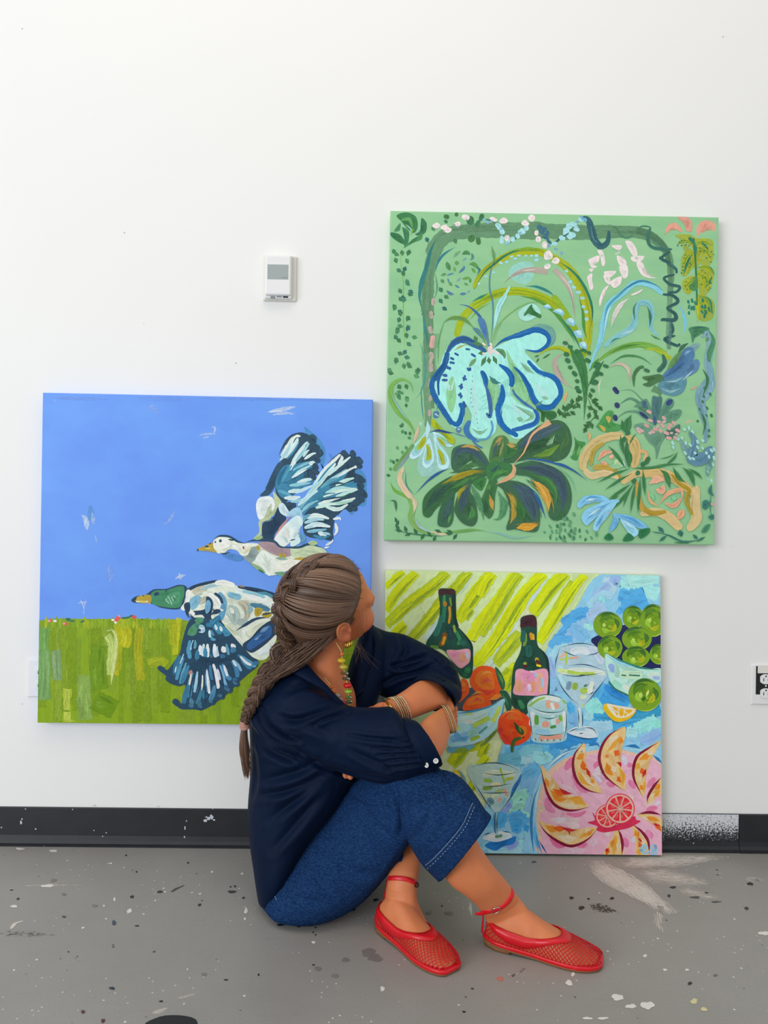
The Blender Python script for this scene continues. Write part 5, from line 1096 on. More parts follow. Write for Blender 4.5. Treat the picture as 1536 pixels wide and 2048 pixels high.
S.begin('painted_blue_cloth')
S.crop(960, 1130)
S.bl('#8cc6e6', '965,72 1445,75 1460,1300 1470,2340 20,2330 -140,2300 0,2050 80,1800 160,1500 250,1250 400,900 520,700 640,500 780,320', 2.0, 2.2)
cl = [('#9fdedb', 130, '1120,130 1250,160 1430,240'), ('#a8e4dc', 110, '1180,120 1330,110 1430,110'), ('#b4d8ee', 80, '990,110 1050,160 1010,260'), ('#9cbce6', 70, '910,250 980,200 1040,150'), ('#95b4e4', 80, '1060,150 1080,120 1110,140'), ('#a4d4f0', 70, '870,330 960,250 1060,240'), ('#54a8dc', 120, '1110,230 1200,260 1320,230'), ('#4fa4da', 120, '1130,330 1230,320 1340,280'), ('#54a4d8', 60, '1100,350 1140,380', ), ('#8fd8dc', 60, '870,370 960,310 980,250'), ('#4fa2da', 90, '660,470 770,400 880,380'), ('#58a8dc', 80, '560,660 660,560 740,480'), ('#a8c8f0', 120, '880,440 930,380 1000,330'), ('#98c4ee', 110, '690,610 760,540 870,460'), ('#a0e0dc', 80, '860,520 880,470'), ('#7cb8e4', 90, '720,500 800,540 850,600'), ('#a2d6ea', 90, '560,760 640,680 700,640'), ('#96b8e8', 70, '540,740 570,830 590,900'), ('#8cc2ea', 90, '570,980 620,960 660,1010'), ('#a4cdee', 60, '700,660 660,720 600,800'), ('#5aaade', 60, '560,640 640,600 740,590'),
      ('#3a98d2', 130, '890,1100 1000,1050 1160,1080'), ('#3f9cd4', 120, '1000,980 1080,1030 1200,1100'), ('#52aadc', 90, '960,930 930,1030 890,1100'), ('#8fdcd4', 100, '850,1160 930,1110 960,1090'), ('#90dcd4', 90, '900,1200 1000,1200', ), ('#3f92c0', 90, '1250,1240 1350,1200 1440,1160'), ('#3b9ac8', 110, '900,1230 1020,1250 1150,1300'), ('#2f8fb4', 110, '1210,1210 1330,1190 1440,1130'), ('#46a2d0', 80, '1060,1320 1200,1280 1300,1250'), ('#94dcd8', 100, '1240,1310 1320,1280 1420,1230'), ('#a2dce2', 90, '1170,1330 1260,1350', ), ('#8cb4e2', 80, '1280,1410 1370,1380 1440,1330'), ('#8fc8ea', 80, '1180,1400 1250,1430'), ('#7ab6e6', 90, '730,1180 760,1260 750,1290'), ('#a4d2ea', 80, '870,1290 960,1290 1060,1280'), ('#4aa4d8', 60, '700,1100 740,1180'), ('#9ed8e4', 70, '880,1180 860,1240'), ('#8cdccc', 70, '1400,1240 1430,1300'),
      ('#2f86c0', 110, '400,1410 560,1420 720,1410 800,1360'), ('#3a92c8', 90, '260,1450 420,1460 600,1440'), ('#5aacd4', 110, '200,1500 400,1500 560,1480'), ('#2d82c0', 70, '690,1370 820,1390 930,1410'), ('#4aa0d0', 90, '380,1560 520,1540 640,1500')]
for c, w, p in cl: S.st(c, (w * .8, w * 1.15, w * .9), p, 'f', 1.0, .22)
S.crop(960, 1400)
cl2 = [('#5ea6ba', 110, '150,480 280,470 400,450'), ('#74b8c8', 90, '320,440 420,400 500,400'), ('#a2d4e4', 70, '330,480 430,470'), ('#8cccd2', 90, '420,440 520,470 560,430'), ('#62aed8', 110, '340,620 420,580 480,540'), ('#7ab4de', 100, '330,700 400,680 470,640'), ('#8cc8e8', 70, '250,570 330,560'), ('#94dcc8', 120, '270,820 340,780 360,860'), ('#98dcc8', 120, '240,900 330,860 350,950'), ('#86a4dc', 60, '180,900 220,850 250,830'), ('#52a6da', 110, '230,960 310,950 360,1000'), ('#3f9cd4', 90, '250,1020 330,1010', ), ('#2f92ce', 60, '350,1030 390,1030'), ('#4aa4d8', 100, '100,1000 160,960 180,900'), ('#8cc4e8', 90, '380,900 430,800 470,720'), ('#94dcd8', 80, '380,1100 420,1150', ), ('#98dce0', 90, '300,1140 350,1180', ), ('#a4dcec', 70, '60,1210 200,1220 330,1210'), ('#8fd2e8', 80, '20,1150 60,1190'), ('#8a9fdc', 40, '220,1190 280,1160 300,1130'), ('#3a92d0', 50, '390,1140 410,1180'), ('#7abce6', 90, '400,760 440,700', ), ('#62b4e0', 80, '30,1000 60,950', ), ('#9adcd4', 60, '20,900 40,870'), ('#8fd0ec', 80, '350,1100 330,1060'), ('#5fb4e0', 70, '420,1210 470,1200')]
for c, w, p in cl2: S.st(c, (w * .8, w * 1.2, w * .9), p, 'f', 1.0, .22)

S.begin('painted_orange_bowl')
S.crop(760, 1130)
S.bl('#3f4a52', '590,1060 740,980 980,1060 960,1110 800,1140 600,1200')
def orange(p, c0='#ee5a1c'):
    S.bl(c0, p, 2.0, .9); q = np.array(pp(p)); m = q.mean(0)
    S.bl('#f47a28', [tuple(v) for v in (q - m) * .62 + m + np.array([-12, -16])], .8)
    r = np.ptp(q[:, 0]) * .3
    S.st('#d8432c', (6, r * .7, r * .5, 8), [tuple(m + np.array([-r, r * .6])), tuple(m + np.array([0, r])), tuple(m + np.array([r, r * .6]))], 't', .7)
    S.st('#d04a50', (4, r * .34, 4), [tuple(m + np.array([-r * .7, 0])), tuple(m + np.array([-r * .1, -r * .4])), tuple(m + np.array([r * .6, -r * .2]))], 't', .6)
    S.st('#f8a040', (4, r * .3, 4), [tuple(m + np.array([-r * .9, -r * .8])), tuple(m + np.array([0, -r * 1.25])), tuple(m + np.array([r * .8, -r])) ], 't', .7)
orange('725,960 730,870 800,810 900,820 960,900 970,1000 960,1060 890,1080 790,1030')
orange('620,1100 640,960 660,910 700,930 715,1000 690,1050')
orange('665,1160 690,1080 760,1040 850,1040 885,1090 880,1130 780,1150')
S.st('#f4902c', (10, 40, 20), '870,1080 920,1060 980,1030', 't'); S.bl('#2c5a3c', '920,820 960,850 1000,940 985,1000 955,960'); S.st('#4a8040', (4, 26, 4), '930,840 975,920 985,980', 't')
S.bl('#22523c', '955,1010 1010,1010 1050,1080 1050,1150 1020,1175 1000,1120 980,1060'); S.st('#3f7a50', (4, 24, 4), '970,1020 1010,1090 1030,1150', 't')
S.bl('#9ccfd6', '560,1190 700,1170 850,1140 990,1070 985,1140 950,1260 900,1340 820,1400 700,1440 540,1440')
for c, w, p in (('#b8dcd0', 70, '620,1240 760,1220 860,1170'), ('#b4c84c', 26, '690,1190 740,1180'), ('#a3bf4a', 40, '740,1290 820,1250 880,1220'), ('#c3d66c', 40, '560,1290 640,1310', ), ('#7ab4d4', 60, '560,1400 680,1370 770,1330'), ('#5fa2c8', 40, '600,1340 640,1390 700,1390'), ('#a8dce0', 60, '830,1330 900,1270 950,1180'), ('#bcd058', 34, '900,1260 940,1180 960,1130'), ('#8cc0b0', 60, '700,1360 780,1320'), ('#d4e6d8', 30, '680,1260 760,1250'), ('#5c9a98', 20, '790,1350 860,1290'), ('#94b43c', 30, '720,1400 800,1370'), ('#3f8aa6', (8, 20, 16, 8), '590,1190 740,1170 880,1130 985,1070'), ('#b9dff0', (4, 16, 16, 6), '560,1440 720,1430 840,1380 920,1300'), ('#3a8ac0', (4, 12, 10, 4), '960,1250 985,1150 990,1080')):
    S.st(c, w, p, 't' if isinstance(w, tuple) else 'r', .9)
S.bl('#6d8c34', '800,1450 870,1380 950,1300 930,1340 860,1420'); S.bl('#5fa0b4', '540,1460 650,1450 760,1440 690,1490 560,1500'); S.bl('#7a9a38', '600,1500 620,1470 680,1460 700,1490')

S.begin('painted_tall_bottle')
def bottle(out, neck, dx, dy, label, capc='#3a2426'):
    S.bl('#1f4638', out, 2.0, 1.5)
    S.bl(capc, neck)
S.bl('#1f4a3c', '470,200 540,188 600,205 608,330 620,480 690,580 735,640 745,800 720,900 640,880 520,690 370,640 430,530 470,440 480,330', 2.0, 1.5)
S.bl('#40282a', '468,205 480,195 560,190 600,205 598,245 530,235 475,245')
for c, w, p in (('#2f7a5c', 30, '510,260 515,330 505,460'), ('#3f8a4a', 20, '515,240 515,290'), ('#b0781c', 30, '515,290 525,330'), ('#c08a1c', 20, '555,330 560,400 550,470'), ('#6a8a34', 16, '560,260 570,330', ), ('#13302c', 26, '590,230 595,400 620,500'), ('#2a6a5c', 40, '500,400 470,500 440,570'), ('#7a4a1c', 40, '520,540 510,600 480,650'), ('#c8941c', 24, '520,570 500,640'), ('#2f7a4a', 30, '600,520 640,600 620,640'), ('#1a3c40', 50, '560,500 570,600'), ('#5a8a3c', 26, '400,650 470,660', ), ('#20584a', 50, '640,600 690,640'), ('#8a9a34', 20, '590,480 600,540'), ('#132e26', (10, 20, 16), '620,490 700,590 735,660 735,800'), ('#2a7a4a', 60, '680,830 720,850', ), ('#1a5a3c', 50, '660,870 700,890')):
    S.st(c, w, p, 't' if not isinstance(w, int) else 'r', .85)
S.bl('#f0a6b0', '530,690 620,680 715,675 720,760 690,800 630,820'); S.st('#f4a884', 60, '640,720 690,770', 'r'); S.st('#e892b4', 50, '570,700 620,720', 'r'); S.st('#b4bede', 24, '690,690 705,760', 't')
S.begin('painted_small_bottle')
S.bl('#1c4436', '1130,420 1200,398 1245,415 1255,500 1260,640 1330,720 1355,800 1358,1000 1340,1040 1230,1060 1170,1200 1070,1140 1050,1060 1065,830 1120,700 1135,600 1125,480', 2.0, 1.5)
S.bl('#3d2228', '1135,430 1190,400 1245,415 1250,500 1190,490 1125,500')
for c, w, p in (('#6a8a3c', 26, '1160,540 1165,600 1150,650'), ('#c0801c', 26, '1205,540 1215,600'), ('#c8a02c', 16, '1225,550 1230,600'), ('#1f5a50', 40, '1150,520 1140,620', ), ('#20584a', 50, '1190,640 1190,740'), ('#b49a2c', 30, '1250,740 1270,800'), ('#4a2420', 30, '1250,760 1290,810'), ('#d8c01c', 20, '1250,800 1290,810'), ('#8a9a3c', 30, '1150,780 1170,800'), ('#4a1c20', 26, '1140,810 1180,810'), ('#15302a', (10, 26, 20), '1260,650 1330,740 1350,900'), ('#2f7a4a', 40, '1110,1080 1150,1150'), ('#1a3a2c', 30, '1070,1060 1100,1130'), ('#24503c', 60, '1190,1080 1200,1060')):
    S.st(c, w, p, 't' if not isinstance(w, int) else 'r', .85)
S.bl('#f0a0b4', '1085,850 1130,830 1200,850 1335,835 1340,1000 1320,1040 1200,1045 1070,1030 1080,940', 2.0, 1.5, False)
for c, w, p in (('#f4a884', 60, '1110,920 1110,1020', ), ('#f2a078', 50, '1230,930 1210,1020'), ('#e890b4', 60, '1130,870 1200,880 1210,930'), ('#f4b08c', 50, '1270,860 1290,960 1280,1020'), ('#a8bce0', 24, '1240,860 1250,900'), ('#a8c0e4', 22, '1295,900 1300,980'), ('#d4b8d4', 30, '1190,950 1200,1010'), ('#f8d4dc', 12, '1200,850 1230,855')): S.st(c, w, p, 'r', .85)

S.begin('painted_orange')
S.bl('#e84a18', '945,1290 960,1210 1030,1165 1110,1170 1190,1220 1215,1310 1190,1390 1110,1440 1040,1440 970,1390')
for c, w, p in (('#f46a20', 110, '1010,1230 1080,1200 1140,1240'), ('#d83a24', 80, '970,1350 1020,1400 1080,1420'), ('#f07a20', 90, '1080,1290 1140,1330 1130,1380'), ('#c83030', 50, '955,1290 970,1360'), ('#f25c1c', 80, '1030,1310 1050,1350'), ('#f8a85c', 10, '960,1230 1020,1175 1100,1172')): S.st(c, (w * .4, w, w * .5), p, 't', .75)
S.bl('#2f4a20', '1070,1255 1100,1280 1145,1320 1150,1350 1130,1360 1090,1320'); S.st('#5a7a2c', 20, '1110,1290 1130,1340', 't'); S.st('#3f5a24', (26, 34, 22), '1130,1380 1070,1410 1055,1500', 'r'); S.dots('#3a1c18', 14, '1147,1380', 14)

S.begin('painted_tumbler')
S.crop(960, 1130)
S.bl('#b4dcd8', '380,1110 450,1055 540,1040 640,1060 695,1110 690,1300 670,1410 430,1415 410,1300 390,1200', -.75)
for c, w, p in (('#e4f0e8', 40, '420,1090 520,1060 640,1080'), ('#f4b498', 60, '545,1080 560,1150', ), ('#f0a890', 40, '600,1100 620,1150'), ('#d8e8dc', 30, '570,1100 590,1160'), ('#f2a58c', 60, '520,1250 530,1300'), ('#f4b09c', 56, '610,1240 640,1260'), ('#5a9a34', 36, '450,1200 455,1280'), ('#7ab03c', 30, '640,1200 650,1250'), ('#8cb44c', 20, '390,1130 460,1080 520,1060'), ('#4a8a3c', 24, '560,1300 610,1290'), ('#9cc8dc', 50, '640,1300 650,1330', ), ('#c4e4e0', 40, '580,1200 590,1280'), ('#8cbcd4', 40, '440,1330 560,1340'), ('#f0a48c', 40, '470,1385 560,1380 660,1370'), ('#dcecf0', 40, '420,1170 410,1290'), ('#8ab43c', 14, '660,1080 690,1110'), ('#e8f2ee', 26, '670,1170 680,1330')): S.st(c, w, p, 'r', .85)
for p in ('385,1120 470,1165 560,1180 650,1170 695,1120', '395,1095 460,1050 540,1038 640,1060 690,1105', '390,1150 410,1300 420,1400', '690,1150 690,1290 670,1410', '420,1345 540,1365 680,1345', '470,1210 560,1230 640,1200', '440,1380 450,1410', '490,1390 495,1415', '540,1390 545,1415', '590,1390 595,1415', '640,1385 645,1410'): S.st('#2f5a5c', (3, 9, 3), p, 't')
for p in ('385,1130 470,1175 560,1192 650,1182', '430,1390 425,1410', '520,1390 520,1412', '570,1390 570,1412', '620,1390 620,1410'): S.st('#eef6f4', (4, 10, 4), p, 't')
S.begin('painted_wine_glass')
S.bl('#bcdcea', '645,660 760,630 900,630 960,670 1020,760 1020,880 960,970 880,1080 810,1150 740,1090 660,980 610,880 600,800', -.8)
S.bl('#d3e6ee', '700,1330 790,1290 900,1300 945,1370 860,1385 740,1360', 2.0)
for c, w, p in (('#d8e8ee', 60, '720,700 800,680 880,700'), ('#c4d4ea', 60, '870,660 930,700 980,790'), ('#a8d4e0', 60, '640,800 650,880 700,980'), ('#dcecd8', 40, '640,870 760,840 900,850 1000,870'), ('#a4be4c', 30, '690,850 800,870 920,870'), ('#86a83c', 50, '760,940 760,1000'), ('#9cb84c', 50, '800,1010 860,1000'), ('#5f8a9c', 40, '880,940 900,1000'), ('#e4eed8', 40, '900,930 870,1030'), ('#f0b49c', 20, '640,740 690,700'), ('#a8c04c', 16, '690,690 690,800'), ('#b0c454', 14, '630,760 740,740'), ('#f0a88c', 16, '720,745 790,740'), ('#c8dc90', 30, '620,840 700,850', ), ('#6f8a9c', 40, '720,930 700,1000', ), ('#d8e4b8', 40, '800,1060 850,1050'), ('#4a7a5c', 20, '830,970 860,960'), ('#a8c87c', 20, '820,1110 830,1140'), ('#b4dce4', 34, '790,1140 800,1230 800,1300'), ('#e8f2ee', 14, '790,1140 790,1290'), ('#8cb4c4', 20, '760,1320 840,1310'), ('#dfeaf0', 30, '760,1345 860,1345')): S.st(c, w, p, 'r', .85)
for p in ('640,660 760,630 860,632 960,660', '650,680 740,720 790,730', '850,725 920,710 980,680', '640,665 610,760 600,850', '980,700 1025,790 1020,880', '600,855 680,880 770,890 860,880 1010,860', '620,890 650,970 720,1060 790,1120', '1015,890 950,980 880,1070 820,1130', '690,810 800,795 900,810 1000,850', '780,1130 790,1230 785,1310', '820,1160 820,1310', '700,1340 790,1300', '820,1300 900,1310 940,1365', '730,1360 840,1390 930,1380', '780,880 860,880', '870,1040 920,1010', '790,1350 830,1345'): S.st('#2b4a60', (3, 9, 3), p, 't')
S.begin('painted_limes')
S.bl('#1d2350', '890,610 950,560 1150,480 1445,560 1448,830 1330,830 1140,770 1000,700')
def limef(x, y, r, yr=None):
    yr = yr or r
    S.bl('#6f9420', [(x + r * math.cos(t), y + yr * math.sin(t)) for t in np.arange(0, 6.28, .7)])
    k = random.Random(int(x * y))
    for c, w, a0, a1, q in (('#4f7a1f', .5, 3.4, 5.4, .62), ('#3f6a24', .35, 5.2, 6.6, .66), ('#a3a81c', .4, .2, 1.8, .5), ('#8fb838', .4, 1.6, 3.2, .45), ('#a8c858', .3, 2.2, 3.6, .25), ('#86a824', .34, 0, 1.2, .15), ('#35602a', .18, 3.6, 5.2, .9)):
        o = k.uniform(-.5, .5)
        S.st(c, (r * w * .5, r * w, r * w * .5), [(x + r * q * math.cos(a), y + yr * q * math.sin(a)) for a in np.linspace(a0 + o, a1 + o, 4)], 't', .85)
    S.st('#b4c84c', (2, 8, 2), [(x + r * .97 * math.cos(a), y + yr * .97 * math.sin(a)) for a in np.linspace(.3, 2.2, 5)], 't', .8)
    S.st('#3f6a20', (2, 8, 2), [(x + r * .99 * math.cos(a), y + yr * .99 * math.sin(a)) for a in np.linspace(3.3, 5.8, 6)], 't', .8)
limef(1225, 420, 85, 92); limef(1385, 445, 105, 130); limef(1022, 480, 116, 105); limef(1040, 660, 100, 95); limef(1255, 590, 120, 95); limef(1248, 735, 112, 82); limef(1430, 715, 75, 80)
S.bl('#a9d2c4', '1000,720 1080,740 1200,790 1340,830 1448,830 1450,930 1300,960 1190,1035 1090,1000 1030,900'); S.st('#2f7a6c', (6, 20, 20, 10), '1000,700 1130,770 1280,820 1448,840', 't'); S.st('#8cc8e0', (6, 24, 10), '990,710 1100,775 1250,820', 't')
for c, w, p in (('#8ca4d8', 50, '1040,790 1070,860'), ('#b8d8b8', 70, '1120,870 1200,880 1300,880'), ('#94bcb0', 40, '1090,800 1100,900'), ('#c4dccc', 50, '1340,880 1440,880'), ('#8fc8b4', 50, '1060,930 1130,980'), ('#9cb0dc', 30, '1380,900 1440,905'), ('#d4e4d4', 40, '1150,960 1190,1000'), ('#2f6a5c', 14, '1030,930 1080,990 1180,1040'), ('#2f6a4c', 12, '1130,880 1170,885'), ('#2f6a5c', 12, '1190,880 1280,885')): S.st(c, w, p, 'r', .8)
S.bl('#2f84c8', '1000,950 1060,1000 1180,1050 1190,1080 1100,1060 1020,1010', 2.0)
limef(1320, 1040, 134, 132); S.st('#35641c', 40, '1300,1060 1320,1080', 'r'); S.st('#c3d06c', 20, '1350,1000 1330,1050', 't')
S.begin('painted_lemon_wedge')
S.bl('#e3b418', '985,1140 1010,1108 1060,1115 1180,1140 1250,1150 1220,1210 1150,1250 1080,1250 1020,1200'); S.bl('#f4e8c8', '1015,1115 1080,1120 1240,1155 1180,1215 1100,1220 1050,1180')
for p in ('1060,1135 1090,1140 1110,1170 1080,1160', '1120,1150 1150,1160 1140,1210 1115,1200', '1160,1160 1220,1160 1190,1190', '1080,1175 1105,1190 1095,1205', '1150,1185 1180,1190 1160,1210'): S.bl('#f0b42c', p)

S.begin('painted_martini_glass')
S.crop(960, 1400)
S.bl('#b9dcd4', '-100,540 60,505 240,515 330,575 300,680 240,800 160,890 110,890 60,830 -40,700', -.75); S.bl('#2f78b4', '330,590 325,650 270,740 240,790 260,700 300,640'); S.bl('#1f74bc', '40,1160 100,1130 200,1120 285,1090 270,1150 190,1170 130,1205 70,1190'); S.bl('#cfe4ea', '20,1100 110,1060 200,1050 260,1090 200,1120 110,1135')
for c, w, p in (('#cfe4c4', 50, '20,600 140,580 280,600'), ('#8cb43c', 30, '30,640 100,650'), ('#94b43c', 16, '160,540 200,680'), ('#a8b43c', 24, '200,640 270,620'), ('#7a9c34', 30, '20,710 100,700', ), ('#e4dca8', 40, '90,680 170,680'), ('#9cb46c', 30, '120,740 200,720'), ('#f0b09c', 34, '150,820 160,780'), ('#5f8a94', 50, '60,790 110,830'), ('#c8d8b0', 40, '90,770 150,760'), ('#e8a88c', 24, '190,710 220,770'), ('#8cc0c8', 40, '200,780 160,860'), ('#d8e4a8', 26, '30,760 80,770'), ('#a4c8d4', 20, '130,900 130,1080'), ('#4a7a7c', 10, '125,900 125,1070'), ('#eef4f2', 30, '60,1100 180,1090'), ('#5a8a6c', 26, '120,1095 180,1085'), ('#d4e8f0', 14, '20,1110 150,1130')): S.st(c, w, p, 'r', .85)
for p in ('-90,540 60,505 200,515 330,570', '0,580 150,600 320,575', '-60,640 60,830 110,890', '330,590 270,740 170,880 130,890', '0,740 120,745 260,735', '10,690 120,690 250,670', '140,890 135,1000 140,1080', '110,890 118,1000 115,1070', '30,1080 90,1060', '170,1050 250,1060', '60,830 90,860'): S.st('#2a4a5c', (3, 9, 3), p, 't')
S.bl('#f0d84c', '-260,1010 -220,990 -190,1010 -180,1060', 2.0)
S.crop(750, 1120, 0.390625)
S.bl('#e8c41c', '385,1110 410,1075 440,1090 460,1130 455,1180 430,1185 400,1140'); S.bl('#f6e8b0', '390,1110 412,1090 435,1110 440,1160 420,1160'); S.bl('#f0c030', '400,1115 415,1100 425,1130 412,1130'); S.bl('#6aa0a0', '425,1075 455,1100 470,1150 460,1180 460,1130', .9)

S.begin('painted_plate')
S.crop(960, 1400)
S.bl('#8cc4e0', '420,1245 400,1000 420,760 500,560 660,430 850,365 1050,345 1250,370 1460,470 1468,1250', 2.0, 2.2)
PL = '530,1245 470,1080 450,940 480,740 540,580 660,480 830,420 1050,390 1260,430 1462,540 1468,1250'
S.bl('#f0c0a8', PL); S.bl('#f2b4c8', '560,1245 500,1090 480,940 510,760 570,610 690,510 850,445 1050,415 1260,455 1462,570 1468,1250')
for c, w, p in (('#2f7ab0', (8, 24, 20), '560,530 690,420 780,380'), ('#2f7ab0', (8, 26, 20, 8), '430,1240 410,1000 430,800 480,680'), ('#2a74ac', (8, 26, 26, 10), '860,370 930,350 960,380'), ('#2a74ac', (8, 30, 10), '1150,370 1240,370 1300,410'), ('#2a74ac', (8, 26, 10), '1380,440 1420,470 1460,510'), ('#c8ecf0', (6, 20, 8), '520,560 640,450 760,390'), ('#c8ecf4', (6, 20, 8), '440,940 460,760 500,640'), ('#5aa8d4', (8, 30, 8), '470,1230 440,1080 440,960'), ('#1f5a8c', (4, 14, 4), '540,1240 470,1120', ), ('#a8dcec', (6, 22, 6), '1160,400 1280,400 1400,470'), ('#3f8ac0', (6, 24, 6), '500,1240 460,1130 450,1050')): S.st(c, w, p, 't')
for c, w, p in (('#e87aa4', 60, '680,560 720,500 740,460'), ('#e480a8', 50, '740,600 800,700 860,740'), ('#e47aa4', 60, '930,560 940,490', ), ('#e27aa4', 50, '1010,660 1080,690', ), ('#e884ac', 60, '1190,540 1200,500'), ('#e07aa4', 50, '1190,640 1240,710'), ('#e078a0', 40, '690,910 780,920 850,890'), ('#e484ac', 60, '530,780 550,860 600,900'), ('#d86a98', 50, '560,1100 620,1160 680,1170'), ('#e07aa4', 50, '780,1180 860,1150'), ('#e484a8', 50, '1340,700 1400,620'), ('#e07aa0', 50, '1330,880 1420,860', ), ('#dc7aa4', 60, '1150,1100 1180,1180'), ('#e48cb0', 60, '1330,1040 1380,1110'), ('#f4d4dc', 80, '900,600 980,560 1000,620'), ('#f6d0d4', 70, '560,960 700,970 800,960'), ('#e8dce8', 50, '600,960 680,960'), ('#f0d0b8', 60, '480,900 500,840', ), ('#f4c8d4', 80, '640,680 700,720 780,780'), ('#d8d4e8', 50, '1140,440 1170,520'), ('#dcd4ec', 40, '920,600 970,660', ), ('#f6dcd4', 70, '1180,790 1230,780'), ('#f4d0c0', 60, '1320,840 1400,800'), ('#f8d8dc', 80, '700,1000 800,1010', ), ('#f2c8d8', 80, '880,1120 940,1150'), ('#d4dcec', 40, '1220,1140 1240,1090'), ('#f0c4d4', 80, '620,1220 720,1220 840,1200'), ('#f4dcd0', 60, '1000,1080 1040,1060'), ('#e8d8ec', 40, '1400,840 1440,810')): S.st(c, (w * .5, w, w * .5), p, 'r', .75)
S.begin('painted_peach_slices')
def slice_(out, skin, hl):
    S.bl('#f7c98a', out, 2.0, 1.2); 
    for c, w, p in hl: S.st(c, (w * .3, w, w * .4), p, 't', .85)
    S.st('#7a1030', (6, 22, 24, 22, 6), skin, 't')
OR1, OR2, RD, YL, CRM = '#f0922c', '#e8641c', '#b4202c', '#f4aa3c', '#fbe0b8'
slice_('485,525 530,560 590,630 640,700 720,760 790,790 870,845 800,870 680,870 600,830 550,760 510,650', '485,530 510,650 545,760 600,840 690,880 780,880 885,850', [(CRM, 40, '520,570 570,650'), (OR1, 70, '560,720 640,790 700,790'), (YL, 70, '700,790 780,800 850,840'), (OR2, 50, '580,710 650,750 690,740'), (CRM, 40, '620,830 720,850 800,850'), (RD, 34, '630,700 680,740 740,750'), (OR1, 40, '520,620 550,700', ), ('#f8d4a4', 30, '600,660 570,720')])
slice_('835,345 850,420 850,520 880,590 920,640 980,745 880,720 800,660 760,560 750,460 780,390', '830,345 760,430 745,540 780,650 860,720 980,750', [(CRM, 50, '790,420 820,400 830,440'), (OR1, 50, '770,470 800,460 830,420'), (OR2, 50, '820,480 830,540 860,560'), (YL, 60, '780,570 830,640 900,690'), (RD, 30, '850,540 870,590 890,620'), (CRM, 36, '800,570 870,650 940,710'), (OR1, 36, '890,630 910,670', )])
slice_('1160,215 1160,300 1130,400 1120,500 1150,580 1165,720 1080,680 1000,590 960,490 980,370 1060,260', '1155,215 1050,270 980,360 955,470 990,590 1060,660 1155,725', [(CRM, 70, '1030,380 1060,330 1110,280'), (OR1, 50, '1130,290 1120,360', ), (YL, 40, '1010,420 1060,370 1120,290'), (OR2, 60, '1080,450 1110,400', ), (OR1, 70, '1010,500 1040,580 1070,600'), (CRM, 50, '1050,520 1090,580'), (OR2, 50, '1100,610 1130,660'), (YL, 50, '1110,540 1140,600 1140,690'), (RD, 26, '1090,500 1120,510 1125,540'), ('#f08a3c', 40, '1000,460 1030,440')])
slice_('1445,325 1400,420 1340,500 1320,590 1330,680 1305,775 1250,690 1225,590 1240,490 1330,390', '1450,325 1340,390 1260,450 1228,540 1235,640 1305,778', [(OR1, 50, '1370,410 1330,450 1270,480'), (CRM, 50, '1390,400 1340,440'), (YL, 50, '1250,560 1270,500'), (OR2, 50, '1290,540 1310,600'), (RD, 30, '1330,550 1300,620', ), (OR1, 50, '1280,680 1310,720', ), (CRM, 36, '1260,600 1290,660'), (YL, 30, '1320,640 1310,740')])
slice_('1455,620 1455,740 1400,790 1335,830 1360,760 1400,680', '1455,615 1390,690 1345,770 1338,830', [(OR1, 50, '1400,720 1440,670'), (YL, 50, '1380,780 1440,720'), (CRM, 24, '1360,790 1400,740')])
slice_('1255,920 1330,910 1420,930 1455,960 1455,1060 1400,1000 1330,960', '1258,915 1340,900 1400,905 1456,925', [(OR1, 40, '1310,940 1380,950 1440,970'), (OR2, 44, '1390,980 1430,1020 1450,1050'), (CRM, 30, '1290,930 1350,960'), (RD, 20, '1380,990 1440,1010')])
slice_('470,965 540,990 620,1010 700,1040 790,1030 935,1020 900,1080 830,1140 740,1165 650,1140 560,1080 500,1020', '472,970 510,1040 590,1110 700,1165 790,1155 880,1100 935,1030', [(OR1, 60, '520,1000 570,1030 640,1040'), (OR2, 50, '580,1020 640,1030 690,1030'), (RD, 30, '640,1010 710,1040 780,1040'), (CRM, 70, '620,1080 700,1110 780,1100'), (YL, 50, '790,1110 860,1060 920,1030'), (CRM, 40, '830,1060 890,1040'), (RD, 16, '710,1040 720,1080'), (OR1, 40, '850,1080 900,1050')])
slice_('1090,1020 1120,1060 1140,1150 1145,1245 990,1245 1030,1150 1060,1090', '1095,1020 1125,1080 1140,1160 1135,1248', [(YL, 50, '1090,1080 1080,1160 1070,1240'), (OR1, 40, '1070,1110 1050,1180'), (OR2, 40, '1030,1180 1010,1240'), (RD, 30, '1000,1200 1030,1200', ), (CRM, 50, '1110,1120 1110,1210')])
slice_('1210,990 1270,1050 1320,1110 1355,1180 1340,1248 1250,1248 1240,1120', '1212,990 1290,1050 1345,1130 1355,1240', [(OR1, 50, '1240,1040 1270,1100', ), (OR2, 46, '1270,1130 1300,1190'), (CRM, 40, '1290,1110 1320,1170'), (YL, 50, '1270,1190 1280,1240'), (RD, 20, '1260,1100 1300,1140')])
S.begin('painted_blood_orange')
S.bl('#c42a4c', '860,980 920,960 900,900 1000,1010 1120,990 1230,930 1250,960 1285,970 1200,1020 1120,1040 1060,1050 990,1060 930,1040 940,1010', 2.0)
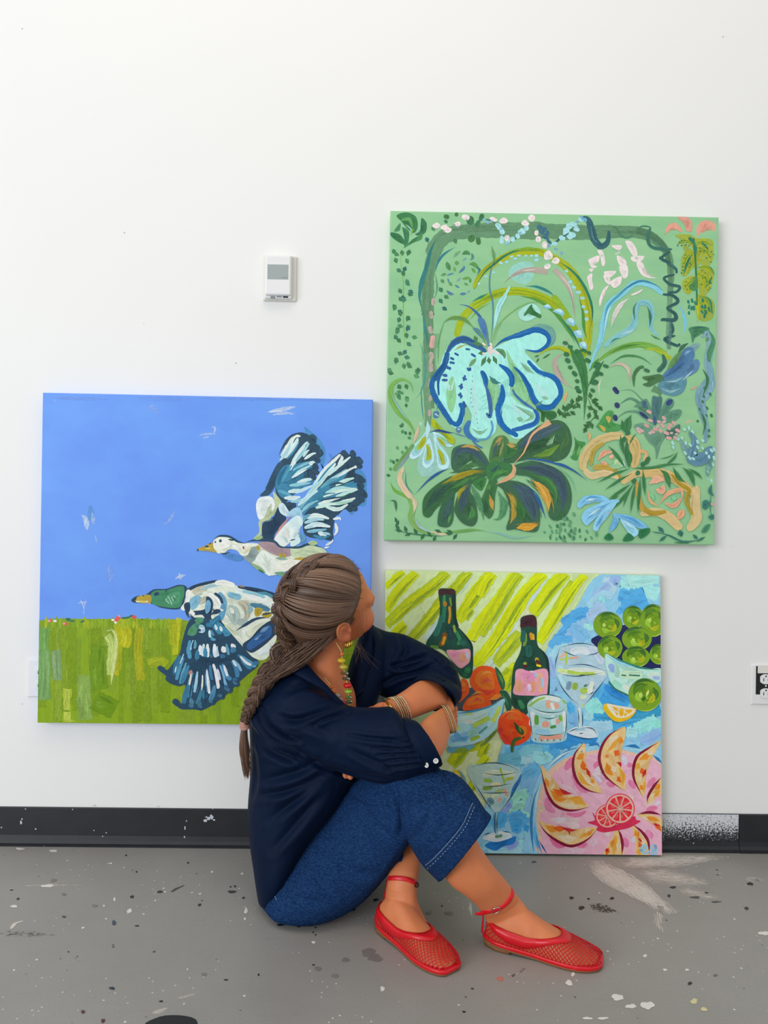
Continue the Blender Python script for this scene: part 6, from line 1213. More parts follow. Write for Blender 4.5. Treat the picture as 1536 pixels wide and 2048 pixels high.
def citrus(x, y, rx, ry, a0=0.0, n=9):
    e = lambda k: [(x + rx * k * math.cos(t), y + ry * k * math.sin(t)) for t in np.arange(0, 6.28, .45)]
    S.bl('#d83a4c', e(1.0)); S.bl('#fbc8b4', e(.93)); S.bl('#f8b0a0', e(.86))
    for i in range(n):
        a = a0 + i * 2 * math.pi / n; b = 2 * math.pi / n * .40
        S.bl('#d8283a', [(x + rx * .16 * math.cos(a), y + ry * .16 * math.sin(a)), (x + rx * .8 * math.cos(a - b), y + ry * .8 * math.sin(a - b)), (x + rx * .84 * math.cos(a), y + ry * .84 * math.sin(a)), (x + rx * .8 * math.cos(a + b), y + ry * .8 * math.sin(a + b))], 2.0, .5, True)
        S.st('#f07a6c', (4, 16, 6), [(x + rx * .35 * math.cos(a), y + ry * .35 * math.sin(a)), (x + rx * .7 * math.cos(a + .1), y + ry * .7 * math.sin(a + .1))], 't', .6)
    S.st('#fbe0c8', (4, 8, 4), [(x - rx * .2, y - ry * .1), (x + rx * .2, y + ry * .1)], 't')
citrus(1020, 930, 95, 95, .2); citrus(1120, 870, 118, 122, .5)
S.begin('painted_signature')
for p in ('1280,1195 1300,1205 1330,1190 1320,1165 1300,1170 1290,1195 1300,1220 1330,1225 1355,1205', '1400,1160 1375,1165 1370,1190 1395,1200 1405,1185 1400,1160 1408,1200 1405,1230 1385,1238 1370,1225 1400,1205'): S.st('#8cc0dc', (14, 20, 20, 14), p, 'r', 2.0, .05, False)
S.end()

# ------------------------------------------------------------------ thermostat and outlets
M_PLASTIC = plain('white_plastic', '#ecebea', 0.35, 0.5)
M_PLASTIC2 = plain('cream_plastic', '#e6e4da', 0.4, 0.5)
M_LCD = plain('grey_display', '#a3adab', 0.25, 0.5)
M_DARK = plain('dark_slot', '#1c1d1f', 0.5, 0.4)
M_GREYP = plain('grey_label', '#8c9291', 0.5, 0.4)
def rbox(name, pxs, y0, y1, mat, parent, bevel=0.002, taper=0.0):
    """box on the wall from image corners x0, y0, x1, y1 with real depth"""
    a, b = at_y(pxs[0], pxs[1], y1), at_y(pxs[2], pxs[3], y1)
    bm = bmesh.new(); bm_box(bm, a.x, b.x, y1, y0, b.z, a.z)
    if taper:
        for v in bm.verts:
            if abs(v.co.y - y1) < 1e-6:
                cx, cz = (a.x + b.x) / 2, (a.z + b.z) / 2
                v.co.x += (cx - v.co.x) * taper; v.co.z += (cz - v.co.z) * taper
    bmesh.ops.bevel(bm, geom=list(bm.edges), offset=bevel, segments=3, affect='EDGES', profile=0.5)
    return bm_obj(name, bm, mat, parent)
c = at_y(559, 602, -0.01)
T = empty('thermostat', (c.x, 0, c.z), 'white wall thermostat with a blank grey display above the duck painting', 'thermostat')
rbox('back_plate', (527, 511, 591.5, 602), 0.0, -0.009, M_PLASTIC2, T, 0.0025)
body = rbox('body', (530, 509.5, 582, 597), -0.008, -0.021, M_PLASTIC, T, 0.002)
rbox('front_cover', (530.5, 508.5, 581.5, 591), -0.0205, -0.030, M_PLASTIC, T, 0.004, 0.03)
scr = rbox('display', (535, 528.5, 576.5, 559), -0.0295, -0.0306, M_LCD, T, 0.0003)
rbox('printed_line', (563, 554.2, 575.5, 556), -0.0305, -0.0308, M_GREYP, scr, 0.00005)
rbox('connector', (541, 592.3, 550, 596.5), -0.019, -0.0222, M_GREYP, T, 0.0003)
rbox('connector', (566, 592.3, 576, 595.5), -0.019, -0.0222, M_DARK, T, 0.0003)
rbox('connector', (553, 592.0, 563, 594.5), -0.019, -0.0222, M_GREYP, T, 0.0003)

def outlet(name, x0, y0, x1, y1, label, messy=False):
    a, b = at_y(x0, y0, -0.006), at_y(x1, y1, -0.006)
    root = empty(name, ((a.x + b.x) / 2, 0, b.z), label, 'outlet')
    w, h = x1 - x0, y1 - y0
    P = lambda u, v: (x0 + w * u, y0 + h * v)
    def rb(nm, u0, v0, u1, v1, d0, d1, mat, par, bev=0.001, tp=0.0):
        p, q = P(u0, v0), P(u1, v1)
        return rbox(nm, (p[0], p[1], q[0], q[1]), d0, d1, mat, par, bev, tp)
    rb('wall_plate', 0, 0, 1, 1, 0.0, -0.006, M_PLASTIC, root, 0.002, 0.05)
    if messy:
        rb('painted_over_patch', 0.16, 0.05, 0.86, 0.74, -0.0058, -0.0064, M_DARK, root, 0.0002)
        rb('paint_remnant', 0.22, 0.03, 0.96, 0.23, -0.0062, -0.0072, M_PLASTIC2, root, 0.0004)
    for k, v0 in enumerate((0.24, 0.58) if messy else (0.22, 0.55)):
        ctr = P(0.5, v0 + 0.13)
        c0 = at_y(ctr[0], ctr[1], -0.0085)
        bm = bmesh.new()
        n = 24; rx, rz = 0.0168, 0.0142
        ring = []
        for d in (-0.0055, -0.0080, -0.0085):
            k2 = 1.0 if d != -0.0085 else 0.95
            ring.append([bm.verts.new((c0.x + rx * k2 * max(-0.93, min(0.93, math.cos(t) * 1.08)), d, c0.z + rz * k2 * math.sin(t))) for t in np.linspace(0, 2 * math.pi, n, endpoint=False)])
        for r0, r1 in zip(ring, ring[1:]):
            for i in range(n): bm.faces.new((r0[i], r0[(i + 1) % n], r1[(i + 1) % n], r1[i]))
        bm.faces.new(ring[-1]); bmesh.ops.recalc_face_normals(bm, faces=bm.faces)
        rec = bm_obj('receptacle', bm, M_PLASTIC, root)
        for (dx, dz, ww, hh) in ((-0.0063, -0.001, 0.0022, 0.0085), (0.0063, -0.001, 0.0022, 0.0070)):
            bm = bmesh.new(); bm_box(bm, c0.x + dx - ww / 2, c0.x + dx + ww / 2, -0.0088, -0.0082, c0.z + dz - hh / 2, c0.z + dz + hh / 2)
            bm_obj('slot', bm, M_DARK, rec)
        bm = bmesh.new(); bmesh.ops.create_cone(bm, cap_ends=True, segments=12, radius1=0.0024, radius2=0.0024, depth=0.0006, matrix=Matrix.Translation((c0.x, -0.0085, c0.z + (0.0085 if messy else 0.0075))) @ Matrix.Rotation(math.pi / 2, 4, 'X'))
        bm_obj('ground_hole', bm, M_DARK, rec)
    sc = P(0.5, 0.53); c0 = at_y(sc[0], sc[1], -0.0066)
    bm = bmesh.new(); bmesh.ops.create_uvsphere(bm, u_segments=12, v_segments=6, radius=0.0028, matrix=Matrix.Translation((c0.x, -0.0062, c0.z)) @ Matrix.Diagonal((1, 0.35, 1, 1)))
    bm_obj('screw', bm, M_PLASTIC, root)
outlet('wall_outlet', 55, 1317, 107, 1396, 'white wall outlet half hidden behind the left edge of the duck painting')
outlet('wall_outlet', 1503, 1328, 1561, 1411, 'white wall outlet with a dark unpainted patch at the right wall edge', True)

# ------------------------------------------------------------------ the seated woman: geometry helpers
nFw, nRt, nUp, nCAM = (np.array(v) for v in (Fw, Rt, Up, CAM))
def Wp(px, py, d):
    return nCAM + d * (nFw + nRt * ((px - 768.0) / F_PX) - nUp * ((py - 1024.0) / F_PX))
def to_img(P):
    q = np.asarray(P) - nCAM
    d = q @ nFw
    return np.stack([768 + (q @ nRt) / d * F_PX, 1024 - (q @ nUp) / d * F_PX, d], 1)
class Geo:
    """collects closed shells of vertices and faces"""
    def __init__(self): self.V, self.F = [], []
    def add(self, V, F):
        b = sum(len(v) for v in self.V)
        self.V.append(np.asarray(V, float)); self.F += [tuple(b + i for i in f) for f in F]
    def verts(self): return np.concatenate(self.V)
def rings_to_geo(R, cap0=0.5, cap1=0.5, cup=0.0):
    """list of rings (n,3) -> closed shell; rounded ends, or a hollow cup at the last end"""
    n = len(R[0])
    R = [np.asarray(r) for r in R]
    def cap(r, prev, k):
        c = r.mean(0); t = c - prev.mean(0); t /= (np.linalg.norm(t) + 1e-9)
        rad = np.linalg.norm(r - c, axis=1).min()
        return [c + (r - c) * 0.86 + t * rad * k * 0.55, c + (r - c) * 0.5 + t * rad * k * 0.9], c + t * rad * k
    e0, c0 = cap(R[0], R[1], cap0)
    if cup:
        c = R[-1].mean(0); t = R[-1].mean(0) - R[-2].mean(0); t /= np.linalg.norm(t)
        e1 = [c + (R[-1] - c) * 0.95 + t * 0.001, c + (R[-1] - c) * 0.90 - t * 0.004, c + (R[-1] - c) * 0.84 - t * cup]
        c1 = c - t * cup
    else:
        e1, c1 = cap(R[-1], R[-2], cap1)
    A = e0[::-1] + R + e1
    V = np.concatenate(A + [c0[None], c1[None]])
    m = len(A); F = []
    for k in range(m - 1):
        for i in range(n):
            j = (i + 1) % n
            F.append((k * n + i, k * n + j, (k + 1) * n + j, (k + 1) * n + i))
    for i in range(n):
        j = (i + 1) % n
        F.append((m * n, j, i)); F.append((m * n + 1, (m - 1) * n + i, (m - 1) * n + j))
    return V, F
def sec_ring(s, n=28):
    Lx, Ly, Rx, Ry, dL, dR, rd, ox, oy, pw, kc = s
    A, B = Wp(Lx, Ly, dL), Wp(Rx, Ry, dR)
    c = (A + B) / 2; a1 = (B - A) / 2
    dc = (dL + dR) / 2
    a2 = -(nFw + kc * (nRt * ((Lx + Rx) / 2 - 768) - nUp * ((Ly + Ry) / 2 - 1024)) / F_PX) * rd + (nRt * ox - nUp * oy) * dc / F_PX
    t = np.linspace(0, 2 * np.pi, n, endpoint=False)
    ct, st = np.cos(t), np.sin(t)
    k = (np.abs(ct) ** pw + np.abs(st) ** pw) ** (-1.0 / pw)
    return c + np.outer(ct * k, a1) + np.outer(st * k, a2)
def sec(*a):
    """Lx Ly Rx Ry dL dR rd [ox oy [power]]"""
    a = list(a)
    if len(a) == 7: a += [0, 0]
    if len(a) == 9: a += [2.2]
    if len(a) == 10: a += [0.0]
    return np.array(a, float)
def loft(secs, n=28, n_per=5, **kw):
    S = spline([sec(*s) for s in secs], n_per)
    return rings_to_geo([sec_ring(s, n) for s in S], **kw)
def frames(P):
    T = np.gradient(P, axis=0); T /= (np.linalg.norm(T, axis=1)[:, None] + 1e-12)
    a = np.array([0.31, 0.52, 0.79]); N = []
    n = np.cross(T[0], a); n /= np.linalg.norm(n)
    for t in T:
        n = n - t * n.dot(t); n /= (np.linalg.norm(n) + 1e-12); N.append(n)
    N = np.array(N)
    return T, N, np.cross(T, N)
def tube(P, r, n=12, n_per=5, smooth=True, flat=1.0, caps=True, nrm=None):
    P = np.asarray(P, float)
    S = spline(list(P), n_per) if smooth else P
    r = np.asarray(r, float) if np.ndim(r) else np.array([r, r])
    rr_ = np.interp(np.linspace(0, 1, len(S)), np.linspace(0, 1, len(r)), r)
    T, N, B = frames(S)
    if nrm is not None:
        N = nrm - T * (T @ nrm)[:, None] if np.ndim(nrm) == 1 else nrm - T * (T * nrm).sum(1)[:, None]
        N /= np.linalg.norm(N, axis=1)[:, None]; B = np.cross(T, N)
    t = np.linspace(0, 2 * np.pi, n, endpoint=False)
    R = [S[i] + rr_[i] * (np.outer(np.cos(t), N[i]) * flat + np.outer(np.sin(t), B[i])) for i in range(len(S))]
    return rings_to_geo(R, 0.9, 0.9) if caps else R
def loop_tube(P, r, n=8, flat=1.0, outv=None):
    """closed ring of section n along the loop P"""
    P = np.asarray(P, float); m = len(P)
    T = np.roll(P, -1, 0) - np.roll(P, 1, 0); T /= np.linalg.norm(T, axis=1)[:, None]
    c = P.mean(0); N = P - c; N -= T * (N * T).sum(1)[:, None]; N /= np.linalg.norm(N, axis=1)[:, None]
    B = np.cross(T, N)
    t = np.linspace(0, 2 * np.pi, n, endpoint=False)
    V = np.concatenate([P[i] + r * (np.outer(np.cos(t), N[i]) * flat + np.outer(np.sin(t), B[i])) for i in range(m)])
    F = [(k * n + i, k * n + (i + 1) % n, ((k + 1) % m) * n + (i + 1) % n, ((k + 1) % m) * n + i) for k in range(m) for i in range(n)]
    return V, F
def remesh(geo, voxel, smooth_it=4, name='tmp', minz=None):
    me = bpy.data.meshes.new(name)
    me.from_pydata([tuple(v) for v in geo.verts()], [], geo.F); me.update()
    bm = bmesh.new(); bm.from_mesh(me); bmesh.ops.recalc_face_normals(bm, faces=bm.faces); bm.to_mesh(me); bm.free()
    o = bpy.data.objects.new(name, me); COL.objects.link(o)
    md = o.modifiers.new('r', 'REMESH'); md.mode = 'VOXEL'; md.voxel_size = voxel
    if smooth_it:
        sm = o.modifiers.new('s', 'SMOOTH'); sm.factor = 0.5; sm.iterations = smooth_it
    dg = bpy.context.evaluated_depsgraph_get()
    m2 = bpy.data.meshes.new_from_object(o.evaluated_get(dg))
    bpy.data.objects.remove(o, do_unlink=True); bpy.data.meshes.remove(me)
    return m2
def mesh_np(me):
    co = np.empty(len(me.vertices) * 3); me.vertices.foreach_get('co', co)
    no = np.empty(len(me.vertices) * 3); me.vertices.foreach_get('normal', no)
    return co.reshape(-1, 3), no.reshape(-1, 3)
def set_co(me, co):
    me.vertices.foreach_set('co', co.ravel()); me.update()
def finish(name, me, mat, parent, smooth=True):
    me.name = name
    if smooth: me.polygons.foreach_set('use_smooth', [True] * len(me.polygons))
    me.materials.clear(); me.materials.append(mat)
    return link(bpy.data.objects.new(name, me), parent)
def geo_obj(name, geo_or_vf, mat, parent, smooth=True):
    V, F = (geo_or_vf.verts(), geo_or_vf.F) if isinstance(geo_or_vf, Geo) else geo_or_vf
    return mesh_obj(name, V, F, mat, parent, smooth)
def seg_dist(P, pts):
    """distance of image points P (n,2) to a polyline, and signed side"""
    best = np.full(len(P), 1e9); side = np.zeros(len(P)); tt = np.zeros(len(P))
    pts = spline([np.array(p, float) for p in pts], 5)
    m = len(pts) - 1
    for i in range(m):
        a, b = pts[i], pts[i + 1]; ab = b - a
        t = np.clip(((P - a) @ ab) / (ab @ ab + 1e-9), 0, 1)
        q = P - (a + t[:, None] * ab); d = np.linalg.norm(q, axis=1)
        k = d < best
        best[k] = d[k]; side[k] = np.sign(ab[0] * q[k, 1] - ab[1] * q[k, 0]); tt[k] = (i + t[k]) / m
    return best, side, tt
def creases(me, lst, amp=1.0):
    """press folds into cloth along lines seen on its near side: (points, width px, depth m)"""
    co, no = mesh_np(me)
    im = to_img(co)
    view = co - nCAM; view /= np.linalg.norm(view, axis=1)[:, None]
    near = np.clip(-(view * no).sum(1) * 1.6, 0, 1)
    disp = np.zeros(len(co))
    for pts, w, dep in lst:
        pts = pp(pts)
        x0 = min(p[0] for p in pts) - 4 * w; x1 = max(p[0] for p in pts) + 4 * w
        y0 = min(p[1] for p in pts) - 4 * w; y1 = max(p[1] for p in pts) + 4 * w
        k = np.where((im[:, 0] > x0) & (im[:, 0] < x1) & (im[:, 1] > y0) & (im[:, 1] < y1))[0]
        if not len(k): continue
        d, s, t = seg_dist(im[k, :2], pts)
        f = np.sin(np.pi * np.clip(t, 0.02, 0.98)) ** 0.5
        disp[k] += f * dep * amp * (-np.exp(-(d / w) ** 2) + 0.75 * np.exp(-((d - 2.0 * w) / (1.1 * w)) ** 2) * (s > 0) + 0.35 * np.exp(-((d - 2.0 * w) / (1.1 * w)) ** 2) * (s <= 0))
    set_co(me, co + no * (disp * near)[:, None])

# ---------------- signed-distance head, meshed with surface nets
def smin(a, b, k):
    h = np.clip(0.5 + 0.5 * (b - a) / k, 0, 1)
    return b + (a - b) * h - k * h * (1 - h)
def sd_ell(X, c, r):
    q = (X - np.array(c)) / np.array(r); k0 = np.linalg.norm(q, axis=-1); k1 = np.linalg.norm(q / np.array(r), axis=-1)
    return k0 * (k0 - 1) / (k1 + 1e-9)
def sd_cap(X, a, b, ra, rb):
    a, b = np.array(a, float), np.array(b, float); ab = b - a
    t = np.clip(((X - a) @ ab) / (ab @ ab), 0, 1)
    return np.linalg.norm(X - (a + t[..., None] * ab), axis=-1) - (ra + (rb - ra) * t)
def surface_nets(f, lo, hi, h):
    ax = [np.arange(l, u + h, h) for l, u in zip(lo, hi)]
    G_ = np.stack(np.meshgrid(*ax, indexing='ij'), -1)
    D_ = f(G_)
    ins = D_ < 0
    nx, ny, nz = (len(a) for a in ax)
    corner = [(i, j, k) for i in (0, 1) for j in (0, 1) for k in (0, 1)]
    cnt = sum(ins[i:nx - 1 + i, j:ny - 1 + j, k:nz - 1 + k].astype(int) for i, j, k in corner)
    act = (cnt > 0) & (cnt < 8)
    idx = -np.ones(act.shape, int); cells = np.argwhere(act); idx[act] = np.arange(len(cells))
    acc = np.zeros((len(cells), 3)); num = np.zeros(len(cells))
    c0 = cells
    for (a, b) in [(p, q) for p in corner for q in corner if sum(abs(np.array(p) - np.array(q))) == 1 and p < q]:
        A_, B_ = c0 + np.array(a), c0 + np.array(b)
        da = D_[tuple(A_.T)]; db = D_[tuple(B_.T)]
        m = (da < 0) != (db < 0)
        t = da / (da - db + 1e-12)
        pnt = A_ + (B_ - A_) * t[:, None]
        acc[m] += pnt[m]; num[m] += 1
    V = acc / num[:, None] * h + np.array(lo)
    F = []
    for axd in range(3):
        o1, o2 = [(1, 2), (2, 0), (0, 1)][axd]
        sl = [slice(None)] * 3; sl2 = [slice(None)] * 3
        sl[axd] = slice(0, -1); sl2[axd] = slice(1, None)
        a, b = ins[tuple(sl)], ins[tuple(sl2)]
        e = np.argwhere(a != b)
        for p in e:
            if p[o1] == 0 or p[o2] == 0 or p[o1] >= act.shape[o1] or p[o2] >= act.shape[o2]: continue
            q = []
            for (u, v) in ((0, 0), (1, 0), (1, 1), (0, 1)):
                r = p.copy(); r[o1] -= u; r[o2] -= v; q.append(idx[tuple(r)])
            if min(q) < 0: continue
            F.append(tuple(q) if a[tuple(p)] else tuple(q[::-1]))
    return V, F

# ------------------------------------------------------------------ the seated woman: body
HAZ, HPI, HRO = math.radians(24), math.radians(18), math.radians(33)
_f = np.array([math.cos(HPI) * math.cos(HAZ), math.cos(HPI) * math.sin(HAZ), math.sin(HPI)])
_l0 = np.array([-math.sin(HAZ), math.cos(HAZ), 0.0]); _u0 = np.cross(_f, _l0)
HL = _l0 * math.cos(HRO) + _u0 * math.sin(HRO); HU = _u0 * math.cos(HRO) - _l0 * math.sin(HRO); HF = _f
HD = 1.85
HS = 1.05        # head scale
HO = Wp(744, 1196, HD + 0.112 * HF[1]) - (HF * 0.112 + HU * -0.012) * HS     # nose tip pinned to its place in the picture
def head2w(P):
    P = np.asarray(P, float) * HS
    return HO + P[..., 0:1] * HF + P[..., 1:2] * HL + P[..., 2:3] * HU
def head_sdf(X):
    Y = X.copy(); Y[..., 1] = np.abs(Y[..., 1])
    d = sd_ell(X, (-0.006, 0, 0.052), (0.096, 0.073, 0.080))
    d = smin(d, sd_ell(X, (0.040, 0, -0.012), (0.056, 0.056, 0.076)), 0.03)
    d = smin(d, sd_ell(X, (0.046, 0, -0.058), (0.048, 0.044, 0.040)), 0.025)
    d = smin(d, sd_ell(X, (0.084, 0, -0.086), (0.017, 0.020, 0.016)), 0.018)
    d = smin(d, sd_ell(Y, (0.066, 0.040, -0.026), (0.026, 0.023, 0.026)), 0.022)
    d = smin(d, sd_ell(Y, (0.080, 0.024, 0.030), (0.018, 0.026, 0.011)), 0.016)
    for_eye = sd_ell(Y, (0.104, 0.031, 0.012), (0.016, 0.017, 0.011))
    d = -smin(-d, for_eye, 0.010)
    d = np.minimum(d, sd_ell(Y, (0.080, 0.031, 0.013), (0.0135, 0.0145, 0.0125)))
    d = smin(d, sd_cap(X, (0.092, 0, 0.020), (0.108, 0, -0.010), 0.0075, 0.0105), 0.010)
    d = smin(d, sd_ell(Y, (0.101, 0.0105, -0.016), (0.010, 0.0065, 0.007)), 0.006)
    d = smin(d, sd_ell(X, (0.093, 0, -0.046), (0.0095, 0.024, 0.0062)), 0.006)
    d = smin(d, sd_ell(X, (0.091, 0, -0.057), (0.0095, 0.020, 0.0065)), 0.006)
    d = smin(d, sd_cap(X, (-0.030, 0, -0.01), (-0.035, 0.0, -0.085), 0.055, 0.050), 0.03)
    # ears: rim, lobe and hollow
    ca, sa = math.cos(0.25), math.sin(0.25)
    E = Y - np.array([-0.002, 0.073, 0.002])
    u = E[..., 0] * ca + E[..., 2] * sa; w = -E[..., 0] * sa + E[..., 2] * ca; v = E[..., 1] - 0.006 + 0.22 * u
    EL = np.stack([u, v, w], -1)
    rim_r = np.sqrt((u / 0.62) ** 2 + ((w - 0.004) / 1.0) ** 2)
    rim = np.sqrt((rim_r - 0.0265) ** 2 + v ** 2) - 0.0040
    plate = sd_ell(EL, (0.001, -0.002, 0.002), (0.016, 0.0038, 0.026))
    conch = sd_ell(EL, (0.003, 0.006, -0.002), (0.010, 0.0075, 0.012))
    ear = smin(rim, plate, 0.004)
    ear = -smin(-ear, conch, 0.003)
    ear = smin(ear, sd_ell(EL, (0.003, 0.0, -0.026), (0.0085, 0.0045, 0.010)), 0.004)
    ear = smin(ear, sd_ell(EL, (0.013, 0.002, -0.006), (0.004, 0.004, 0.007)), 0.003)
    anti = np.sqrt((np.sqrt((u / 0.62) ** 2 + ((w - 0.0) / 1.0) ** 2) - 0.0165) ** 2 + (v - 0.001) ** 2) - 0.0028
    ear = smin(ear, np.where(u < 0.004, anti, 1.0), 0.003)
    return smin(d, ear, 0.004)
hV, hF = surface_nets(head_sdf, (-0.12, -0.10, -0.15), (0.13, 0.10, 0.15), 0.0022)
body = Geo()
body.add(head2w(hV), hF)
# neck, chest and trunk
body.add(*loft([(622, 1235, 700, 1250, 1.87, 1.86, .050), (614, 1295, 689, 1296, 1.87, 1.86, .050), (608, 1330, 686, 1322, 1.87, 1.86, .053), (612, 1362, 694, 1352, 1.88, 1.87, .060), (600, 1400, 712, 1400, 1.89, 1.89, .075), (560, 1480, 700, 1480, 1.91, 1.91, .09), (560, 1600, 640, 1600, 1.92, 1.92, .10), (570, 1700, 680, 1700, 1.90, 1.90, .13), (580, 1760, 640, 1765, 1.88, 1.86, .12)]))
# right arm: upper arm inside the sleeve, forearm, wrist, hand
body.add(*loft([(590, 1370, 560, 1470, 1.82, 1.82, .045), (680, 1430, 660, 1510, 1.78, 1.78, .042), (780, 1470, 778, 1540, 1.745, 1.745, .036), (826, 1470, 842, 1536, 1.735, 1.735, .034), (837, 1452, 874, 1520, 1.745, 1.74, .036), (861, 1431, 892, 1492, 1.785, 1.78, .040), (885, 1417, 901, 1460, 1.845, 1.84, .032), (897, 1413, 909, 1458, 1.885, 1.885, .028)], n=24))
def finger(P, r, g=None):
    (g or body).add(*tube([Wp(*p) for p in P], r, 10, 4))
body.add(*loft([(894, 1413, 908, 1458, 1.875, 1.875, .026), (900, 1411, 913, 1460, 1.92, 1.92, .020), (903, 1414, 914, 1459, 1.955, 1.955, .018), (904, 1420, 913, 1455, 1.975, 1.975, .014)], n=20))
for y, e in ((1418, -3), (1429, 0), (1440, 1), (1451, 0)):
    finger([(909, y, 1.96), (905, y + e, 1.995), (893, y + e + 1, 2.012), (878, y + e + 2, 2.008)], (.0092, .0088, .0085, .0075))
finger([(901, 1418, 1.90), (896, 1402, 1.925), (888, 1392, 1.95), (878, 1388, 1.97)], (.011, .0105, .0095, .008))
# left arm: sleeve part, forearm lying over the right one, hand behind the sleeve
body.add(*loft([(740, 1290, 742, 1360, 2.02, 2.00, .042), (800, 1315, 795, 1385, 2.02, 2.01, .042), (860, 1335, 850, 1400, 2.00, 2.0, .042), (890, 1345, 878, 1410, 1.975, 1.975, .044)], n=24))
body.add(*loft([(902, 1376, 900, 1408, 1.985, 1.965, .026, 0, 0), (870, 1358, 894, 1410, 1.935, 1.925, .040), (836, 1364, 858, 1423, 1.885, 1.875, .040), (808, 1382, 830, 1434, 1.85, 1.84, .034), (788, 1394, 812, 1441, 1.83, 1.822, .027), (768, 1404, 792, 1450, 1.822, 1.822, .023)], n=24))
body.add(*loft([(775, 1402, 800, 1445, 1.826, 1.826, .022), (752, 1408, 782, 1465, 1.835, 1.835, .018), (735, 1425, 770, 1480, 1.845, 1.845, .016), (722, 1448, 752, 1495, 1.85, 1.85, .014)], n=20))
for P in ([(728, 1452, 1.85), (707, 1490, 1.845), (696, 1524, 1.812), (690, 1552, 1.776)], [(735, 1462, 1.85), (718, 1500, 1.845), (706, 1532, 1.812), (701, 1554, 1.776)], [(743, 1474, 1.85), (730, 1508, 1.845), (720, 1534, 1.83), (712, 1545, 1.825)], [(751, 1484, 1.85), (743, 1512, 1.845), (735, 1532, 1.83), (729, 1540, 1.825)]):
    finger(P, (.0095, .0090, .0084, .0072))
finger([(757, 1418, 1.835), (735, 1424, 1.86), (715, 1432, 1.87), (700, 1444, 1.865)], (.0115, .0105, .0095, .008))
# legs
body.add(*loft([(590, 1690, 600, 1790, 1.90, 1.83, .075), (690, 1600, 720, 1760, 1.86, 1.80, .070), (790, 1550, 815, 1660, 1.78, 1.76, .058), (835, 1572, 862, 1625, 1.735, 1.725, .044), (846, 1612, 908, 1596, 1.70, 1.69, .046), (858, 1680, 935, 1640, 1.66, 1.65, .050), (893, 1757, 963, 1698, 1.645, 1.64, .045), (927, 1786, 991, 1738, 1.645, 1.64, .040), (951, 1807, 1014, 1765, 1.655, 1.65, .033), (967, 1830, 1036, 1793, 1.67, 1.66, .027)], n=24))
body.add(*loft([(610, 1690, 620, 1770, 2.00, 1.96, .070), (730, 1600, 740, 1690, 1.98, 1.95, .065), (835, 1550, 850, 1620, 1.95, 1.93, .050), (815, 1600, 868, 1595, 1.90, 1.90, .046), (800, 1650, 856, 1640, 1.83, 1.83, .046), (788, 1696, 846, 1692, 1.775, 1.775, .042), (777, 1738, 839, 1736, 1.74, 1.735, .036), (774, 1778, 833, 1782, 1.725, 1.715, .033)], n=24))
# feet, heel to toe on the floor
class Foot:
    SEC = [(0.000, .014, .030, .0), (0.008, .022, .046, .0), (0.026, .032, .066, .0), (0.052, .0345, .084, .0), (0.082, .034, .082, .0), (0.112, .034, .066, .0), (0.142, .039, .052, .001), (0.172, .0425, .041, .002), (0.198, .0415, .032, .003), (0.218, .036, .0265, .003), (0.232, .027, .0225, .002), (0.239, .015, .019, .001)]
    def __init__(self, H, T, side, hl=0.011):
        self.H = np.array(at_z(*H)); self.T = np.array(at_z(*T))
        d = self.T - self.H; self.len = np.linalg.norm(d); self.f = d / self.len
        self.l = np.array([self.f[1], -self.f[0], 0.0])          # to the right of the toe direction
        self.k = self.len / 0.239; self.side = side; self.hl = hl
    def prof(self, u):
        S_ = np.array(self.SEC)
        u = np.clip(u, 0, 0.239)
        w, h, c = (np.interp(u, S_[:, 0], S_[:, i]) for i in (1, 2, 3))
        z0 = 0.006 + self.hl * np.clip(1 - u / 0.12, 0, 1) ** 1.0
        return w, h + z0 * 0.6, c * self.side, z0
    def P(self, u, a, off=0.0):
        """u metres from the heel, a 0..pi from the right side of the sole over the top"""
        w, h, c, z0 = self.prof(u)
        ca, sa = np.cos(a), np.sin(a)
        y = np.sign(ca) * np.abs(ca) ** 0.75 * (w + off); z = z0 + np.abs(sa) ** 0.85 * (h - z0 + off)
        # heel and toe round off in plan
        uu = u + off * (np.clip((u - 0.225) / 0.014, 0, 1) - np.clip((0.010 - u) / 0.010, 0, 1))
        return self.H + (uu * self.k)[..., None] * self.f + ((y + c) * self.k)[..., None] * self.l + z[..., None] * np.array([0, 0, 1.0])
    def solid(self, g):
        us = np.concatenate([[0, .003, .008], np.linspace(.015, .225, 22), [.232, .236, .239]])
        R = []
        for u in us:
            a = np.concatenate([np.linspace(0, np.pi, 22), ])
            of = -.0012 - .0058 * min(1, max(0, (u - .185) / .035)) - .0012 * (u < .09)
            top = self.P(np.full(len(a), u), a, of)
            bot = self.P(np.full(6, u), np.zeros(6), of); b2 = self.P(np.full(6, u), np.full(6, np.pi), of)
            t = np.linspace(1, 0, 8)[1:-1][:, None]
            R.append(np.concatenate([top, bot * (1 - t) + b2 * t]))
        g.add(*rings_to_geo(R, .1, .02))
footR = Foot((972, 1882), (1203, 1930), 1)
footL = Foot((762, 1848), (903, 1948), -1)
footR.solid(body); footL.solid(body)
# ankles down into the heels
body.add(*loft([(951, 1807, 1014, 1765, 1.655, 1.65, .033), (967, 1830, 1036, 1793, 1.672, 1.662, .027), (976, 1850, 1054, 1816, 1.68, 1.658, .021), (984, 1862, 1066, 1838, 1.682, 1.652, .015)], n=24))
body.add(*loft([(774, 1765, 834, 1768, 1.727, 1.718, .033), (770, 1795, 835, 1800, 1.732, 1.705, .034), (773, 1818, 846, 1828, 1.742, 1.70, .027), (778, 1832, 858, 1850, 1.74, 1.685, .021)], n=24))
me_body = remesh(body, 0.0023, 3)
co, no = mesh_np(me_body)
co[:, 2] = np.maximum(co[:, 2], 0.003); set_co(me_body, co)

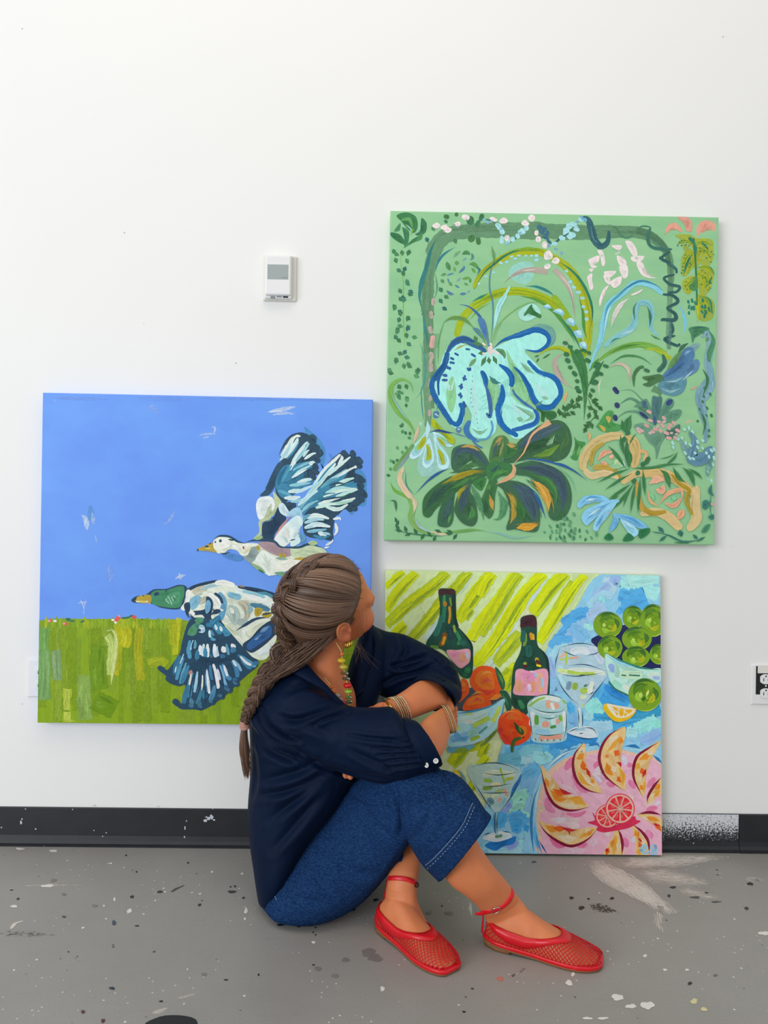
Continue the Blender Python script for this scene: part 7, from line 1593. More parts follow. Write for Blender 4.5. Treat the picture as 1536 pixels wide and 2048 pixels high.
def make_skin():
    m, nt, b = new_mat('tanned_skin', 0.48, 0.35)
    oc = objco(nt)
    at = nt.nodes.new('ShaderNodeAttribute'); at.attribute_name = 'flush'
    n = noise_n(nt, oc, 38, 4)
    base = mix(nt, n, '#d47b4e', '#de8858')
    base = mix(nt, at.outputs['Fac'], base, '#c96a54')
    lk(nt, base, b.inputs['Base Color'])
    b.inputs['Subsurface Weight'].default_value = 0.12
    b.inputs['Subsurface Radius'].default_value = (0.012, 0.005, 0.003)
    b.inputs['Subsurface Scale'].default_value = 0.4
    bump(nt, b, noise_n(nt, oc, 420, 3), 0.06, 0.0006)
    return m
M_SKIN = make_skin()
hip = Wp(640, 1800, 1.85)
person = empty('person', (hip[0], hip[1], 0.0), 'seated woman in navy shirt, wide blue jeans and red mesh flats hugging her knees', 'person')
body_o = finish('body', me_body, M_SKIN, person)
_loc = np.stack([(co - HO) @ HF, (co - HO) @ HL, (co - HO) @ HU], 1) / HS
fl = np.zeros(len(co))
for c_, r_, a_ in (((.075, .045, -.026), .022, .5), ((.108, 0, -.012), .014, .45), ((.0, .078, 0), .030, .45), ((.096, 0, -.051), .014, .75)):
    q = _loc.copy(); q[:, 1] = np.abs(q[:, 1])
    fl = np.maximum(fl, a_ * np.exp(-(np.linalg.norm(q - np.array(c_), axis=1) / r_) ** 2))
_a = me_body.attributes.new('flush', 'FLOAT', 'POINT'); _a.data.foreach_set('value', fl.astype(np.float32))
# closed eyelid lashes and brows
M_LASH = plain('dark_brown_lashes', '#4a3227', 0.6, 0.2)
for s in (-1, 1):
    geo_obj('eyelashes', tube(head2w([(.089, s * .018, .006), (.0945, s * .026, .0045), (.0945, s * .034, .0045), (.088, s * .043, .007)]), (.0004, .0008, .0008, .0004), 8, 4), M_LASH, person)
    geo_obj('eyebrow', tube(head2w([(.0945, s * .014, .030), (.095, s * .024, .034), (.090, s * .036, .036), (.079, s * .048, .031)]), (.0006, .0013, .0013, .0005), 8, 4), M_LASH, person)
mole = Wp(625, 1320.5, 1.80)

# ------------------------------------------------------------------ clothes
def make_cloth():
    m, nt, b = new_mat('navy_poplin', 0.6, 0.10)
    oc = objco(nt)
    n = noise_n(nt, oc, 9, 4)
    lk(nt, mix(nt, n, '#04122a', '#081a36'), b.inputs['Base Color'])
    b.inputs['Sheen Weight'].default_value = 0.02
    b.inputs['Sheen Roughness'].default_value = 0.4
    bump(nt, b, math_n(nt, 'ADD', noise_n(nt, oc, 24, 4), math_n(nt, 'MULTIPLY', noise_n(nt, oc, 900, 2), 0.25)), 0.18, 0.003)
    return m
def make_denim():
    m, nt, b = new_mat('blue_denim', 0.85, 0.05)
    oc = objco(nt)
    n = noise_n(nt, oc, 5, 4)
    base = mix(nt, n, '#0a2348', '#12305a')
    tw = noise_n(nt, mapping(nt, oc, (140, 140, 900), (0.5, 0.6, 0.3)), 1.0, 3, 0.6)
    base = mix(nt, ramp(nt, tw, [(0.42, 0.0), (0.62, 0.42)]), base, '#3a5c8c')
    tw2 = noise_n(nt, mapping(nt, oc, (700, 160, 160), (0.2, 0.4, 0.9)), 1.0, 2, 0.6)
    base = mix(nt, ramp(nt, tw2, [(0.45, 0.0), (0.65, 0.35)]), base, '#081a38')
    at = nt.nodes.new('ShaderNodeAttribute'); at.attribute_name = 'stitch'
    base = mix(nt, at.outputs['Fac'], base, '#8fa3b8')
    lk(nt, base, b.inputs['Base Color'])
    bump(nt, b, math_n(nt, 'ADD', tw, math_n(nt, 'MULTIPLY', noise_n(nt, oc, 20, 3), 2.0)), 0.25, 0.0012)
    return m
M_SHIRT, M_DENIM = make_cloth(), make_denim()

# jeans: seat and right thigh, right lower leg with wide hem, left leg behind
j = Geo()
j.add(*loft([(531, 1742, 541, 1796, 1.92, 1.845, .10), (552, 1700, 578, 1818, 1.92, 1.82, .145), (605, 1640, 650, 1825, 1.91, 1.803, .15), (660, 1590, 720, 1798, 1.88, 1.80, .125), (718, 1550, 776, 1742, 1.83, 1.77, .10), (775, 1525, 812, 1690, 1.78, 1.74, .085), (830, 1530, 845, 1640, 1.745, 1.72, .078), (876, 1540, 880, 1595, 1.725, 1.71, .058)]))
j.add(*loft([(620, 1660, 640, 1800, 2.03, 1.90, .09), (700, 1600, 720, 1770, 2.01, 1.92, .085), (790, 1540, 800, 1680, 1.98, 1.94, .075), (850, 1530, 860, 1630, 1.96, 1.94, .06)]))
j.add(*loft([(800, 1560, 880, 1550, 1.95, 1.94, .06), (798, 1610, 872, 1600, 1.89, 1.89, .065), (788, 1660, 862, 1655, 1.83, 1.83, .066), (778, 1700, 852, 1706, 1.785, 1.785, .066)], cup=0.06))
me_j = remesh(j, 0.004, 6)
cj, nj = mesh_np(me_j); cj[:, 2] = np.maximum(cj[:, 2], 0.004); set_co(me_j, cj)
creases(me_j, [('786,1572 798,1605 805,1640 800,1670', 6, .010), ('770,1580 780,1610 796,1640', 4, .006), ('720,1600 745,1640 790,1680', 7, .004), ('640,1680 700,1740 760,1750', 9, .004), ('560,1770 600,1800 660,1805', 8, .003), ('690,1580 740,1605 785,1610', 6, .004), ('600,1700 640,1760 660,1800', 8, .003), ('740,1790 775,1750 800,1705', 5, .004)])
jeans = finish('jeans', me_j, M_DENIM, person)
l = Geo()
l.add(*loft([(805, 1560, 880, 1546, 1.73, 1.73, .05), (799, 1588, 912, 1552, 1.705, 1.705, .068), (799, 1610, 934, 1567, 1.685, 1.685, .076, 0, 0, 2.2, .4), (806, 1660, 953, 1592, 1.67, 1.67, .080, 0, 0, 2.2, .8), (838, 1722, 970, 1618, 1.655, 1.65, .084, 2, 2, 2.2, 1), (877, 1764, 983, 1632, 1.648, 1.64, .086, 5, 5, 2.2, 1)], cup=0.045))
me_l = remesh(l, 0.0032, 1)
creases(me_l, [('800,1580 812,1630 815,1670', 6, .004), ('860,1560 900,1600 940,1640', 10, .003), ('818,1690 850,1650 870,1600', 9, .004), ('843,1738 890,1690 925,1650 948,1604', 3, .0022)])
cl_, nl_ = mesh_np(me_l); iml = to_img(cl_)
legj = finish('trouser_leg', me_l, M_DENIM, jeans)
# double row of pale hem stitching laid on the cloth
bv = BVHTree.FromPolygons([tuple(v) for v in cl_], [tuple(p.vertices) for p in me_l.polygons])
M_THREAD = plain('pale_thread', '#9fb0c0', 0.7, 0.2)
def on_surface(bv, px, py, off=0.0008):
    d = ray(px, py).normalized()
    h = bv.ray_cast(CAM, d)
    return None if h[0] is None else np.array(h[0]) - np.array(d) * off
def stitches(name, bv, line, parent, gap=5.0, ln=3.6, r=.00055, mat=None):
    S_ = spline([np.array(p, float) for p in pp(line)], 30)
    L_ = np.concatenate([[0], np.cumsum(np.linalg.norm(np.diff(S_, axis=0), axis=1))])
    g = Geo(); x = 0.0
    while x + ln < L_[-1]:
        q = [on_surface(bv, *[np.interp(x + k, L_, S_[:, i]) for i in (0, 1)]) for k in (0, ln / 2, ln)]
        if all(v is not None for v in q): g.add(*tube(q, r, 5, 2, smooth=False))
        x += gap
    if g.V: return geo_obj(name, g, mat or M_THREAD, parent)
stitches('hem_stitching', bv, '843,1737 868,1716 900,1682 925,1650 938,1622 947,1602', legj)
stitches('hem_stitching', bv, '849,1742 874,1720 905,1687 930,1655 943,1627 951,1608', legj, 7.0, 3.0)
bvj = BVHTree.FromPolygons([tuple(v) for v in mesh_np(me_j)[0]], [tuple(p.vertices) for p in me_j.polygons])
stitches('pocket_stitching', bvj, '529,1760 545,1765 549,1790 554,1802', jeans)

# shirt
s = Geo()
s.add(*loft([(522, 1758, 582, 1752, 1.93, 1.88, .150), (514, 1712, 606, 1705, 1.93, 1.88, .168), (503, 1655, 640, 1645, 1.93, 1.88, .165), (499, 1603, 690, 1590, 1.93, 1.88, .16), (503, 1540, 725, 1530, 1.92, 1.89, .155), (502, 1470, 738, 1470, 1.905, 1.90, .145), (500, 1430, 735, 1440, 1.895, 1.90, .135), (506, 1392, 716, 1422, 1.88, 1.885, .12), (530, 1358, 690, 1402, 1.875, 1.865, .105), (568, 1334, 652, 1368, 1.87, 1.86, .085), (592, 1324, 622, 1344, 1.87, 1.865, .07)], n=36))
s.add(*loft([(724, 1262, 744, 1247, 2.00, 2.0, .035), (712, 1290, 765, 1275, 1.99, 1.99, .048), (698, 1330, 772, 1325, 1.98, 1.98, .055), (690, 1380, 765, 1372, 1.97, 1.97, .060), (690, 1430, 752, 1420, 1.96, 1.96, .065), (690, 1540, 752, 1530, 1.95, 1.95, .07)]))
# left sleeve with gathered fullness above the cuff
s.add(*loft([(736, 1246, 738, 1372, 2.02, 2.00, .055), (770, 1262, 765, 1392, 2.03, 2.00, .060), (808, 1269, 795, 1400, 2.03, 2.00, .062), (850, 1289, 828, 1404, 2.02, 1.99, .062), (886, 1309, 862, 1404, 2.005, 1.98, .062), (910, 1332, 890, 1402, 1.995, 1.975, .058), (920, 1360, 906, 1404, 1.99, 1.98, .045)]))
# right sleeve
s.add(*loft([(548, 1352, 508, 1450, 1.86, 1.86, .070), (590, 1350, 545, 1490, 1.825, 1.83, .078), (645, 1385, 610, 1512, 1.795, 1.80, .072), (700, 1414, 680, 1541, 1.77, 1.775, .066), (752, 1416, 750, 1563, 1.75, 1.752, .063), (784, 1416, 800, 1563, 1.738, 1.738, .060), (806, 1440, 834, 1551, 1.73, 1.728, .055), (818, 1462, 846, 1540, 1.728, 1.722, .048)]))
me_s = remesh(s, 0.0036, 4)
creases(me_s, [('508,1398 520,1440 545,1475 590,1500 620,1512', 5, .010), ('516,1400 540,1445 575,1472 600,1480', 4, .008), ('505,1460 540,1500 600,1525', 7, .006), ('560,1432 590,1440 640,1425 690,1405', 6, .006), ('628,1448 660,1434 700,1425', 4, .006), ('560,1440 620,1450 660,1470', 8, .004), ('530,1560 590,1545 640,1520', 8, .006), ('520,1590 580,1580 650,1545', 7, .006), ('540,1640 590,1600 640,1560', 8, .006), ('545,1700 590,1650 640,1590', 8, .005), ('600,1510 660,1535 720,1552 800,1562', 6, .006), ('570,1385 610,1372 650,1380', 7, .004),
               ('700,1470 750,1478 815,1480', 4, .004), ('745,1497 790,1498 828,1495', 3, .004), ('755,1510 800,1508 834,1507', 3, .004), ('760,1525 800,1518 838,1518', 3, .004), ('770,1540 810,1532 842,1528', 3, .0035), ('765,1480 800,1486 825,1484', 3, .004), ('700,1500 740,1520 800,1545', 6, .004), ('790,1432 806,1452 818,1470', 4, .003), ('810,1440 826,1470 840,1500 850,1530', 3, .003),
               ('785,1332 810,1325 850,1312 862,1310', 4, .008), ('783,1330 800,1338 830,1330 860,1318', 4, .008), ('800,1352 840,1342 868,1328', 4, .007), ('860,1312 880,1325 895,1328', 3, .006), ('800,1270 812,1300 795,1330', 6, .006), ('850,1300 880,1310 905,1335', 4, .004), ('740,1256 745,1300 738,1340', 4, .004), ('760,1370 800,1350 840,1338', 5, .005), ('870,1330 890,1335 910,1350', 3, .005), ('508,1500 512,1560 505,1600', 5, .004)], 1.5)
shirt = finish('shirt', me_s, M_SHIRT, person)
# the two turned-back cuffs
def cuff(secs):
    g = Geo(); g.add(*loft(secs, n=32, n_per=4, cup=0.025)); return g
c1 = remesh(cuff([(806, 1436, 848, 1547, 1.735, 1.728, .050), (818, 1438, 864, 1541, 1.735, 1.728, .054, 4, -3), (831, 1441, 881, 1530, 1.742, 1.732, .056, 11, -8)]), 0.0025, 2)
cuffR = finish('cuff', c1, M_SHIRT, shirt)
c2 = remesh(cuff([(846, 1330, 922, 1388, 1.995, 1.98, .050, 8, -14), (834, 1350, 919, 1402, 1.965, 1.955, .055, 12, -24), (822, 1371, 909, 1414, 1.935, 1.93, .058, 10, -36)]), 0.0025, 2)
cuffL = finish('cuff', c2, M_SHIRT, shirt)
# cuff seam, buttons
M_BTN = plain('pearl_button', '#e8e6e2', 0.25, 0.5)
bvc = BVHTree.FromPolygons([tuple(v) for v in mesh_np(c1)[0]] , [tuple(p.vertices) for p in c1.polygons])
def button(px, py, rx, squash):
    p = on_surface(bvc, px, py, 0.0004)
    if p is None: p = Wp(px, py, 1.69)
    g = Geo(); n = 20
    t = np.linspace(0, 2 * np.pi, n, endpoint=False)
    nrm = -nFw + nRt * squash; nrm /= np.linalg.norm(nrm)
    U_ = np.cross(nUp, nrm); U_ /= np.linalg.norm(U_); V_ = np.cross(nrm, U_)
    R = [p + rx * k * (np.outer(np.cos(t), U_) + np.outer(np.sin(t), V_)) + nrm * h for k, h in ((1, 0), (1.02, .0012), (.93, .0024), (.78, .0026), (.70, .0018), (.3, .0017))]
    g.add(*rings_to_geo(R, .01, .01))
    b_ = geo_obj('button', g, M_BTN, shirt)
    h = Geo()
    for a in (0.5, 2.07, 3.64, 5.2):
        q = p + rx * .25 * (math.cos(a) * U_ + math.sin(a) * V_) + nrm * .0016
        h.add(*tube([q, q + nrm * .0004], .0007, 6, 2, smooth=False))
    geo_obj('thread_hole', h, plain('button_hole', '#8a8784', .6), b_)
button(871.5, 1521.5, .0060, 0.1); button(853.5, 1530, .0060, -1.1)
# collar lapel standing round the open neck
def strip(name, A, B, dA, dB, thick, mat, parent, n_per=6):
    SA, SB = spline([np.array(p, float) for p in pp(A)], n_per), spline([np.array(p, float) for p in pp(B)], n_per)
    k = min(len(SA), len(SB)); V, F = [], []
    rows = 6
    for i in range(k):
        t = i / (k - 1)
        a = Wp(*SA[i], np.interp(t, np.linspace(0, 1, len(dA)), dA)); b = Wp(*SB[i], np.interp(t, np.linspace(0, 1, len(dB)), dB))
        for r in range(rows):
            v = r / (rows - 1)
            q = a * (1 - v) + b * v - nFw * 0.006 * math.sin(math.pi * v)
            V.append(q)
    m = len(V)
    V += [q + nFw * thick for q in V]
    for i in range(k - 1):
        for r in range(rows - 1):
            f = (i * rows + r, i * rows + r + 1, (i + 1) * rows + r + 1, (i + 1) * rows + r)
            F.append(f); F.append(tuple(m + x for x in f[::-1]))
        F.append((i * rows, (i + 1) * rows, m + (i + 1) * rows, m + i * rows)); e = rows - 1
        F.append((i * rows + e, m + i * rows + e, m + (i + 1) * rows + e, (i + 1) * rows + e))
    F.append(tuple(range(rows)) + tuple(m + x for x in reversed(range(rows))))
    e = (k - 1) * rows; F.append(tuple(e + x for x in reversed(range(rows))) + tuple(m + e + x for x in range(rows)))
    return mesh_obj(name, V, F, mat, parent, True)
strip('collar', '594,1318 612,1327 634,1351 657,1374 681,1401 706,1421', '578,1342 592,1350 614,1362 642,1378 672,1408 704,1424', (1.815, 1.795, 1.78, 1.775, 1.78, 1.80), (1.795, 1.775, 1.765, 1.765, 1.775, 1.80), .004, M_SHIRT, shirt)
strip('collar', '737,1245 744,1262 744,1290 738,1330 728,1380', '724,1262 722,1285 715,1310 706,1350 704,1400', (1.965, 1.945, 1.93, 1.92, 1.91), (1.955, 1.94, 1.925, 1.915, 1.905), .004, M_SHIRT, shirt)

# ------------------------------------------------------------------ hair
def make_hair():
    m, nt, b = new_mat('brown_hair', 0.42, 0.45)
    at = nt.nodes.new('ShaderNodeAttribute'); at.attribute_name = 'tone'
    lk(nt, ramp(nt, at.outputs['Fac'], [(0.0, '#35241c'), (0.35, '#5a4233'), (0.7, '#7d5f4c'), (1.0, '#a98468')]), b.inputs['Base Color'])
    b.inputs['Anisotropic'].default_value = 0.5
    return m
M_HAIR = make_hair()
hr = random.Random(11)
CC = np.array([-0.006, 0, 0.052]); CR = np.array([0.096, 0.073, 0.080])
def skull(d, off):
    """point on the skull in direction d (head frame), raised by off"""
    d = np.asarray(d, float); d = d / np.linalg.norm(d, axis=-1, keepdims=True)
    k = 1.0 / np.sqrt(((d / CR) ** 2).sum(-1, keepdims=True))
    return CC + d * (k + np.asarray(off)[..., None])
class Strands:
    def __init__(self): self.V, self.F, self.T, self.n = [], [], [], 0
    def add(self, P, r0, r1, tone, n=4):
        P = np.asarray(P, float); m = len(P)
        T, N, B = frames(P)
        f = np.linspace(0, 1, m)
        r = (r0 + (r1 - r0) * f) * np.clip(np.minimum(f, 1 - f) * 12 + 0.25, 0, 1)
        t = np.linspace(0, 2 * np.pi, n, endpoint=False)
        R = (P[:, None] + r[:, None, None] * (np.cos(t)[None, :, None] * N[:, None] + np.sin(t)[None, :, None] * B[:, None])).reshape(-1, 3)
        b = self.n
        self.V.append(R); self.n += len(R)
        self.T.append(np.full(len(R), tone))
        self.F += [(b + k * n + i, b + k * n + (i + 1) % n, b + (k + 1) * n + (i + 1) % n, b + (k + 1) * n + i) for k in range(m - 1) for i in range(n)]
    def build(self, name, parent):
        o = mesh_obj(name, np.concatenate(self.V), self.F, M_HAIR, parent, True)
        a = o.data.attributes.new('tone', 'FLOAT', 'POINT'); a.data.foreach_set('value', np.concatenate(self.T).astype(np.float32))
        return o
# scalp cap under the strands
def cap_sdf(X):
    d = sd_ell(X, CC, CR + 0.008)
    d = smin(d, sd_ell(X, (-0.045, 0, -0.012), (0.058, 0.052, 0.060)), 0.03)
    cut = (X[..., 0] - (-0.001 + 0.62 * X[..., 2] + 0.024 * np.exp(-((X[..., 2] - 0.012) / 0.018) ** 2))) * 0.85
    return np.maximum(d, cut)
cV, cF = surface_nets(cap_sdf, (-0.125, -0.1, -0.10), (0.12, 0.1, 0.16), 0.004)
cap_o = mesh_obj('scalp_hair', head2w(cV), cF, M_HAIR, person, True)
_t = cap_o.data.attributes.new('tone', 'FLOAT', 'POINT'); _t.data.foreach_set('value', np.full(len(cV), 0.42, dtype=np.float32))
# braid line over the back of the head, then over the shoulder
BR = [(0.010, 0.004, 0.146), (-0.040, 0.004, 0.140), (-0.080, 0.004, 0.115), (-0.106, 0.004, 0.075), (-0.112, 0.004, 0.035), (-0.110, 0.002, -0.005), (-0.104, 0.0, -0.042)]
BRW = [head2w(np.array(p)) for p in BR]
FREE = [Wp(556, 1322, 1.825), Wp(536, 1352, 1.795), Wp(515, 1382, 1.785), Wp(501, 1412, 1.79), Wp(492, 1436, 1.80), Wp(489, 1450, 1.805)]
hc = head2w(CC)
bline = spline([np.array(p) for p in BRW + FREE], 12)
n_head = 12 * len(BRW)
def bl_at(t): return bline[min(len(bline) - 1, int(t * (len(bline) - 1)))]
# hairline ring: slanted plane through the skull
def hairline(s):
    """s = 0 forehead centre, +-1 nape; returns direction from skull centre"""
    a = s * math.pi * 0.93
    # plane x = 0.012 + 0.62 z ; axes in plane: up-forward and sideways
    e1 = np.array([0.62, 0, 1.0]); e1 /= np.linalg.norm(e1)
    p0 = np.array([-0.001 + 0.62 * 0.030, 0, 0.030])
    p = p0 + e1 * 0.085 * math.cos(a) + np.array([0, 1, 0]) * 0.072 * math.sin(a)
    p[0] += 0.026 * math.exp(-((p[2] - 0.012) / 0.018) ** 2)
    return p - CC
hs = Strands()
NODES = 6
for i in range(3600):
    right = i % 10 < 8
    sgn = -1 if right else 1
    a_s = abs(hr.betavariate(1.1, 1.0)) * 0.97
    node = min(NODES - 1, int(a_s * NODES * 0.999)); frac = a_s * NODES - node
    te = (node + 0.45 + hr.uniform(.45, .8) * (frac - 0.5)) / NODES
    end_w = bl_at(te * (n_head / len(bline)) * 0.99)
    end_l = np.array([(end_w - HO) @ HF, (end_w - HO) @ HL, (end_w - HO) @ HU]) / HS
    d0 = hairline(sgn * a_s); d0 /= np.linalg.norm(d0)
    d1 = end_l - CC; d1 /= np.linalg.norm(d1)
    m = 14
    f = np.linspace(0, 1, m)
    om = math.acos(max(-1, min(1, d0 @ d1)))
    D_ = (np.sin((1 - f) * om)[:, None] * d0 + np.sin(f * om)[:, None] * d1) / math.sin(om)
    # combed sag: strands bow downwards on their way to the plait
    D_[:, 2] -= 0.16 * np.sin(np.pi * f) * (0.3 + a_s)
    puff = 0.0050 * math.sin(math.pi * frac) ** 0.7
    off = 0.0045 + (0.0075 + puff + hr.uniform(-.0012, .0012)) * np.sin(np.clip(f * 1.4, 0, 1) * np.pi * 0.5) + 0.004 * f ** 2
    P = skull(D_, off)
    P[:, 1] += hr.uniform(-1, 1) * .0006
    edge = abs(frac - 0.5) * 2
    tone = min(1, max(0, 0.58 + hr.gauss(0, .20) - 0.30 * edge ** 4 + 0.20 * (1 - a_s) ** 3))
    hs.add(head2w(P), hr.uniform(.0007, .0016), hr.uniform(.0006, .0011), tone)
# loose mass from the nape and behind the ear into the free plait
for i in range(560):
    s0 = hr.uniform(-1.0, -0.60) if i % 4 else hr.uniform(0.7, 1.0)
    d0 = hairline(s0)
    p0 = head2w(skull(d0, 0.006 + hr.uniform(0, .008)))
    p0b = p0 + (hc - p0) * hr.uniform(0, .22)
    tt = hr.uniform(0.56, 0.74)
    e = bl_at(tt); w = 0.020 * (1 - (tt - 0.56) / 0.24) + 0.004
    e = e + nRt * hr.uniform(-w, w) * 1.0 + nUp * hr.uniform(-w, w) * .5 - nFw * hr.uniform(-.01, .016)
    mid = p0b * .5 + e * .5 - nFw * hr.uniform(0.004, .030) - nUp * hr.uniform(0, .02) - nRt * hr.uniform(-.008, .012)
    P = spline([p0b, mid, e, bl_at(min(.93, tt + .14)) + nRt * hr.uniform(-.004, .004)], 5)
    hs.add(P, hr.uniform(.0007, .0015), .0006, min(1, max(0, 0.48 + hr.gauss(0, .18))))
hair = hs.build('hair', person)
# three-strand plait
bs = Strands()
m_b = len(bline)
T_, N_, B_2 = frames(bline)
cN = bline - hc; cN -= T_ * (cN * T_).sum(1)[:, None]; cN /= np.linalg.norm(cN, axis=1)[:, None]
out_free = -nFw * 0.9 - nRt * 0.25
blend = np.clip((np.arange(m_b) - n_head + 10) / 20.0, 0, 1)[:, None]
O_ = cN * (1 - blend) + out_free * blend; O_ -= T_ * (O_ * T_).sum(1)[:, None]; O_ /= np.linalg.norm(O_, axis=1)[:, None]
S_b = np.cross(T_, O_)
tb = np.linspace(0, 1, m_b)
amp = np.interp(tb, [0, .08, .3, .55, .68, .8, .93, 1], [.004, .010, .017, .019, .015, .010, .0075, .004])
rad = np.interp(tb, [0, .08, .3, .55, .68, .8, .93, 1], [.004, .008, .0125, .014, .0115, .0085, .0065, .004])
ph0 = np.cumsum(1.0 / (amp + .006)) ; ph0 = ph0 / ph0[-1] * 2 * math.pi * 6.5
for jx in range(3):
    ph = ph0 + 2 * math.pi * jx / 3
    C_ = bline + S_b * (amp * np.sin(ph))[:, None] + O_ * (amp * 0.55 * np.sin(2 * ph))[:, None] + O_ * .002
    bs.add(C_, .001, .001, .3)
    tC, nC, bC = frames(C_)
    R_ = [C_[k] + rad[k] * .80 * (np.outer(np.cos(np.linspace(0, 2 * np.pi, 8, endpoint=False)), nC[k]) + np.outer(np.sin(np.linspace(0, 2 * np.pi, 8, endpoint=False)), bC[k])) for k in range(m_b)]
    b0 = bs.n; bs.V.append(np.concatenate(R_)); bs.n += 8 * m_b; bs.T.append(np.full(8 * m_b, .25))
    bs.F += [(b0 + k * 8 + i, b0 + k * 8 + (i + 1) % 8, b0 + (k + 1) * 8 + (i + 1) % 8, b0 + (k + 1) * 8 + i) for k in range(m_b - 1) for i in range(8)]
    for q in range(70):
        an = hr.uniform(0, 2 * math.pi); rr_ = hr.uniform(.82, 1.04)
        tw = an + ph * .25
        P = C_ + (rad * rr_)[:, None] * (np.cos(tw)[:, None] * nC + np.sin(tw)[:, None] * bC)
        k0 = hr.randrange(0, m_b - 30); k1 = min(m_b, k0 + hr.randrange(28, 70))
        bs.add(P[k0:k1:2], hr.uniform(.0007, .0014), .0007, min(1, max(0, .52 + hr.gauss(0, .17))))
braid = bs.build('braid', hair)
# hair tie and tail
M_TIE = plain('dusty_pink_hair_tie', '#b98a7c', 0.8, 0.1, 0, .15, 200)
tieg = Geo()
c = Wp(489.5, 1450, 1.805)
for dz, r in ((.006, .0085), (0, .0105), (-.006, .0095)):
    P = [c + nUp * dz + nRt * (.0075 * math.cos(a)) + nFw * (.0075 * math.sin(a)) + nUp * .0015 * math.cos(a * 2) for a in np.linspace(0, 2 * math.pi, 16, endpoint=False)]
    tieg.add(*loop_tube(P, .0046, 8))
geo_obj('hair_tie', tieg, M_TIE, person)
tl = Strands()
for q in range(190):
    a = hr.uniform(0, 2 * math.pi); k = math.sqrt(hr.random())
    o0 = (nRt * math.cos(a) + nFw * math.sin(a)) * k
    ln = hr.uniform(.55, 1.0)
    P = spline([Wp(489.5, 1447, 1.805) + o0 * .005, Wp(488, 1475, 1.805) + o0 * .009, Wp(490, 1505, 1.805) + o0 * .0125, Wp(495 + hr.uniform(-4, 4), 1505 + 55 * ln, 1.803) + o0 * .011 * (1.15 - ln * .7)], 5)
    tl.add(P, hr.uniform(.0008, .0014), .0004, min(1, max(0, .5 + hr.gauss(0, .18))))
tl.build('hair_tail', hair)
# flyaway hairs at the hairline and under the jaw
fy = Strands()
for q in range(46):
    s0 = hr.uniform(-.55, .12); d0 = hairline(s0)
    p0 = head2w(skull(d0, .004)); dirw = HF * hr.uniform(.1, .6) + HU * hr.uniform(-.2, .6) - HL * hr.uniform(-.1, .5)
    L_ = hr.uniform(.010, .030)
    P = spline([p0, p0 + dirw * L_ * .5 + HU * .003, p0 + dirw * L_ - HU * .002], 5)
    fy.add(P, .00045, .0002, hr.uniform(.4, .8), 3)
for q in range(16):
    p0 = Wp(700 + hr.uniform(-6, 22), 1282 + hr.uniform(-10, 6), 1.84)
    P = spline([p0, p0 + nRt * hr.uniform(0, .02) - nUp * .02, p0 + nRt * hr.uniform(-.01, .06) - nUp * hr.uniform(.02, .08)], 6)
    fy.add(P, .0004, .0002, hr.uniform(.4, .9), 3)
for q in range(16):       # wisps in front of the ear
    p0 = head2w(np.array((hr.uniform(.035, .06), -.068, hr.uniform(.02, .05))))
    P = spline([p0, p0 - HU * .03 - HL * .004, p0 - HU * hr.uniform(.05, .085) + HF * hr.uniform(-.01, .012)], 6)
    fy.add(P, .0003, .00015, hr.uniform(.8, 1.0), 3)
fyo = fy.build('loose_hairs', hair); tag(fyo, kind='stuff')

# ------------------------------------------------------------------ jewellery
M_GOLD = plain('gold', '#d9a94a', 0.22, 0.5, 1.0)
M_GOLD2 = plain('soft_gold_beads', '#d2b078', 0.3, 0.5, 1.0)
M_BEADG = plain('pale_gold_beads', '#e2d2b4', 0.28, 0.5, 1.0, .2, 300)
def icos(r, c, sub=1, scl=(1, 1, 1), M3=None):
    bm = bmesh.new(); bmesh.ops.create_icosphere(bm, subdivisions=sub, radius=r)
    V = np.array([v.co[:] for v in bm.verts]) * np.array(scl); F = [tuple(v.index for v in f.verts) for f in bm.faces]; bm.free()
    if M3 is not None: V = V @ M3.T
    return V + np.asarray(c), F
def bracelet(s, r, nbead, mat, plain_ring=False):
    ring = sec_ring(sec(*s), 96)
    g = Geo()
    if plain_ring:
        g.add(*loop_tube(ring[::2], r, 8, 0.6))
    else:
        L_ = np.concatenate([[0], np.cumsum(np.linalg.norm(np.diff(np.vstack([ring, ring[:1]]), axis=0), axis=1))])
        rr2 = np.vstack([ring, ring[:1]])
        for k in range(nbead):
            x = L_[-1] * k / nbead
            g.add(*icos(r, [np.interp(x, L_, rr2[:, i]) for i in range(3)], 1))
        g.add(*loop_tube(ring[::3], r * .45, 5))
    return geo_obj('bracelet', g, mat, person)
for k in range(6):       # stack on the left wrist
    t = k / 5
    bracelet((776 + 21 * t, 1396 - 4 * t, 797 + 20 * t, 1447 - 3 * t, 1.828 + .012 * t, 1.822 + .012 * t, .031 + .003 * t, 9, -9), .0017 + .0005 * (k % 2), 74 - 8 * (k % 2), M_BEADG if k % 3 else M_GOLD2)
bracelet((769, 1403, 792, 1449, 1.825, 1.82, .030, 8, -7), .0030, 0, M_GOLD, True)
for k in range(4):       # right wrist
    t = k / 3
    bracelet((884 + 10 * t, 1412 - 1 * t, 899 + 9 * t, 1464 - 2 * t, 1.85 + .022 * t, 1.845 + .022 * t, .035 - .004 * t, 6, 1), .0016 + .0004 * (k % 2), 70, M_BEADG if k % 2 else M_GOLD2)
eg_ = Geo()
lobe = head2w(np.array((0.006, -0.083, -0.030)))
for k, (dx, r) in enumerate(((-.005, .0062), (0, .0070), (.005, .0062))):
    P = [lobe + HF * (dx + .0016 * math.sin(a)) + nUp * (-.004 + r * math.sin(a)) + (nRt * .55 - nFw * .85) * (r * .8 * math.cos(a)) for a in np.linspace(0, 2 * math.pi, 24, endpoint=False)]
    eg_.add(*loop_tube(P, .0014, 8))
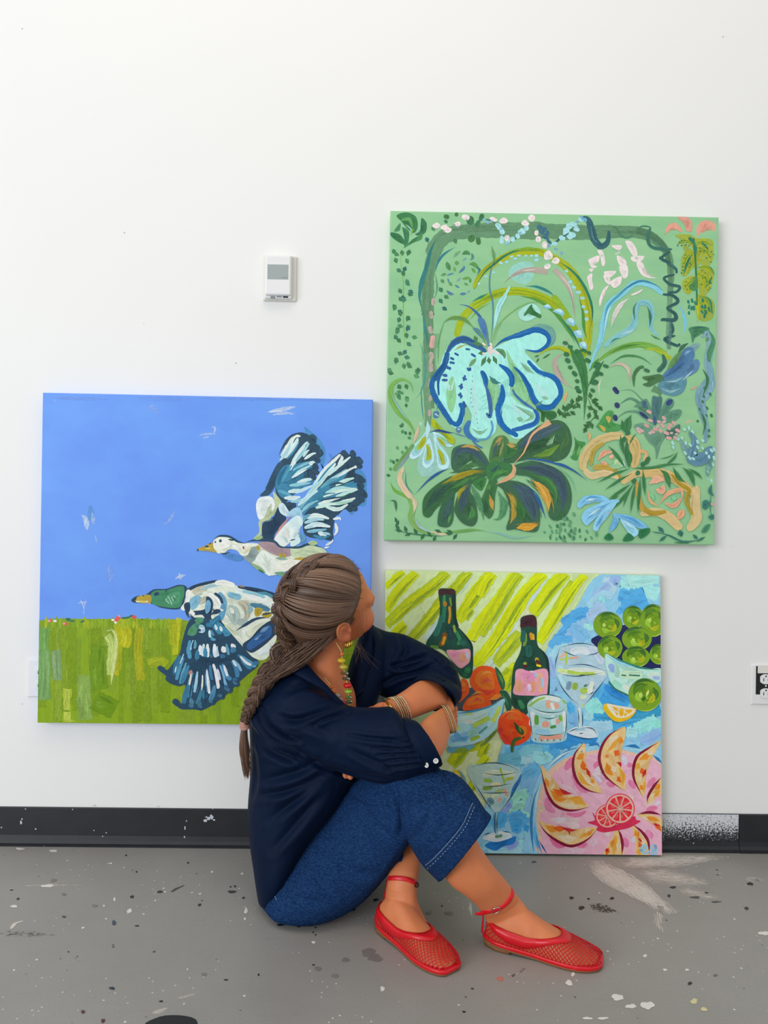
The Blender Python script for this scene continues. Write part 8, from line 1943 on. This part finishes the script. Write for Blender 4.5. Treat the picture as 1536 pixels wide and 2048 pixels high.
geo_obj('earring', eg_, M_GOLD, person)
# necklace of mixed beads
neck = empty('necklace', Wp(690, 1360, 1.80)); neck.parent = person; neck.matrix_parent_inverse = parent_inv(person)
def glass(name, c, alpha=.55, rough=.08):
    m, nt, b = new_mat(name, rough, .5)
    b.inputs['Base Color'].default_value = (*hx(c), 1); b.inputs['Transmission Weight'].default_value = alpha
    return m
NB = [(684, 1300, 4, '#5f8c7a', .7), (684, 1308, 9, '#c9703c', 1), (683, 1321, 17, '#d2b422', .62), (687, 1334, 17.5, '#b9a838', .62), (689, 1346, 18, 'glass#6a5420', .42), (692, 1357, 18, 'glass#5c4a22', .42), (695, 1371, 17.5, '#c8141c', .62), (697, 1383, 16, '#8fb02c', .62), (697, 1394, 15, 'glass#5a7a2c', .5), (699, 1403, 14, 'glass#3f5a30', .55)]
NB2 = [(664, 1374, 8, '#d8702c', 1), (669, 1383, 9, '#e0702c', .8), (677, 1391, 9, '#9fb0b4', .8), (684, 1399, 8, '#c98c9c', .8), (690, 1406, 8, '#e0506c', .7), (697, 1411, 9, '#b9a02c', .6)]
bm_mats = {}
def bead(px, py, w, c, fl, d, ang):
    if c not in bm_mats: bm_mats[c] = glass('clear_bead' + c[-6:], c[5:]) if c.startswith('glass') else plain('bead_' + c[1:], c, .15, .5)
    r = w / 2 * d / F_PX
    ca, sa = math.cos(ang), math.sin(ang)
    ax, up = nRt * ca - nUp * sa, nRt * sa + nUp * ca
    M3 = np.stack([ax, up, nFw], 1)
    V, F = icos(r, Wp(px, py, d), 3, (1, fl, 1), M3)
    mesh_obj('bead', V, F, bm_mats[c], neck, True)
for (x, y, w, c, fl) in NB: bead(x, y, w, c, fl, 1.795, .12)
for (x, y, w, c, fl) in NB2: bead(x, y, w, c, fl, 1.80, .8)
geo_obj('cord', tube([Wp(x, y, 1.795) for x, y in ((672, 1285), (682, 1302), (685, 1322), (690, 1350), (695, 1371), (698, 1395), (700, 1410))], .0010, 6, 5), plain('yellow_cord', '#d8c86a', .6), neck)
geo_obj('cord', tube([Wp(x, y, 1.80) for x, y in ((650, 1356), (664, 1374), (677, 1391), (690, 1406), (700, 1412))], .0010, 6, 5), bpy.data.materials['yellow_cord'], neck)
bvb = BVHTree.FromPolygons([tuple(v) for v in mesh_np(me_body)[0]], [tuple(p.vertices) for p in me_body.polygons])
mp = on_surface(bvb, 625, 1320.5, 0.0)
if mp is not None:
    V, F = icos(.0022, mp, 2, (1, 1, .5), np.stack([nRt, nUp, nFw], 1)); mesh_obj('mole', V, F, plain('mole_brown', '#5a2c22', .6), body_o, True)

# ------------------------------------------------------------------ red mesh flats
M_RED = plain('red_leather', '#d80f1e', 0.33, 0.5, 0, .06, 80)
M_NET = plain('red_net', '#d2141f', 0.45, 0.4)
M_SOLE = plain('tan_sole', '#8a5f3c', 0.6, 0.3, 0, .12, 90)
UT = 0.158
def a_top(u):
    S_ = np.array(Foot.SEC)
    h = np.interp(u, S_[:, 0], S_[:, 2])
    zt = np.interp(u, [0, .02, .05, .085], [.043, .042, .039, .036])
    a0 = np.arcsin(np.clip(zt / h, 0, 1) ** (1 / .85))
    x = np.clip((u - 0.085) / (UT - 0.085), 0, 1)
    a1 = np.minimum(a0, 0.80 + 10 * np.clip(.03 - u, 0, 1) * 4)
    return a1 + (math.pi / 2 - a1) * (1 - np.sqrt(np.clip(1 - x ** 2.4, 0, 1)))
def make_shoe(ft):
    root = bpy.data.objects.new('shoe', None); root.empty_display_size = .03
    root.location = ft.H; link(root, person)
    # topline band
    us = np.concatenate([np.linspace(.006, .085, 20), .085 + (UT - .085) * np.sin(np.linspace(.06, math.pi / 2, 30))])
    half = [(u, a_top(u)) for u in us]
    path = half + [(u, math.pi - a) for u, a in half[::-1][1:]]
    path = [(0.0, math.pi * .5 + (math.pi * .5 - a_top(0.0)) * 0.0)] and path
    inner = [ft.P(np.array(u), np.array(a), .0022) for u, a in path]
    def drop(u, a, w):
        # move down the side by w metres, or towards the toe at the throat
        x = float(np.clip((u - 0.10) / (UT - 0.10), 0, 1)) ** 3
        da = w / 0.055 * (1 - x)
        return (u + w * x * 1.35, a - da if a <= math.pi / 2 else a + da)
    outer = [drop(u, a, .0165) for u, a in path]
    op = [ft.P(np.array(u), np.array(a), .0026) for u, a in outer]
    V = []; F = []; n = len(path)
    for off_, sc in ((0, 0), (1, 0)):
        pass
    mids = [ft.P(np.array((u + v) / 2), np.array((a + b) / 2), .0032) for (u, a), (v, b) in zip(path, outer)]
    back = [ft.P(np.array(u), np.array(a), .0002) for u, a in path]; back2 = [ft.P(np.array(u), np.array(a), .0004) for u, a in outer]
    rows = [back, inner, mids, op, back2]
    for r in rows: V += r
    for k in range(5):
        k2 = (k + 1) % 5
        for i in range(n):
            i2 = (i + 1) % n
            F.append((k * n + i, k * n + i2, k2 * n + i2, k2 * n + i))
    mesh_obj('topline_band', V, F, M_RED, root, True)
    # net
    g = Geo()
    def Q(u):
        a = np.linspace(0, math.pi, 60); P = ft.P(np.full(60, u), a); L_ = np.concatenate([[0], np.cumsum(np.linalg.norm(np.diff(P, axis=0), axis=1))])
        return a, L_
    tab_u = np.linspace(0, .2385, 80); tabs = [Q(u) for u in tab_u]
    def a_of(u, q):
        k = min(79, max(0, int(round(u / .2385 * 79)))); a, L_ = tabs[k]
        return np.interp(q, L_, a), L_[-1]
    for sg in (-1, 1):
        for c0 in np.arange(-.20, .44, .0086):
            run = []
            for q in np.arange(0, .19, .0014):
                u = c0 + sg * q * 0.95 if sg > 0 else c0 - q * 0.95
                ok = 0.0 <= u <= .2385
                if ok:
                    a, tot = a_of(u, q); ok = q <= tot
                    if ok:
                        at_ = float(a_top(u)) - .20 if u < UT + .012 else 9
                        if u < UT + .012 and at_ < a < math.pi - at_: ok = False
                if ok: run.append(ft.P(np.array(u), np.array(a), .0016))
                if (not ok or q > .188) and run:
                    if len(run) > 3: g.add(*tube(np.array(run)[::2], 0.00100, 4, 2, smooth=False))
                    run = []
    geo_obj('mesh_upper', g, M_NET, root)
    # red rand round the sole, tan sole and heel
    def outline(off, n=80):
        us_ = np.concatenate([np.linspace(.2385, .0, 40)])
        R_ = [ft.P(np.array(u), np.array(0.02), off) for u in us_] + [ft.P(np.array(u), np.array(math.pi - 0.02), off) for u in us_[::-1]]
        return np.array(R_)
    O1 = outline(.0024)
    z0 = np.array([ft.prof(u)[3] for u in np.concatenate([np.linspace(.2385, 0, 40), np.linspace(0, .2385, 40)])])
    rv = []
    for zz, k in ((.0075, 1.0), (.0055, 1.012), (.0015, 1.012), (-.001, .99)):
        P = O1.copy(); cc_ = P.mean(0); P[:, :2] = cc_[:2] + (P[:, :2] - cc_[:2]) * k; P[:, 2] = z0 + zz - .001; rv.append(P)
    geo_obj('rand', rings_to_geo(rv, .0, .0), M_RED, root)
    sv_ = []
    for zz, k in ((-.0012, 1.0), (-.003, 1.0), (-.0052, .985)):
        P = O1.copy(); cc_ = P.mean(0); P[:, :2] = cc_[:2] + (P[:, :2] - cc_[:2]) * k; P[:, 2] = np.maximum(z0 + zz, .0006 + .0002 * (k < .99)); sv_.append(P)
    geo_obj('sole', rings_to_geo(sv_, .0, .0), M_SOLE, root)
    hp = []
    us_ = np.concatenate([np.linspace(.058, 0, 14)])
    top = np.array([ft.P(np.array(u), np.array(.02), .0015) for u in us_] + [ft.P(np.array(u), np.array(math.pi - .02), .0015) for u in us_[::-1]])
    for zz, k in ((.0125, 1.0), (.006, .99), (.0006, .965)):
        P = top.copy(); cc_ = P.mean(0); P[:, :2] = cc_[:2] + (P[:, :2] - cc_[:2]) * k; P[:, 2] = zz if zz < .012 else np.array([ft.prof(u)[3] for u in np.concatenate([us_, us_[::-1]])]) - .004; hp.append(P)
    geo_obj('heel', rings_to_geo(hp, .0, .0), M_SOLE, root)
    return root
shoeR, shoeL = make_shoe(footR), make_shoe(footL)
shoeR['label'] = 'red mesh flat on the right foot with silver strap buckle'; shoeL['label'] = 'red mesh flat on the left foot pointing at the viewer'
def flat_loop(ring, w, th):
    """leather strap of width w standing on the loop"""
    P = np.asarray(ring); m = len(P)
    T = np.roll(P, -1, 0) - np.roll(P, 1, 0); T /= np.linalg.norm(T, axis=1)[:, None]
    c = P.mean(0); N = P - c; N -= T * (N * T).sum(1)[:, None]; N /= np.linalg.norm(N, axis=1)[:, None]; B = np.cross(T, N)
    pr = [(-th, -w), (th * .4, -w), (th, -w * .6), (th, w * .6), (th * .4, w), (-th, w)]
    V = np.concatenate([P[i] + np.array([a * N[i] + b * B[i] for a, b in pr]) for i in range(m)]); k = len(pr)
    F = [(i * k + q, i * k + (q + 1) % k, ((i + 1) % m) * k + (q + 1) % k, ((i + 1) % m) * k + q) for i in range(m) for q in range(k)]
    return V, F
def strap_loop(near, far_d):
    P = []
    S_ = spline([np.array(p, float) for p in pp(near)], 5)
    for (x, y) in S_:
        q = on_surface(bvb, x, y, .0022)
        P.append(q if q is not None else None)
    ok = [i for i, q in enumerate(P) if q is not None and (q - nCAM) @ nFw < far_d - .01]
    a, b = ok[0], ok[-1]
    P = [P[i] for i in ok]
    A, B = P[-1], P[0]; dA, dB = (A - nCAM) @ nFw, (B - nCAM) @ nFw
    iA, iB = to_img([A])[0], to_img([B])[0]
    for t in np.linspace(0, 1, 12)[1:-1]:
        x, y = iA[:2] * (1 - t) + iB[:2] * t
        ins = (np.array([(iA[0] + iB[0]) / 2, (iA[1] + iB[1]) / 2]) - np.array([x, y]))
        d = (dA * (1 - t) + dB * t) + (far_d - max(dA, dB)) * math.sin(math.pi * t) ** .6
        P.append(Wp(x + ins[0] * -.02, y + ins[1] * -.02, d))
    return np.array(P)
geo_obj('ankle_strap', flat_loop(strap_loop('1016,1764 1023,1774 1025,1786 1018,1801 1005,1813 990,1820 976,1823 962,1824', 1.70), .0046, .0016), M_RED, shoeR)
geo_obj('ankle_strap', flat_loop(strap_loop('775,1757 788,1756 806,1757 822,1761 834,1767', 1.77), .0046, .0016), M_RED, shoeL)
def on_skin(x, y, off=.004, d=1.64):
    q = on_surface(bvb, x, y, off); return q if q is not None else Wp(x, y, d)
stR = tube([on_skin(984, 1822), on_skin(970, 1825), Wp(961, 1827, 1.645), Wp(951, 1828, 1.65)], (.0042, .0046, .0045, .003), 8, 4, flat=.35, nrm=-nFw)
geo_obj('strap_tail', stR, M_RED, shoeR)
M_STEEL = plain('steel_buckle', '#c9c4bc', .25, .5, 1.0)
bk = [on_skin(x, y, .0055) for x, y in ((985, 1823), (987, 1818), (997, 1815), (1000.5, 1817), (999, 1822), (989, 1827))]
geo_obj('buckle', loop_tube(np.array(spline(bk, 4, True)), .0011, 8), M_STEEL, shoeR)
geo_obj('buckle', loop_tube(np.array(spline([on_skin(x, y, .004, 1.70) for x, y in ((831, 1766), (836, 1767), (836, 1773), (831, 1773))], 4, True)), .0014, 8), plain('dark_buckle', '#2a2626', .3, .5, .6), shoeL)
geo_obj('heel_tab', tube([Wp(966, 1822, 1.668), Wp(966, 1840, 1.676), Wp(964, 1862, 1.684)], (.005, .006, .008), 8, 4, flat=.3, nrm=-nRt), M_RED, shoeR)
geo_obj('heel_tab', tube([Wp(773, 1762, 1.742), Wp(770, 1785, 1.752), Wp(764, 1812, 1.757)], (.004, .005, .007), 8, 4, flat=.3, nrm=-nRt), M_RED, shoeL)
